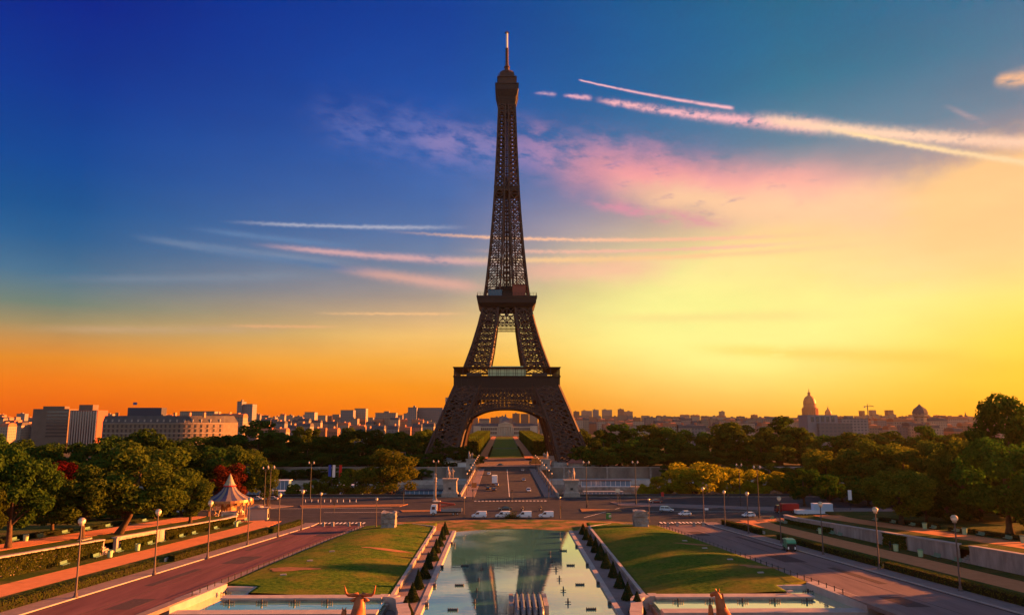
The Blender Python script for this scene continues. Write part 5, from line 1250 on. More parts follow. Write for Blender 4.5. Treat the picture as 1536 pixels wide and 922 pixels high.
for px, py, lb_ in ((697, 849, 'dark jet cluster in the pool, farthest of three on the left'), (689, 878, 'dark jet cluster in the pool, middle of three on the left'), (679, 915, 'dark jet cluster in the pool, nearest of three on the left'),
                    (845, 826, 'dark jet cluster in the pool, farthest of four on the right'), (856, 848, 'dark jet cluster in the pool, second farthest of four on the right'), (870, 877, 'dark jet cluster in the pool, second nearest of four on the right'), (887, 914, 'dark jet cluster in the pool, nearest of four on the right')):
    cluster(atz(px, py, .0), lb_, .66)
def single(p, label):
    t = empty('fountain_nozzle', p, 0, label, 'fountain nozzle', 'single nozzles standing in the pool')
    q = MB(); q.tube([(0, 0, -.2), (0, 0, .8)], [.17, .1], 7); q.build('pipe', M_DARK, t); q = MB(); q.beam((-.5, 0, .2), (.5, 0, .2), .1); q.build('arm', M_DARK, t)
for k, (px, py) in enumerate(((825, 831), (829, 843), (834, 855), (839, 869), (845, 886), (852, 904))): single(atz(px, py, 0), 'small nozzle in the pool right of the reflected leg, %s from the far end' % nth(k))
for k, (px, py) in enumerate(((722, 856), (718, 872), (715, 888), (712, 905), (682, 818))): single(atz(px, py, 0), 'small nozzle in the pool on the left, %s from the centre line' % nth(k))
for s_, sw, ys in ((-1, 'left', (176, 148, 131.5, 118)), (1, 'right', (172, 150, 133, 118.5))):
    for k, y in enumerate(ys):
        t = empty('floodlight', wp(s_ * 14.75, y), 0, 'boxy spotlight fixed to the %s pool edge, %s from the far end' % (sw, nth(k)), 'spotlight', 'spotlights on the pool edges')
        q = MB(); q.box((0, 0, .3), (.7, 1.3, .7)); q.build('housing', M_DARK, t); q = MB(); q.box((-s_ * .36, 0, .35), (.05, 1.0, .4)); q.build('lens', M_RIM, t); t.scale = (.75, .75, .75)

# ------------------------------------------------------------------ carousel and booths
def carousel():
    p = atz(342, 776, 0); t = empty('carousel', (p.x, p.y, .05), R(12), 'old carousel with a striped tent roof and gold rim by the left garden', 'carousel')
    mw = mat('ivory tent cloth', (.19, .145, .11), .7); mb_ = mat('blue tent cloth', (.04, .045, .10), .7); mg = mat('carousel gold', (.50, .26, .07), .45, (.36, .12, .05), 1.5, metal=.2)
    q = MB(); q.lathe([(.01, .0), (6.3, .0), (6.3, .35), (.01, .4)], 32); q.build('platform', mat('carousel boards', (.2, .10, .06), .7), t)
    n = 24; prof = [(6.9, 5.5), (5.2, 6.2), (3.6, 7.1), (2.4, 8.2), (1.55, 9.5)]
    for nm, ph, m in (('roof_cloth', 0, mw), ('roof_stripe', 1, mb_)):
        q = MB()
        for k in range(ph, n, 2):
            for (r0, z0), (r1, z1) in zip(prof, prof[1:]):
                a, c = 2 * math.pi * k / n, 2 * math.pi * (k + 1) / n
                q.add([(r0 * math.cos(a), r0 * math.sin(a), z0), (r0 * math.cos(c), r0 * math.sin(c), z0), (r1 * math.cos(c), r1 * math.sin(c), z1), (r1 * math.cos(a), r1 * math.sin(a), z1)], [(0, 1, 2, 3)])
        q.build(nm, m, t)
    q = MB(); q.lathe([(1.75, 9.5), (1.75, 9.8), (1.4, 10.2), (.9, 11.3), (.35, 12.6), (.02, 13.2)], 16); q.build('spire', mat('spire cloth', (.36, .25, .12), .6, (.15, .20, .17), 1.2), t)
    q = MB(); q.lathe([(1.85, 9.35), (1.95, 9.55), (1.8, 9.75)], 16); q.build('spire_ring', M_REDP, t)
    q = MB(); q.lathe([(6.95, 4.5), (7.15, 4.9), (7.05, 5.6), (6.7, 5.5), (6.7, 4.6)], 32)
    for k in range(24):
        a = 2 * math.pi * k / 24; q.box((7.1 * math.cos(a), 7.1 * math.sin(a), 4.5), (.3, .8, .9), a)
    q.build('rounding_board', mg, t)
    q = MB(); q.lathe([(2.2, .38), (2.2, 5.4)], 12); q.build('centre_drum', mat('painted drum', (.30, .10, .05), .5, (.5, .3, .12), 1.2), t)
    q = MB(); q.lathe([(.01, 5.3), (6.7, 5.3)], 24); q.build('ceiling', mat('carousel ceiling', (.25, .10, .05), .7), t)
    for k in range(12):
        a = 2 * math.pi * k / 12; q = MB(); q.tube([(5.9 * math.cos(a), 5.9 * math.sin(a), .35), (5.9 * math.cos(a), 5.9 * math.sin(a), 5.3)], .08, 6); q.build('pole', mg, t)
    for k in range(10):
        a = 2 * math.pi * (k + .5) / 10; x, y, z = 4.6 * math.cos(a), 4.6 * math.sin(a), 1.5 + .3 * (k % 2)
        V = [(0, -.5, 0), (0, .4, .05), (0, .7, .5), (0, .95, .75), (0, 1.25, .6), (-.15, .45, -.5), (-.15, .7, -.9), (.15, .45, -.5), (.15, .3, -.9), (-.15, -.55, -.5), (-.15, -.4, -.95), (.15, -.55, -.5), (.15, -.8, -.9), (0, -.85, -.2)]
        E = [(0, 1), (1, 2), (2, 3), (3, 4), (1, 5), (5, 6), (1, 7), (7, 8), (0, 9), (9, 10), (0, 11), (11, 12), (0, 13)]
        if k == 0: HM = skin('wooden_horse', V, E, [.28, .28, .17, .15, .1, .1, .06, .1, .06, .12, .06, .12, .06, .06], M_CREAM, t, 1); h_ = HM
        else: h_ = obj('wooden_horse', HM.data, t)
        h_.location = (x, y, z); h_.rotation_euler = (0, 0, a + math.pi)
    return p
cp = carousel()
p = atz(354, 777, 0); t = empty('ticket_booth', (p.x, p.y - 6.0, .05), R(10), 'small cream ticket booth standing before the carousel', 'booth')
q = MB(); q.bb(-2.0, 2.0, -1.0, 1.0, 0, 2.5); q.build('body', M_CREAM, t); q = MB(); q.bb(-2.15, 2.15, -1.15, 1.15, 2.5, 2.7); q.build('roof', M_STONE2, t); q = MB(); q.bb(-1.5, 1.5, -1.04, -1.0, 1.3, 2.1); q.build('shutter', mat('booth shutter', (.30, .20, .13), .6), t)
p = atz(387, 779, 0); t = empty('kiosk', (p.x, p.y, .05), R(8), 'beige flat kiosk right of the carousel with a lit end wall', 'kiosk')
q = MB(); q.bb(-2.9, 2.9, -1.5, 1.5, 0, 3.3); q.build('body', mat('beige kiosk panel', (.36, .28, .22), .7), t); q = MB(); q.bb(-3.1, 3.1, -1.7, 1.7, 3.3, 3.6); q.lathe([(1.5, 3.6), (1.2, 4.0), (.1, 4.25)], 12); q.build('roof', M_STONE2, t); q = MB(); q.bb(2.9, 2.95, -.8, .8, 0.2, 2.6); q.build('door', M_CREAM, t)
p = at(676, 703, 462); t = empty('kiosk', (p.x, 464, 0), 0, 'round white domed kiosk on the far bank left of the bridge', 'kiosk')
q = MB(); q.lathe([(6.5, 0), (6.5, 4.4)], 20); q.build('wall', M_WHITE, t); q = MB(); q.lathe([(7.0, 4.4), (6.2, 5.2), (3, 6.4), (.1, 7.0)], 20); q.build('roof', mat('grey blue roof', (.35, .38, .40), .5), t); q = MB(); q.lathe([(6.55, 1.2), (6.55, 2.8)], 20); q.build('window', M_GLASS, t)
p = at(693, 702, 460); t = empty('kiosk', (p.x, 460, 0), 0, 'small square white kiosk beside the round domed one', 'kiosk')
q = MB(); q.bb(-2.6, 2.6, -2, 2, 0, 3.6); q.build('wall', M_WHITE, t); q = MB(); q.bb(-2.9, 2.9, -2.3, 2.3, 3.6, 4.0); q.build('roof', M_STONE2, t)
p = at(873, 700, 460); t = empty('kiosk', (p.x, 462, 0), 0, 'brown roofed pavilion on the far bank right of the bridge', 'kiosk')
q = MB(); q.bb(-8, 8, -3, 3, 0, 3.2); q.build('wall', M_STONE2, t); q = MB(); q.loft([[(-9, -4, 3.2), (9, -4, 3.2), (9, 4, 3.2), (-9, 4, 3.2)], [(-6, -.3, 5.6), (6, -.3, 5.6), (6, .3, 5.6), (-6, .3, 5.6)]]); q.build('roof', mat('red brown roof', (.20, .07, .05), .7), t)
# hanging banners
for px, c, lb_ in ((491, (.03, .06, .30), 'blue banner on a pole beside the small yellow green trees'), (497, (.70, .62, .58), 'white banner on a pole between the blue and red ones'), (507, (.50, .03, .02), 'red banner on a pole right of the white one')):
    p = at(px, 744, 312); t = empty('banner', (p.x, 312, -5.2), 0, lb_, 'banner', 'banners on the quay'); top_ = at(px, 697, 312).z + 5.2
    q = MB(); q.tube([(0, 0, 0), (0, 0, top_)], .09, 7); q.build('pole', M_POLE, t)
    q = MB(); q.loft([[(.1, -.03 + .1 * math.sin(i), top_ - 5.0 * i / 6), (1.25, -.03 - .1 * math.sin(i), top_ - 5.0 * i / 6), (1.25, .03 - .1 * math.sin(i), top_ - 5.0 * i / 6), (.1, .03 + .1 * math.sin(i), top_ - 5.0 * i / 6)] for i in range(7)]); q.build('cloth', mat('banner cloth %d' % px, c, .8), t)
# gallows like frame of beams in the far bank wood
p = at(585, 690, 459); t = empty('steel_frame', (p.x, 459, 0), 0, 'thin rusty beam frame standing before the dark far bank trees', 'frame')
q = MB(); q.beam((-10, 0, 0), (-10, 0, 9.5), .35); q.beam((9.3, 0, 0), (9.3, 0, 9.6), .35); q.build('post', M_POLE, t); q = MB(); q.beam((-10.2, 0, 9.5), (9.5, 0, 9.7), .4); q.build('beam', M_POLE, t); q = MB(); q.beam((1, 0, 9.5), (4, 0, 4.5), .3); q.build('brace', M_POLE, t)

# ------------------------------------------------------------------ vehicles
def wheel_meshes():
    b = MB(); b.sm = False
    prof = [(.20, -.11), (.30, -.12), (.33, -.08), (.33, .08), (.30, .12), (.20, .11)]
    n = 14; vs = []; 
    for k in range(n):
        a = 2 * math.pi * k / n
        for r_, x in prof: vs.append((x, r_ * math.cos(a), r_ * math.sin(a)))
    m = len(prof); b.add(vs, [(k * m + i, ((k + 1) % n) * m + i, ((k + 1) % n) * m + i + 1, k * m + i + 1) for k in range(n) for i in range(m - 1)])
    ty = b.mesh('tyre', M_TYRE); b = MB(); b.tube([(-.1, 0, 0), (.1, 0, 0)], .21, 12); return ty, b.mesh('rim', M_RIM)
WT, WR = wheel_meshes()
def wheels(t, xs, ys, r=.33, n='wheel'):
    for y in ys:
        for x in xs:
            w = obj('wheel', WT, t, (x, y, r)); w.scale = (r / .33 * 1.0, r / .33, r / .33); obj('rim', WR, w)
def car(loc, rz, paint, label, style='sedan', group=None, z=0.02):
    t = empty('car', (loc[0], loc[1], z), rz, label, 'car', group)
    H = {'sedan': 1.42, 'hatch': 1.5, 'suv': 1.75}[style]; Ln = {'sedan': 4.4, 'hatch': 3.8, 'suv': 4.6}[style]; l = Ln / 2; W = .86; bl = .92 if style != 'suv' else 1.08; zb = .28 if style != 'suv' else .38
    prof = [(-l, .5, .85), (-l + .12, .3, bl - .02), (-l + .9, .26, bl + .04), (0, .26, bl), (l - 1.2, .26, bl - .04), (l - .35, .28, bl - .18), (l, .38, .62)]
    q = MB(); q.sm = False
    q.loft([[(-W * k, y, z0 + zb - .26), (-W * k * 1.03, y, (z0 + z1) / 2 + zb - .26), (-W * k * .95, y, z1), (W * k * .95, y, z1), (W * k * 1.03, y, (z0 + z1) / 2 + zb - .26), (W * k, y, z0 + zb - .26)] for (y, z0, z1), k in zip(prof, (.9, .97, 1, 1, 1, .97, .86))]); q.build('body', paint, t)
    if style == 'sedan': cab = [(-l + .75, bl), (-l + 1.4, H), (.35, H), (1.25, bl)]
    elif style == 'hatch': cab = [(-l + .15, bl), (-l + .65, H - .03), (.3, H), (1.15, bl)]
    else: cab = [(-l + .15, bl), (-l + .45, H - .02), (.5, H), (1.3, bl)]
    q = MB(); q.loft([[(-.80, cab[0][0], bl - .03), (.80, cab[0][0], bl - .03), (.80, cab[3][0], bl - .03), (-.80, cab[3][0], bl - .03)], [(-.64, cab[1][0], H - .05), (.64, cab[1][0], H - .05), (.64, cab[2][0], H - .05), (-.64, cab[2][0], H - .05)]]); q.build('window', M_GLASS, t)
    q = MB(); q.loft([[(-.67, cab[1][0] - .04, H - .06), (.67, cab[1][0] - .04, H - .06), (.67, cab[2][0] + .05, H - .06), (-.67, cab[2][0] + .05, H - .06)], [(-.58, cab[1][0] + .08, H + .02), (.58, cab[1][0] + .08, H + .02), (.58, cab[2][0] - .08, H + .02), (-.58, cab[2][0] - .08, H + .02)]])
    for s in (-1, 1):
        ym = (cab[1][0] + cab[2][0]) / 2; q.beam((s * .79, ym, bl), (s * .66, ym, H - .03), .09); q.beam((s * .8, cab[3][0], bl), (s * .66, cab[2][0], H - .03), .07); q.beam((s * .8, cab[0][0], bl), (s * .66, cab[1][0], H - .03), .10)
    q.build('roof', paint, t)
    wheels(t, (-.78, .78), (-l + .8, l - .85), .33 if style != 'suv' else .39)
    for s in (-1, 1):
        q = MB(); q.box((s * .58, l - .12, .68), (.34, .22, .16)); q.build('headlight', M_WHITE, t); q = MB(); q.box((s * .62, -l + .05, .78), (.26, .14, .2)); q.build('tail_light', M_REDP, t); q = MB(); q.box((s * .93, .85, bl + .06), (.18, .1, .14)); q.build('mirror', paint, t)
    return t
def van(loc, rz, paint, label, group=None):
    t = empty('van', (loc[0], loc[1], .02), rz, label, 'van', group); l = 2.3; H = 1.95; W = .88
    prof = [(-l, .4, H - .08), (-l + .1, .3, H), (.2, .28, H), (.65, .28, H - .06), (1.35, .28, 1.12), (1.9, .3, .98), (l, .38, .72)]
    q = MB(); q.loft([[(-W * k, y, z0), (-W * k * 1.02, y, min(z1, 1.0)), (-W * kt, y, z1), (W * kt, y, z1), (W * k * 1.02, y, min(z1, 1.0)), (W * k, y, z0)] for (y, z0, z1), k, kt in zip(prof, (.94, 1, 1, 1, .99, .96, .86), (.86, .88, .88, .84, .86, .86, .8))]); q.build('body', paint, t)
    q = MB(); q.loft([[(-.74, 1.38, 1.14), (.74, 1.38, 1.14), (.76, 1.3, 1.2), (-.76, 1.3, 1.2)], [(-.68, .72, 1.9), (.68, .72, 1.9), (.7, .66, 1.9), (-.7, .66, 1.9)]]); q.build('windscreen', M_GLASS, t)
    for s in (-1, 1):
        q = MB(); q.add([(s * .90, -.05, 1.1), (s * .90, 1.15, 1.1), (s * .86, .66, 1.72), (s * .86, -.05, 1.72), (s * .84, -.05, 1.1), (s * .84, 1.15, 1.1), (s * .8, .66, 1.72), (s * .8, -.05, 1.72)], [(0, 1, 2, 3), (7, 6, 5, 4), (0, 4, 5, 1), (1, 5, 6, 2), (2, 6, 7, 3), (3, 7, 4, 0)]); q.build('window', M_GLASS, t)
        q = MB(); q.box((s * .6, l - .12, .72), (.32, .2, .18)); q.build('headlight', M_RIM, t); q = MB(); q.box((s * .78, -l + .03, 1.0), (.12, .12, .5)); q.build('tail_light', M_REDP, t); q = MB(); q.box((s * .98, 1.0, 1.18), (.2, .12, .22)); q.build('mirror', M_BLACK, t)
    q = MB(); q.bb(-.86, .86, l - .06, l + .06, .36, .56); q.bb(-.86, .86, -l - .05, -l + .05, .36, .54); q.build('bumper', M_BLACK, t)
    wheels(t, (-.8, .8), (-1.45, 1.4), .32); return t
PW = mat('white car paint', (.62, .64, .70), .25, spec=.6); PS = mat('silver car paint', (.36, .38, .42), .25, metal=.4, spec=.6); PB = mat('black car paint', (.02, .02, .025), .2, spec=.6); PD = mat('dark blue car paint', (.03, .035, .06), .2, spec=.6); PR = mat('dark red car paint', (.16, .02, .015), .25, spec=.6); PSB = mat('silver blue car paint', (.34, .42, .52), .25, spec=.6); PG = mat('grey car paint', (.2, .2, .21), .3, spec=.6)
LEFT, RIGHT, AWAY, TOWARD = R(90), R(-90), 0.0, R(180)
for px, py, rz, lb_ in ((718.5, 776, LEFT, 'white panel van standing right of the crane truck, leftmost of four'), (754, 776, LEFT, 'white panel van nearest left of the dark bush patch at the kerb'), (786, 776, LEFT, 'white panel van just right of the kerb bush patch'), (819, 776, LEFT, 'white panel van on the far right of four in the row')):
    van(atz(px, py, 0), rz, PW, lb_, 'white vans on the crossing')
def pc(px, py, rz, paint, lb_, style, z=.02): car(atz(px, py, 0), rz, paint, lb_, style, None, z)
pc(758, 765, LEFT, PB, 'black car passing behind the row of white vans', 'sedan')
pc(1000, 767, LEFT + R(-14) + R(180), PSB, 'pale blue off road car right of the right pillar', 'suv')
pc(1027, 773, LEFT + R(8), PW, 'white rounded hatchback by the right road barrier', 'hatch')
pc(984, 754, LEFT, PR, 'dark red car by the river railing behind the off road car', 'sedan')
pc(1123, 775, LEFT, PW, 'small white car roof seen behind the right hedge', 'hatch')
pc(741, 736, AWAY, PD, 'dark car in the left bridge lane, right of a dark pair', 'hatch', .04); pc(732, 734, AWAY, PB, 'dark car in the left bridge lane, left of a dark pair', 'hatch', .04); pc(745, 728.5, AWAY, PS, 'silver car behind the white lorry on the bridge', 'sedan', .04); pc(733.5, 712, AWAY, PW, 'white car ahead left of the lorry on the bridge', 'hatch', .04)
pc(793, 737, TOWARD, PW, 'nearest white car coming over the bridge', 'hatch', .04); pc(785.5, 721, TOWARD, PS, 'silver car coming over the middle of the bridge', 'sedan', .04); pc(784, 706.5, TOWARD, PG, 'grey car coming over the far end of the bridge', 'sedan', .04)
pc(750, 698, LEFT, PB, 'black car crossing beyond the far end of the bridge', 'sedan')
pc(385, 750, LEFT, PW, 'white car parked right behind the carousel', 'sedan'); pc(408, 750, LEFT, PS, 'silver car parked between the twin lantern lamps and the railing', 'sedan'); pc(275, 770, RIGHT, PW, 'white car under the trees left of the carousel', 'sedan')
pc(1528, 770, LEFT, PR, 'dark red car at the right edge under the trees', 'sedan')
def lorry(loc, rz, cabm, boxm, label, name='lorry', Lb=5.2, Hb=3.2, z=.02):
    t = empty(name, (loc[0], loc[1], z), rz, label, 'lorry')
    q = MB(); q.bb(-1.2, 1.2, -Lb + 1.2, 1.1, .95, Hb); q.build('box', boxm, t)
    q = MB(); q.loft([[(-1.1, 1.25, .5), (1.1, 1.25, .5), (1.1, 3.0, .5), (-1.1, 3.0, .5)], [(-1.1, 1.25, 1.5), (1.1, 1.25, 1.5), (1.1, 3.0, 1.5), (-1.1, 3.0, 1.5)], [(-1.02, 1.25, 2.5), (1.02, 1.25, 2.5), (1.02, 2.5, 2.5), (-1.02, 2.5, 2.5)]]); q.build('cab', cabm, t)
    q = MB(); q.loft([[(-.9, 3.03, 1.5), (.9, 3.03, 1.5), (.9, 2.95, 1.5), (-.9, 2.95, 1.5)], [(-.85, 2.62, 2.32), (.85, 2.62, 2.32), (.85, 2.5, 2.32), (-.85, 2.5, 2.32)]]); q.build('windscreen', M_GLASS, t)
    for s in (-1, 1): q = MB(); q.bb(min(s * 1.06, s * 1.11), max(s * 1.06, s * 1.11), 1.7, 2.6, 1.5, 2.2); q.build('window', M_GLASS, t)
    q = MB(); q.bb(-.9, .9, -Lb + 1.3, 1.3, .6, .95); q.build('chassis', M_BLACK, t)
    for s in (-1, 1): q = MB(); q.box((s * .9, -Lb + 1.18, .85), (.3, .08, .2)); q.build('tail_light', M_REDP, t)
    wheels(t, (-.98, .98), (2.2, -Lb + 2.6), .45); return t
lorry(atz(742, 726, 0), AWAY, PR, PW, 'white box lorry with a red tail driving away over the bridge', Lb=6.2, Hb=4.2, z=.04)
lorry(atz(1177, 769, 0), LEFT, PR, mat('red lorry body', (.30, .02, .02), .4), 'red lorry parked beside the right golden trees', Lb=5.5, Hb=3.0)
t = lorry(atz(800, 696.5, 0), LEFT, mat('orange lorry paint', (.55, .16, .02), .5), mat('orange lorry box', (.60, .18, .02), .5), 'long orange lorry crossing beyond the bridge on the right', Lb=11, Hb=4.3)
lorry(atz(836, 697, 0), LEFT, PD, PG, 'dark blue lorry behind the far right bridge pedestal', Lb=6, Hb=4)
def crane_truck():
    p = atz(668, 772, 0); t = empty('crane_truck', (p.x, p.y, .02), LEFT, 'flatbed truck with a folded red crane behind its white cab', 'truck')
    q = MB(); q.loft([[(-1.2, 2.7, .6), (1.2, 2.7, .6), (1.2, 4.7, .6), (-1.2, 4.7, .6)], [(-1.2, 2.7, 1.7), (1.2, 2.7, 1.7), (1.2, 4.7, 1.7), (-1.2, 4.7, 1.7)], [(-1.12, 2.7, 3.2), (1.12, 2.7, 3.2), (1.12, 4.35, 3.2), (-1.12, 4.35, 3.2)]]); q.build('cab', PW, t)
    q = MB(); q.loft([[(-1, 4.74, 1.75), (1, 4.74, 1.75), (1, 4.6, 1.75), (-1, 4.6, 1.75)], [(-.95, 4.44, 2.9), (.95, 4.44, 2.9), (.95, 4.3, 2.9), (-.95, 4.3, 2.9)]]); q.build('windscreen', M_GLASS, t)
    for s in (-1, 1): q = MB(); q.bb(min(s * 1.15, s * 1.215), max(s * 1.15, s * 1.215), 3.2, 4.2, 1.8, 2.7); q.build('window', M_GLASS, t)
    q = MB(); q.bb(-1.2, 1.2, -5.2, 1.3, 1.15, 1.35); q.bb(-1.2, -1.12, -5.2, 1.3, 1.35, 2.0); q.bb(1.12, 1.2, -5.2, 1.3, 1.35, 2.0); q.bb(-1.2, 1.2, -5.25, -5.15, 1.35, 2.0); q.build('flatbed', PG, t)
    q = MB(); q.bb(-.6, .6, -5, 4.4, .7, 1.12); q.build('chassis', M_BLACK, t)
    cm = mat('crane red paint', (.28, .05, .03), .5)
    q = MB(); q.beam((0, 2.0, 1.2), (0, 2.0, 4.0), .6); q.build('crane_column', cm, t); q = MB(); q.beam((0, 2.0, 3.9), (0, -3.0, 3.2), .45, .5); q.beam((.3, -2.9, 3.2), (.3, 1.5, 2.6), .35, .4); q.build('crane_arm', cm, t); q = MB(); q.bb(-1.15, 1.15, 1.55, 2.45, 1.1, 1.5); q.build('crane_base', cm, t)
    q = MB(); q.box((.2, 2.7, 4.2), (1.4, 2.2, .25)); q.build('platform', M_CREAM, t)
    wheels(t, (-1.05, 1.05), (3.7, -2.6, -3.9), .5)
crane_truck()
def sweeper():
    p = ong(1184, 825); t = empty('street_sweeper', (p.x, p.y, p.z), TOWARD + R(172), 'green street sweeping truck driving at the kerb of the right road', 'truck'); g = mat('green truck paint', (.07, .26, .14), .45)
    q = MB(); q.loft([[(-1.0, -2.2, .7), (1.0, -2.2, .7), (1.0, .6, .7), (-1.0, .6, .7)], [(-1.0, -2.35, 2.0), (1.0, -2.35, 2.0), (1.0, .6, 2.0), (-1.0, .6, 2.0)], [(-.95, -1.9, 2.55), (.95, -1.9, 2.55), (.95, .6, 2.6), (-.95, .6, 2.6)]]); q.build('hopper', g, t)
    q = MB(); q.bb(-.95, .95, -2.45, -2.3, .5, 1.75); q.build('tail_panel', M_BLACK, t)
    q = MB(); q.bb(-.9, .9, .7, 2.2, .6, 2.3); q.build('cab', g, t); q = MB(); q.bb(-.8, .8, 2.16, 2.24, 1.2, 2.15); q.build('windscreen', M_GLASS, t)
    for s in (-1, 1):
        q = MB(); q.bb(min(s * .86, s * .93), max(s * .86, s * .93), .9, 2.0, 1.25, 2.1); q.build('window', M_GLASS, t); q = MB(); q.box((s * .7, -2.48, .9), (.25, .06, .5)); q.build('warning_stripe', M_WHITE, t)
    q = MB(); q.lathe([(.55, .02), (.5, .3), (.1, .4)], 10, (-1.1, .2, 0)); q.build('brush', M_DARK, t); q = MB(); q.tube([(0, 1.4, 2.3), (0, 1.4, 2.55)], .12, 8); q.build('beacon', mat('orange beacon', (.7, .25, .02), .4), t)
    q = MB(); q.bb(-.7, .7, -2.1, 2.0, .4, .7); q.build('chassis', M_BLACK, t); wheels(t, (-.85, .85), (1.4, -1.3), .42)
sweeper()
def person(loc, rz, pose, m, label, parent_hair=True, k=1.0):
    t = empty('person', loc, rz, label, 'person'); a = pose
    if a == 'walk':
        V = [(0, 0, .95), (0, .02, 1.2), (0, .03, 1.42), (0, .05, 1.53), (0, .07, 1.66)]; E = [(0, 1), (1, 2), (2, 3), (3, 4)]; Rr = [.15, .15, .15, .06, .095]
        for s in (-1, 1):
            n = len(V); V += [(s * .19, .02, 1.4), (s * .23, -.1 * s, 1.14), (s * .22, -.02 * s + .12, .9)]; E += [(2, n), (n, n + 1), (n + 1, n + 2)]; Rr += [.065, .05, .04]
            n = len(V); V += [(s * .09, 0, .88), (s * .1, .16 * s, .48), (s * .1, .2 * s - .08, .07), (s * .1, .2 * s + .06, .04)]; E += [(0, n), (n, n + 1), (n + 1, n + 2), (n + 2, n + 3)]; Rr += [.1, .07, .05, .045]
    else:
        V = [(0, -.15, .85), (0, -.05, 1.1), (0, .02, 1.3), (0, .05, 1.42), (0, .08, 1.56)]; E = [(0, 1), (1, 2), (2, 3), (3, 4)]; Rr = [.17, .17, .17, .07, .13]
        for s in (-1, 1):
            n = len(V); V += [(s * .2, .03, 1.27), (s * .28, .22, 1.08), (s * .28, .5, 1.05)]; E += [(2, n), (n, n + 1), (n + 1, n + 2)]; Rr += [.07, .055, .045]
            n = len(V); V += [(s * .14, -.1, .82), (s * .22, .32, .75), (s * .22, .1, .35), (s * .22, .25, .3)]; E += [(0, n), (n, n + 1), (n + 1, n + 2), (n + 2, n + 3)]; Rr += [.11, .08, .06, .05]
    skin('figure', V, E, Rr, m, t, 2); hd = V[4]
    q = MB(); q.sm = True; q.lathe([(.001, .13), (.08, .10), (.115, .02), (.10, -.05)], 10, (hd[0], hd[1] - .015, hd[2] + .01)); q.build('hair' if a == 'walk' else 'helmet', M_BLACK, t); t.scale = (k, k, k); return t
p = ong(1336, 826); person((p.x, p.y, gz(p.x, p.y) + .06), R(-60), 'walk', mat('dark clothes', (.025, .022, .03), .9), 'person in dark clothes walking along the right sandy path', k=1.1)
def motorbike(loc, rz, label):
    t = empty('motorbike', (loc[0], loc[1], .02), rz, label, 'motorbike'); wheels(t, (0,), (-.7, .72), .32)
    q = MB(); q.sm = True; q.tube([(0, .35, .85), (0, .05, .9), (0, -.4, .82), (0, -.85, .9)], [.16, .2, .17, .08], 10); q.build('tank_and_seat', M_BLACK, t); q = MB(); q.box((0, 0, .5), (.34, .6, .45), 0, .8); q.build('engine', M_RIM, t)
    q = MB(); q.tube([(0, .72, .32), (0, .45, 1.0)], .05, 6); q.tube([(0, -.7, .32), (0, -.1, .4)], .04, 6); q.build('fork', M_RIM, t); q = MB(); q.tube([(-.36, .38, 1.05), (0, .48, 1.06), (.36, .38, 1.05)], .03, 6); q.build('handlebar', M_DARK, t); q = MB(); q.box((0, .6, .92), (.22, .1, .2)); q.build('headlight', M_WHITE, t)
m_ri = mat('rider leathers', (.03, .03, .035), .6)
for px, py, lb_, lr in ((784, 766, 'motorbike behind the vans, left of the two', 'rider in black with helmet on the left motorbike'), (811, 766, 'motorbike behind the vans, right of the two', 'rider in black with helmet on the right motorbike')):
    p = atz(px, py, 0); rz = R(35); motorbike(p, rz, lb_); person((p.x, p.y, .12), rz, 'ride', m_ri, lr)
# trailer on the right
p = atz(1222, 772, 0); t = empty('trailer', (p.x, p.y, .02), RIGHT, 'long white low trailer with a pale blue box parked right of the red lorry', 'trailer')
q = MB(); q.bb(-1.3, 1.3, -6, 5.5, .5, 1.6); q.build('bed', PW, t); q = MB(); q.bb(-1.28, 1.28, -.5, 5.4, 1.6, 3.6); q.build('box', mat('pale blue box panel', (.40, .52, .66), .5), t); wheels(t, (-1.1, 1.1), (-4, -3, 3.5), .45)
# river boats
def boat(px, pb, Y, L_, H_, label, roofm, hull=PW):
    p = at(px, pb, Y); t = empty('river_boat', (p.x, Y, -8.2), 0, label, 'boat', 'tour boats moored on the river')
    q = MB(); q.loft([[(-L_ / 2, -2, -.3), (-L_ / 2, 2, -.3), (-L_ / 2, 2.4, 1.8), (-L_ / 2, -2.4, 1.8)], [(L_ * .35, -2.3, -.3), (L_ * .35, 2.3, -.3), (L_ * .35, 2.8, 1.8), (L_ * .35, -2.8, 1.8)], [(L_ / 2, -.2, -.1), (L_ / 2, .2, -.1), (L_ / 2, .3, 2.2), (L_ / 2, -.3, 2.2)]]); q.build('hull', hull, t)
    q = MB(); q.bb(-L_ * .44, L_ * .3, -2.2, 2.2, 1.8, H_ - .3); q.build('cabin', mat('blue boat glass', (.10, .20, .30), .15, spec=.7), t)
    q = MB(); q.bb(-L_ * .46, L_ * .32, -2.5, 2.5, H_ - .3, H_); q.build('roof', roofm, t)
    q = MB(); [q.bb(-L_ * .44 + i * L_ * .074 - .1, -L_ * .44 + i * L_ * .074 + .1, -2.26, -2.2, 1.8, H_ - .3) for i in range(11)]; q.bb(-L_ * .44 - .1, L_ * .3 + .1, -2.27, -2.2, 1.75, 2.1); q.build('window_frame', PW, t)
boat(910, 740, 350, 24, 5.0, 'white tour boat with a row of blue windows right of the bridge', PG)
boat(445, 742, 340, 30, 6.4, 'long white tour boat behind the little yellow green trees', PW); boat(520, 742, 356, 24, 7.6, 'white tour boat under the hanging banners', PW); boat(410, 740, 366, 26, 9.0, 'tall white tour boat right of the carousel', PW)
boat(650, 742, 362, 30, 4.6, 'dark roofed boat moored left of the left bridge statue', M_DARK, M_DARK); boat(915, 735, 410, 36, 5.2, 'dark roofed boat moored below the far right river wall', M_DARK, M_STONE2)
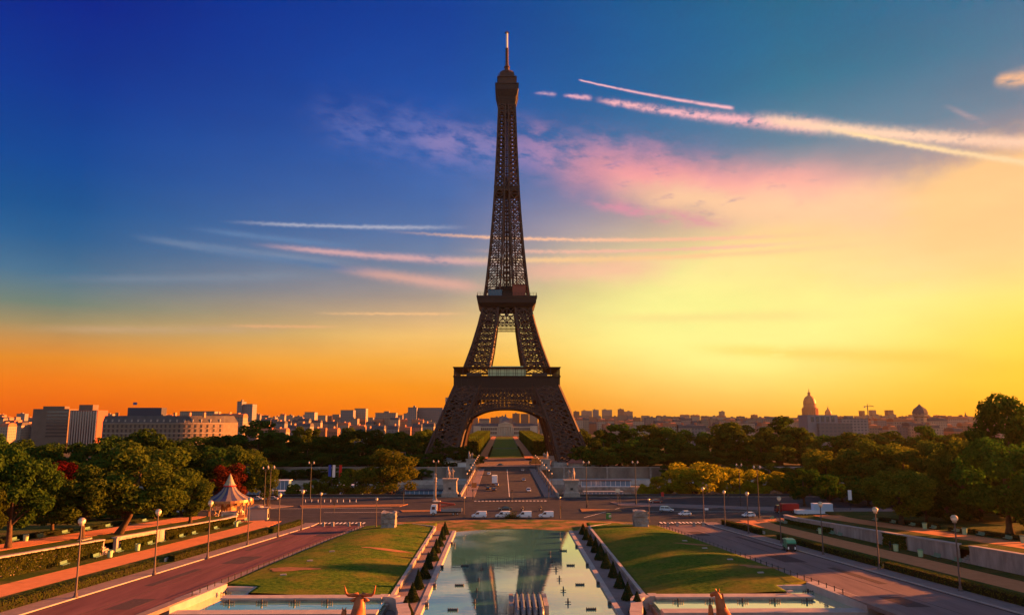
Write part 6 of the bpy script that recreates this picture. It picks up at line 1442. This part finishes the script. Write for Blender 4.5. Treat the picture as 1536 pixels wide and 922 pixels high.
# traffic lights and signs
def tlight(px, pb, pt, label, sign=None):
    p = atz(px, pb, 0); t = empty('traffic_light', (p.x, p.y, 0), 0, label, 'traffic light', 'traffic lights of the crossing'); h = at(px, pt, p.y).z
    q = MB(); q.tube([(0, 0, 0), (0, 0, h)], .08, 7); q.build('post', M_DARK, t); q = MB(); q.box((0, 0, h - .5), (.36, .3, 1.0)); q.build('signal_head', M_BLACK, t)
    for i in range(3): q = MB(); q.tube([(0, -.14, h - .2 - .3 * i), (0, -.2, h - .2 - .3 * i)], .1, 8); q.build('lens', [mat('red lens', (.3, .02, .02), .3), mat('amber lens', (.3, .15, .02), .3), mat('green lens', (.02, .2, .1), .3)][i], t)
for px, pb, pt, lb_ in ((768, 753, 734, 'traffic light in the middle of the bridge mouth'), (605, 757, 735, 'traffic light right of the large yellow green tree'), (709, 750, 733, 'traffic light on the left bridge walk'), (823, 750, 733, 'traffic light on the right bridge walk'), (882, 760, 744, 'traffic light beside the lamp on the small island'), (930, 762, 743, 'traffic light with pale base on the small island tip'), (501, 768, 752, 'traffic light left of the long island'), (840.8, 776, 758, 'traffic light at the kerb lamp before the right pedestal'), (1093, 758, 741, 'traffic light by the green railing on the right')):
    tlight(px, pb, pt, lb_)
for px, pb, pt, m, sz, lb_ in ((711, 745, 724, mat('orange sign', (.55, .14, .03), .6), (2.0, 1.9), 'orange square sign standing on the left bridge walk'), (927, 760, 733, M_CREAM, (1.5, 1.2), 'pale road sign beside the traffic light right of the bridge'), (994, 752, 738, M_REDP, (1.0, 1.6), 'red road sign by the railing behind the off road car'), (1276, 765, 735, M_WHITE, (1.2, 3.2), 'tall white sign panel under the right trees'), (1060, 775, 762, M_WHITE, (1.2, .6), 'small white sign on the right lamp walk'), (391, 752, 738, M_CREAM, (1.3, 1.6), 'pale sign board between parked cars and twin lamps')):
    p = atz(px, pb, 0); t = empty('road_sign', (p.x, p.y, .1), 0, lb_, 'sign'); h = at(px, pt, p.y).z; q = MB(); q.tube([(0, 0, 0), (0, 0, h)], .07, 6); q.build('post', M_DARK, t); q = MB(); q.box((0, -.1, h - sz[1] / 2), (sz[0], .06, sz[1])); q.build('panel', m, t)
p = atz(652, 752, 0); t = empty('column', (p.x, p.y, 0), 0, 'slim pale column with rings behind the crane truck', 'column'); q = MB(); q.lathe([(.9, 0), (.9, 1), (.5, 1.2), (.45, 7), (.8, 7.3), (.5, 7.6), (.75, 8.4), (.3, 9), (.45, 9.6), (.02, 10.2)], 12); q.build('shaft', M_COPING, t)
p = atz(913, 778, 0); t = empty('litter_container', (p.x, p.y, .1), R(15), 'small green recycling container at the kerb right of the vans', 'container'); q = MB(); q.box((0, 0, .8), (1.3, 1.2, 1.6), 0, .9); q.build('body', mat('bright green plastic', (.06, .22, .05), .5), t); q = MB(); q.box((.2, -.58, .85), (.7, .08, .7)); q.build('flap', M_CREAM, t)
p = atz(767, 777, 0); b = MB(); r_ = random.Random(9); b.leaves([((r_.gauss(0, 1.2), r_.gauss(0, .5), abs(r_.gauss(0, .8))), (0, 0, 1)) for _ in range(500)], .22, r_); tag(b.build('bush', L_OLIVE, None, (p.x, p.y, 0)), 'small dark bush at the kerb between the white vans', 'bush')
for k in range(9):
    p = atz(458 + k * 9.5, 753, 0); b = MB(); b.tube([(0, 0, 0), (0, 0, .8)], [.10, .08], 8); b.lathe([(.08, .8), (.10, .88), (.02, .95)], 8); tag(b.build('bollard', M_WHITE, None, (p.x, p.y, .1)), 'short white bollard at the river side of the left crossing, %s from the left' % nth(k), 'bollard', 'white bollards by the river')
# stone slabs lying on the lawn banks and vent slots by the paths
for px, py, lb_ in ((425, 862, 'pale flat slab near the bottom left lawn bank'), (465, 841, 'pale flat slab in the middle of the left lawn bank'), (498, 827, 'small pale slab on the upper left lawn bank'), (1095, 839, 'pale flat slab in the middle of the right lawn bank'), (1141, 859, 'pale flat slab low on the right lawn bank'), (1057, 822, 'pale slab on the upper right lawn bank'), (1027, 811, 'small pale slab at the top of the right lawn bank'), (1185, 887, 'small white stone by the right basin')):
    p = ong(px, py); b = MB(); b.box((0, 0, .08), (1.15, .5, .22), .3, .9); tag(b.build('stone_slab', M_COPING, None, tuple(p)), lb_, 'slab', 'flat slabs on the lawn banks')
# ------------------------------------------------------------------ the town
def facade(name, wall, win, sx, sz, wfrac=.45):
    # a wall with rows of windows as surface pattern, for houses whose windows are smaller than a pixel
    mt = bpy.data.materials.new(name); mt.use_nodes = True; nt = mt.node_tree; N = nt.nodes; L = nt.links; b = N['Principled BSDF']; b.inputs['Roughness'].default_value = .85
    tc = N.new('ShaderNodeTexCoord'); s = N.new('ShaderNodeSeparateXYZ'); L.new(tc.outputs['Object'], s.inputs[0])
    a = N.new('ShaderNodeMath'); a.operation = 'ADD'; L.new(s.outputs[0], a.inputs[0]); L.new(s.outputs[1], a.inputs[1])
    def band(sock, per, lo, hi):
        m = N.new('ShaderNodeMath'); m.operation = 'MULTIPLY'; m.inputs[1].default_value = 1.0 / per; L.new(sock, m.inputs[0])
        f = N.new('ShaderNodeMath'); f.operation = 'FRACT'; L.new(m.outputs[0], f.inputs[0])
        g = N.new('ShaderNodeMath'); g.operation = 'GREATER_THAN'; g.inputs[1].default_value = lo; L.new(f.outputs[0], g.inputs[0])
        h = N.new('ShaderNodeMath'); h.operation = 'LESS_THAN'; h.inputs[1].default_value = hi; L.new(f.outputs[0], h.inputs[0])
        q = N.new('ShaderNodeMath'); q.operation = 'MULTIPLY'; L.new(g.outputs[0], q.inputs[0]); L.new(h.outputs[0], q.inputs[1]); return q.outputs[0]
    q = N.new('ShaderNodeMath'); q.operation = 'MULTIPLY'; L.new(band(a.outputs[0], sx, .5 - wfrac / 2, .5 + wfrac / 2), q.inputs[0]); L.new(band(s.outputs[2], sz, .25, .78), q.inputs[1])
    oi = N.new('ShaderNodeObjectInfo'); hs = N.new('ShaderNodeHueSaturation'); mr = N.new('ShaderNodeMapRange'); mr.inputs[3].default_value = .75; mr.inputs[4].default_value = 1.2; L.new(oi.outputs['Random'], mr.inputs[0]); L.new(mr.outputs[0], hs.inputs['Value']); hs.inputs['Color'].default_value = tuple(wall) + (1,)
    mx = N.new('ShaderNodeMixRGB'); L.new(q.outputs[0], mx.inputs[0]); L.new(hs.outputs[0], mx.inputs[1]); mx.inputs[2].default_value = tuple(win) + (1,)
    L.new(mx.outputs[0], b.inputs['Base Color']); return mt
FC = [facade('stone facade', (.20, .16, .125), (.08, .07, .07), 3.2, 3.4), facade('cream facade', (.24, .19, .15), (.10, .08, .07), 2.8, 3.1, .4), facade('brick facade', (.20, .10, .065), (.08, .06, .05), 3.0, 3.2), facade('grey facade', (.15, .14, .14), (.08, .08, .09), 3.6, 3.0, .6)]
M_ZINC = mat('zinc roof', (.085, .08, .085), .75, (.06, .056, .06), .2); M_TILE = mat('brown roof', (.34, .13, .07), .8, (.24, .10, .06), .3); M_CHIM = mat('chimney brick', (.36, .17, .10), .9)
def house(px0, px1, ptop, Y, D, style, label, group, roof='mansard', z0=-1.0, cat='building', r=rnd):
    a, c = at(px0, ptop, Y), at(px1, ptop, Y); w = c.x - a.x; h = a.z - z0
    t = empty('apartment_building', ((a.x + c.x) / 2, Y + D / 2, z0), 0, label, cat, group); q = MB()
    if roof == 'mansard':
        hb = h - 4.2; q.bb(-w / 2, w / 2, -D / 2, D / 2, 0, hb); q.build('wall', FC[style], t)
        q = MB(); q.loft([[(-w / 2 - .2, -D / 2 - .3, hb + .003), (w / 2 + .2, -D / 2 - .3, hb + .003), (w / 2 + .2, D / 2 + .3, hb + .003), (-w / 2 - .2, D / 2 + .3, hb + .003)], [(-w / 2, -D / 2 + 1.4, h - 1), (w / 2, -D / 2 + 1.4, h - 1), (w / 2, D / 2 - 1.4, h - 1), (-w / 2, D / 2 - 1.4, h - 1)], [(-w / 2, -1, h), (w / 2, -1, h), (w / 2, 1, h), (-w / 2, 1, h)]]); rf = q.build('roof', M_ZINC if r.random() < .45 else M_TILE, t)
        for k in range(max(1, int(w / 11))):
            q = MB(); x = -w / 2 + w * (k + .5) / max(1, int(w / 11)) + r.uniform(-2, 2); q.bb(x - .6, x + .6, -D * .3, D * .1, h - 2.5, h + r.uniform(.8, 2.2)); q.build('chimney', M_CHIM, rf)
    else:
        q.bb(-w / 2, w / 2, -D / 2, D / 2, 0, h); q.build('wall', FC[style], t)
        q = MB(); q.bb(-w / 2 - .2, w / 2 + .2, -D / 2 - .2, D / 2 + .2, h + .003, h + .5); rf = q.build('roof', M_ZINC, t)
        if r.random() < .6:
            q = MB(); x = r.uniform(-.25, .25) * w; q.bb(x - w * .12, x + w * .12, -D * .2, D * .2, h + .5, h + 3.2); q.build('roof_hut', FC[3], rf)
    return t
rc = random.Random(21)
def row(p0, p1, Y0, Y1, top0, top1, w0, w1, lab, group, flat_=.15):
    px = p0; k = 0; lst = []
    while px < p1:
        w = rc.uniform(w0, w1); lst.append((px, px + w)); px += w * rc.uniform(.92, 1.25)
    for k, (a, c) in enumerate(lst):
        house(a, c, rc.uniform(top0, top1), rc.uniform(Y0, Y1), rc.uniform(12, 20), rc.choice([0, 0, 1, 1, 2, 3]), lab % nth(k), group, 'flat' if rc.random() < flat_ else 'mansard', r=rc)
row(0, 640, 800, 960, 632, 642, 11, 22, 'slate roofed town house in the near left roof rows, %s from the left', 'near roofs left of the tower')
row(-20, 655, 1150, 1400, 624.5, 632, 8, 17, 'town house in the middle left roof rows, %s from the left', 'middle roofs left of the tower', .3)
row(-40, 660, 1900, 2300, 620, 626.5, 6, 15, 'hazy far house on the left skyline, %s from the left', 'far skyline left of the tower', .6)
row(905, 1560, 820, 980, 633, 642, 11, 22, 'slate roofed town house in the near right roof rows, %s from the left', 'near roofs right of the tower')
row(865, 1560, 1150, 1450, 626, 633, 8, 17, 'town house in the middle right roof rows, %s from the left', 'middle roofs right of the tower', .3)
row(850, 1570, 2000, 2500, 621.5, 627, 6, 15, 'hazy far house on the right skyline, %s from the left', 'far skyline right of the tower', .6)
row(672, 850, 1420, 1560, 632, 637, 10, 22, 'pale block seen through the great arch, %s from the left', 'town seen through the arch', .5)
row(690, 850, 2000, 2300, 620, 628, 8, 16, 'hazy block far behind the arch, %s from the left', 'far town seen through the arch', .8)
for k, (a, c, t_, Y, st) in enumerate(((861, 869, 617, 2600, 2), (873, 888, 616, 2650, 1), (890, 898, 614.5, 2600, 3), (904, 918, 614.5, 2700, 1), (928, 936, 613.5, 2600, 2), (937, 949, 617, 2650, 1), (1081, 1087, 617, 2700, 1), (1293, 1297, 616, 2500, 2), (1308, 1314, 615, 2550, 1), (1332, 1340, 615, 2500, 2), (840, 848, 618, 2500, 1), (668, 674, 596, 2400, 1))):
    house(a, c, t_, Y, 24, st, 'hazy tower block on the horizon, %s from the left' % nth([11, 1, 2, 3, 4, 5, 6, 7, 8, 9, 10, 0].index(k) if k != 10 else 1), 'tower blocks on the horizon', 'flat')
for a, c, t_, Y, st, lb_ in ((356, 363, 602, 1250, 3, 'left and taller half of the twin grey tower on the left skyline'), (363, 379, 606, 1255, 3, 'right half of the twin grey tower on the left skyline'), (612, 625, 611, 1300, 3, 'narrow pale block left of the long pale slab by the tower leg'), (626, 664, 611.5, 1320, 3, 'long pale slab block left of the tower leg'),
                             (511, 530, 615, 1350, 3, 'grey block with a dark top on the left skyline'), (532, 549, 612.5, 1380, 1, 'plain square block on the left skyline'), (457, 472, 618, 1300, 1, 'cream square block among the left skyline roofs'), (563, 594, 619, 1350, 0, 'long low block on the left skyline'), (1120, 1180, 628, 1200, 0, 'long pale block behind the right wood')):
    house(a, c, t_, Y, 22, st, lb_, None, 'flat')

def block(name, px0, px1, ptop, Y, D, m, label, z0=0):
    a, c = at(px0, ptop, Y), at(px1, ptop, Y); w = c.x - a.x; h = a.z - z0
    t = empty(name, ((a.x + c.x) / 2, Y + D / 2, z0), 0, label, 'building'); q = MB(); q.bb(-w / 2, w / 2, -D / 2, D / 2, 0, h); q.build('wall', m, t); return t, w, h
# grey office with banded windows and blank end
m_off = mat('grey office concrete', (.14, .105, .088), .85, (.11, .085, .072), .15)
t, w, h = block('office_building', 50, 104, 613, 720, 16, m_off, 'grey office block with banded windows and a blank end on the left skyline')
for i in range(8):
    q = MB(); q.bb(-w / 2 + w * .4, w / 2 - .4, -8.12, -8.0, h - 3.6 - i * 3.3, h - 2.0 - i * 3.3); q.build('window', M_GLASS, t)
q = MB(); q.bb(-w * .3, w * .3, -4, 4, h, h + 2.6); q.build('roof_hut', m_off, t)
t, w, h = block('office_building', 105.5, 147, 615, 700, 18, mat('red brown panels', (.26, .07, .045), .7), 'dark block with red and pale vertical strips on the left skyline')
for i in range(11):
    q = MB(); x = -w / 2 + w * (i + .35) / 11; q.bb(x, x + w * .035, -9.5, -9.0, 0, h - .4); q.build('fin', mat('pale fin', (.30, .25, .22), .6), t)
    if i < 10: q = MB(); q.bb(x + w * .045, x + w * .085, -9.12, -9.0, 0, h - 1.4); q.build('window', M_GLASS, t)
q = MB(); q.bb(-w * .28, w * .22, -5, 5, h, h + 5.2); q.build('roof_hut', m_off, t)
# long curved Haussmann block: one window mesh, many windows
def haussmann():
    Y = 590; a = at(155, 622, Y); c = at(318, 622, Y); w = c.x - a.x; h = a.z; t = empty('apartment_building', ((a.x + c.x) / 2, Y, 0), 0, 'long ornate stone apartment block with a curved end and dark rooftop box', 'building')
    cur = lambda u: 26 * max(0, (u - .62) / .38) ** 2
    n = 30; q = MB(); pts = [(-w / 2 + w * i / n, cur(i / n)) for i in range(n + 1)]; poly = pts + [(w / 2 + 6, cur(1) + 16), (-w / 2, 18)]; hb = h - 6.2; q.prism(poly, 0, hb); q.build('wall', mat('warm cut stone', (.19, .15, .115), .9, (.14, .11, .085), .4), t)
    q = MB(); q.loft([[(x, y - .3, hb + .004) for x, y in pts] + [(w / 2 + 6, cur(1) + 16, hb + .004), (-w / 2, 18, hb + .004)], [(x * .985, y + 1.6, h - .6) for x, y in pts] + [(w / 2 + 3, cur(1) + 14, h - .6), (-w / 2 + 1, 16, h - .6)]]); rf = q.build('roof', M_ZINC, t)
    q = MB(); q.bb(-.75, .75, -.10, .12, 0, 2.4); wm = q.mesh('window', M_GLASS); q = MB(); q.bb(-1.1, 1.1, -.55, -.1, -.32, -.1); sm_ = q.mesh('sill', M_STONE); q = MB(); q.box((0, .5, 0), (1.3, 1.8, 2.4)); dm_ = q.mesh('dormer', M_STONE2)
    N_ = 25
    for fl_ in range(4):
        for i in range(N_):
            u = (i + .5) / N_; x = -w / 2 + w * u; y = cur(u); o = obj('window', wm, t, (x, y - .04, hb - 3.9 - fl_ * 3.5)); o.rotation_euler = (0, 0, math.atan2(cur(u + .01) - cur(u - .01), .02 * w)); obj('sill', sm_, o)
    for i in range(17):
        u = (i + .5) / 17; obj('dormer', dm_, rf, (-w / 2 + w * u, cur(u) + .4, hb + 1.6))
    for z in (hb - .5, hb - 8.3, hb - 15.4):
        q = MB(); [q.beam((p[0], p[1] - .25, z), (r_[0], r_[1] - .25, z), .7, .5) for p, r_ in zip(pts, pts[1:])]; q.build('cornice', M_STONE, t)
    for i in range(7):
        q = MB(); x = -w / 2 + w * (i + .6) / 7.4; q.bb(x - .8, x + .8, 6, 9, h - 2, h + 2); q.build('chimney', M_CHIM, rf)
    q = MB(); x0, x1 = at(189, 611, Y).x - t.location.x, at(240, 611, Y).x - t.location.x; q.bb(x0, x1, 3, 12, h - 3, at(189, 611, Y).z); q.build('roof_box', mat('dark slate box', (.03, .035, .06), .6), rf)
    q = MB(); q.tube([(x0 + 3, 5, h), (x0 + 3, 5, h + 10)], .12, 6); q.build('flag_pole', M_POLE, rf); q = MB(); q.bb(x0 + 3.1, x0 + 6, 4.95, 5.05, h + 8, h + 10); q.build('flag', M_BLUEP, rf)
haussmann()
house(270, 322, 617, 900, 18, 1, 'sunlit cream block behind the ornate stone block', None, 'flat'); house(318, 365, 620, 860, 16, 0, 'sunlit stone block right of the ornate stone block', None)
# military school at the end of the long field
def school():
    Y = 1330; s = Y / 1087.0; t = empty('palace', (2, Y, 0), 0, 'long low palace with a square dome at the end of the field', 'building'); m = mat('palace stone', (.44, .36, .28), .9, (.36, .29, .22), .1)
    w = 112; q = MB(); q.bb(-w / 2, w / 2, 0, 20, 0, 17); q.build('wall', m, t)
    q = MB(); q.loft([[(-w / 2, -.5, 17.004), (w / 2, -.5, 17.004), (w / 2, 20, 17.004), (-w / 2, 20, 17.004)], [(-w / 2 + 3, 8, 22), (w / 2 - 3, 8, 22), (w / 2 - 3, 12, 22), (-w / 2 + 3, 12, 22)]]); q.build('roof', M_ZINC, t)
    q = MB(); q.bb(-13, 13, -3, 22, 0, 21); q.build('centre_block', m, t)
    for i in range(6): q = MB(); q.tube([(-11 + i * 4.4, -4, 0), (-11 + i * 4.4, -4, 16)], .9, 8); q.build('column', m, t)
    q = MB(); q.prism([(-13.5, -5), (13.5, -5), (13.5, -2.9), (-13.5, -2.9)], 16.003, 18); q.add([(-13.5, -4.5, 21), (13.5, -4.5, 21), (0, -4.5, 25), (-13.5, -2.9, 21), (13.5, -2.9, 21), (0, -2.9, 25)], [(0, 1, 2), (5, 4, 3), (0, 3, 4, 1), (1, 4, 5, 2), (2, 5, 3, 0)]); q.build('pediment', m, t)
    q = MB(); q.lathe([(11, 21), (10.6, 25), (9.2, 29), (6.4, 32), (3, 33.5), (2, 34), (1.8, 37), (.1, 39)], 4, (0, 8, 0), math.pi / 4); q.build('dome', mat('slate dome', (.09, .085, .10), .6), t)
    q = MB(); q.bb(-1.2, 1.2, -.14, 0, 3, 7.5); wm = q.mesh('window', M_GLASS)
    for fl_ in (0, 7): 
        for i in range(11):
            for s_ in (-1, 1): obj('window', wm, t, (s_ * (17 + i * 3.6), -.02, fl_))
    for s_ in (-1, 1): q = MB(); q.bb(min(s_ * 44, s_ * 57), max(s_ * 44, s_ * 57), -6, 10, 0, 17.5); q.build('wing', m, t)
school()
# golden dome church, second dome, cone roofed turret, crane, blue grey block
def dome_church(px, pt, Y, k, label):
    p = at(px, pt, Y); t = empty('domed_church', (p.x, Y, 0), 0, label, 'church'); H = p.z; s = H / 107.0; m = mat('church stone', (.46, .20, .10), .9)
    q = MB(); q.box((0, 0, 15 * s), (62 * s * k, 58 * s * k, 30 * s)); q.box((0, 0, 35 * s), (46 * s * k, 44 * s * k, 12 * s)); q.build('base', m, t)
    q = MB(); q.lathe([(17 * s, 40 * s), (17 * s, 58 * s), (18 * s, 58 * s), (18 * s, 60 * s), (15 * s, 60 * s), (15 * s, 68 * s), (15.6 * s, 69 * s)], 24); q.build('drum', m, t)
    for i in range(20): a = 6.283 * i / 20; q = MB(); q.tube([(18.4 * s * math.cos(a), 18.4 * s * math.sin(a), 41 * s), (18.4 * s * math.cos(a), 18.4 * s * math.sin(a), 57 * s)], 1.0 * s, 6); q.build('column', m, t)
    q = MB(); q.sm = True; q.lathe([(15.2 * s, 69 * s), (14.6 * s, 75 * s), (12.4 * s, 81 * s), (8.8 * s, 86 * s), (4 * s, 89 * s)], 24); q.build('dome', mat('gilt lead dome', (.52, .20, .06), .6), t)
    q = MB(); q.lathe([(3.6 * s, 88 * s), (3.4 * s, 95 * s), (4 * s, 95.5 * s), (1.2 * s, 98 * s), (.25 * s, 107 * s)], 12); q.build('lantern', m, t)
dome_church(1213, 582, 1750, 1.0, 'great domed church with a tall gilt lantern on the right skyline'); dome_church(1241.5, 608, 2500, 1.0, 'small hazy dome right of the great domed church')
p = at(1379, 608, 900); t = empty('turret', (p.x, 900, 0), 0, 'turret with a steep cone roof rising over the right roofs', 'building'); q = MB(); q.lathe([(7, 0), (7, p.z - 14), (8.6, p.z - 13), (8.6, p.z - 9.5)], 8); q.build('wall', FC[0], t); q = MB(); q.lathe([(9.4, p.z - 9.5), (7.4, p.z - 4.5), (2.5, p.z - .6), (.1, p.z + 2)], 8); q.build('roof', M_ZINC, t)
p = at(1301, 608, 1500); t = empty('tower_crane', (p.x, 1500, 0), 0, 'thin tower crane on the right skyline', 'crane'); q = MB(); q.beam((0, 0, 0), (0, 0, p.z), 1.3); q.build('mast', M_POLE, t); q = MB(); q.beam((-7, 0, p.z - 1.5), (13, 0, p.z - 1.5), 1.0); q.beam((0, 0, p.z + 3), (12, 0, p.z - 1.3), .4); q.beam((0, 0, p.z), (0, 0, p.z + 3), .8); q.build('jib', M_POLE, t); q = MB(); q.box((-6, 0, p.z - 2.8), (2.6, 1.6, 2.2)); q.build('counterweight', M_CONC, t)
t, w, h = block('office_building', 1211, 1256, 622, 640, 20, mat('blue grey cladding', (.14, .14, .17), .6, (.20, .17, .17), .1), 'blue grey stepped block standing over the right wood')
q = MB(); q.bb(-w * .2, w * .9, -14, -10, 0, h - 7); q.build('lower_wing', FC[3], t)
for i in range(5): q = MB(); x = -w * .34 + i * w * .17; q.bb(x - 1.4, x + 1.4, -10.12, -10, h - 6, h - 1.5); q.build('window', M_GLASS, t)
house(1262, 1302, 628, 760, 18, 3, 'grey block with flat roofs right of the blue grey stepped block', None, 'flat')
house(1385, 1420, 626, 900, 18, 1, 'white gabled block right of the cone roofed turret', None); house(1422, 1452, 624, 1000, 18, 1, 'pale block near the right edge tree', None); house(1340, 1372, 627, 950, 18, 0, 'stone block left of the cone roofed turret', None)
p = at(1448, 620, 1300); t = empty('spire', (p.x, 1300, 0), 0, 'tiny church spire left of the tall right edge tree', 'church'); q = MB(); q.box((0, 0, p.z / 2 - 6), (7, 7, p.z - 12)); q.build('belfry', FC[0], t); q = MB(); q.lathe([(4, p.z - 12), (.1, p.z + 3)], 6); q.build('roof', M_ZINC, t)

# ------------------------------------------------------------------ haze
def haze():
    b = MB(); b.bb(-6000, 6000, -700, 6000, -11, 345); mt = bpy.data.materials.new('haze'); mt.use_nodes = True; nt = mt.node_tree; N = nt.nodes; N.clear()
    v = N.new('ShaderNodeVolumePrincipled'); v.inputs['Color'].default_value = (.75, .62, .38, 1); v.inputs['Density'].default_value = HAZE; v.inputs['Anisotropy'].default_value = .78
    o = N.new('ShaderNodeOutputMaterial'); nt.links.new(v.outputs[0], o.inputs['Volume']); tag(b.build('haze', mt), 'thin orange morning haze over the town', 'haze', kind='stuff')
HAZE = 2.8e-5
haze()
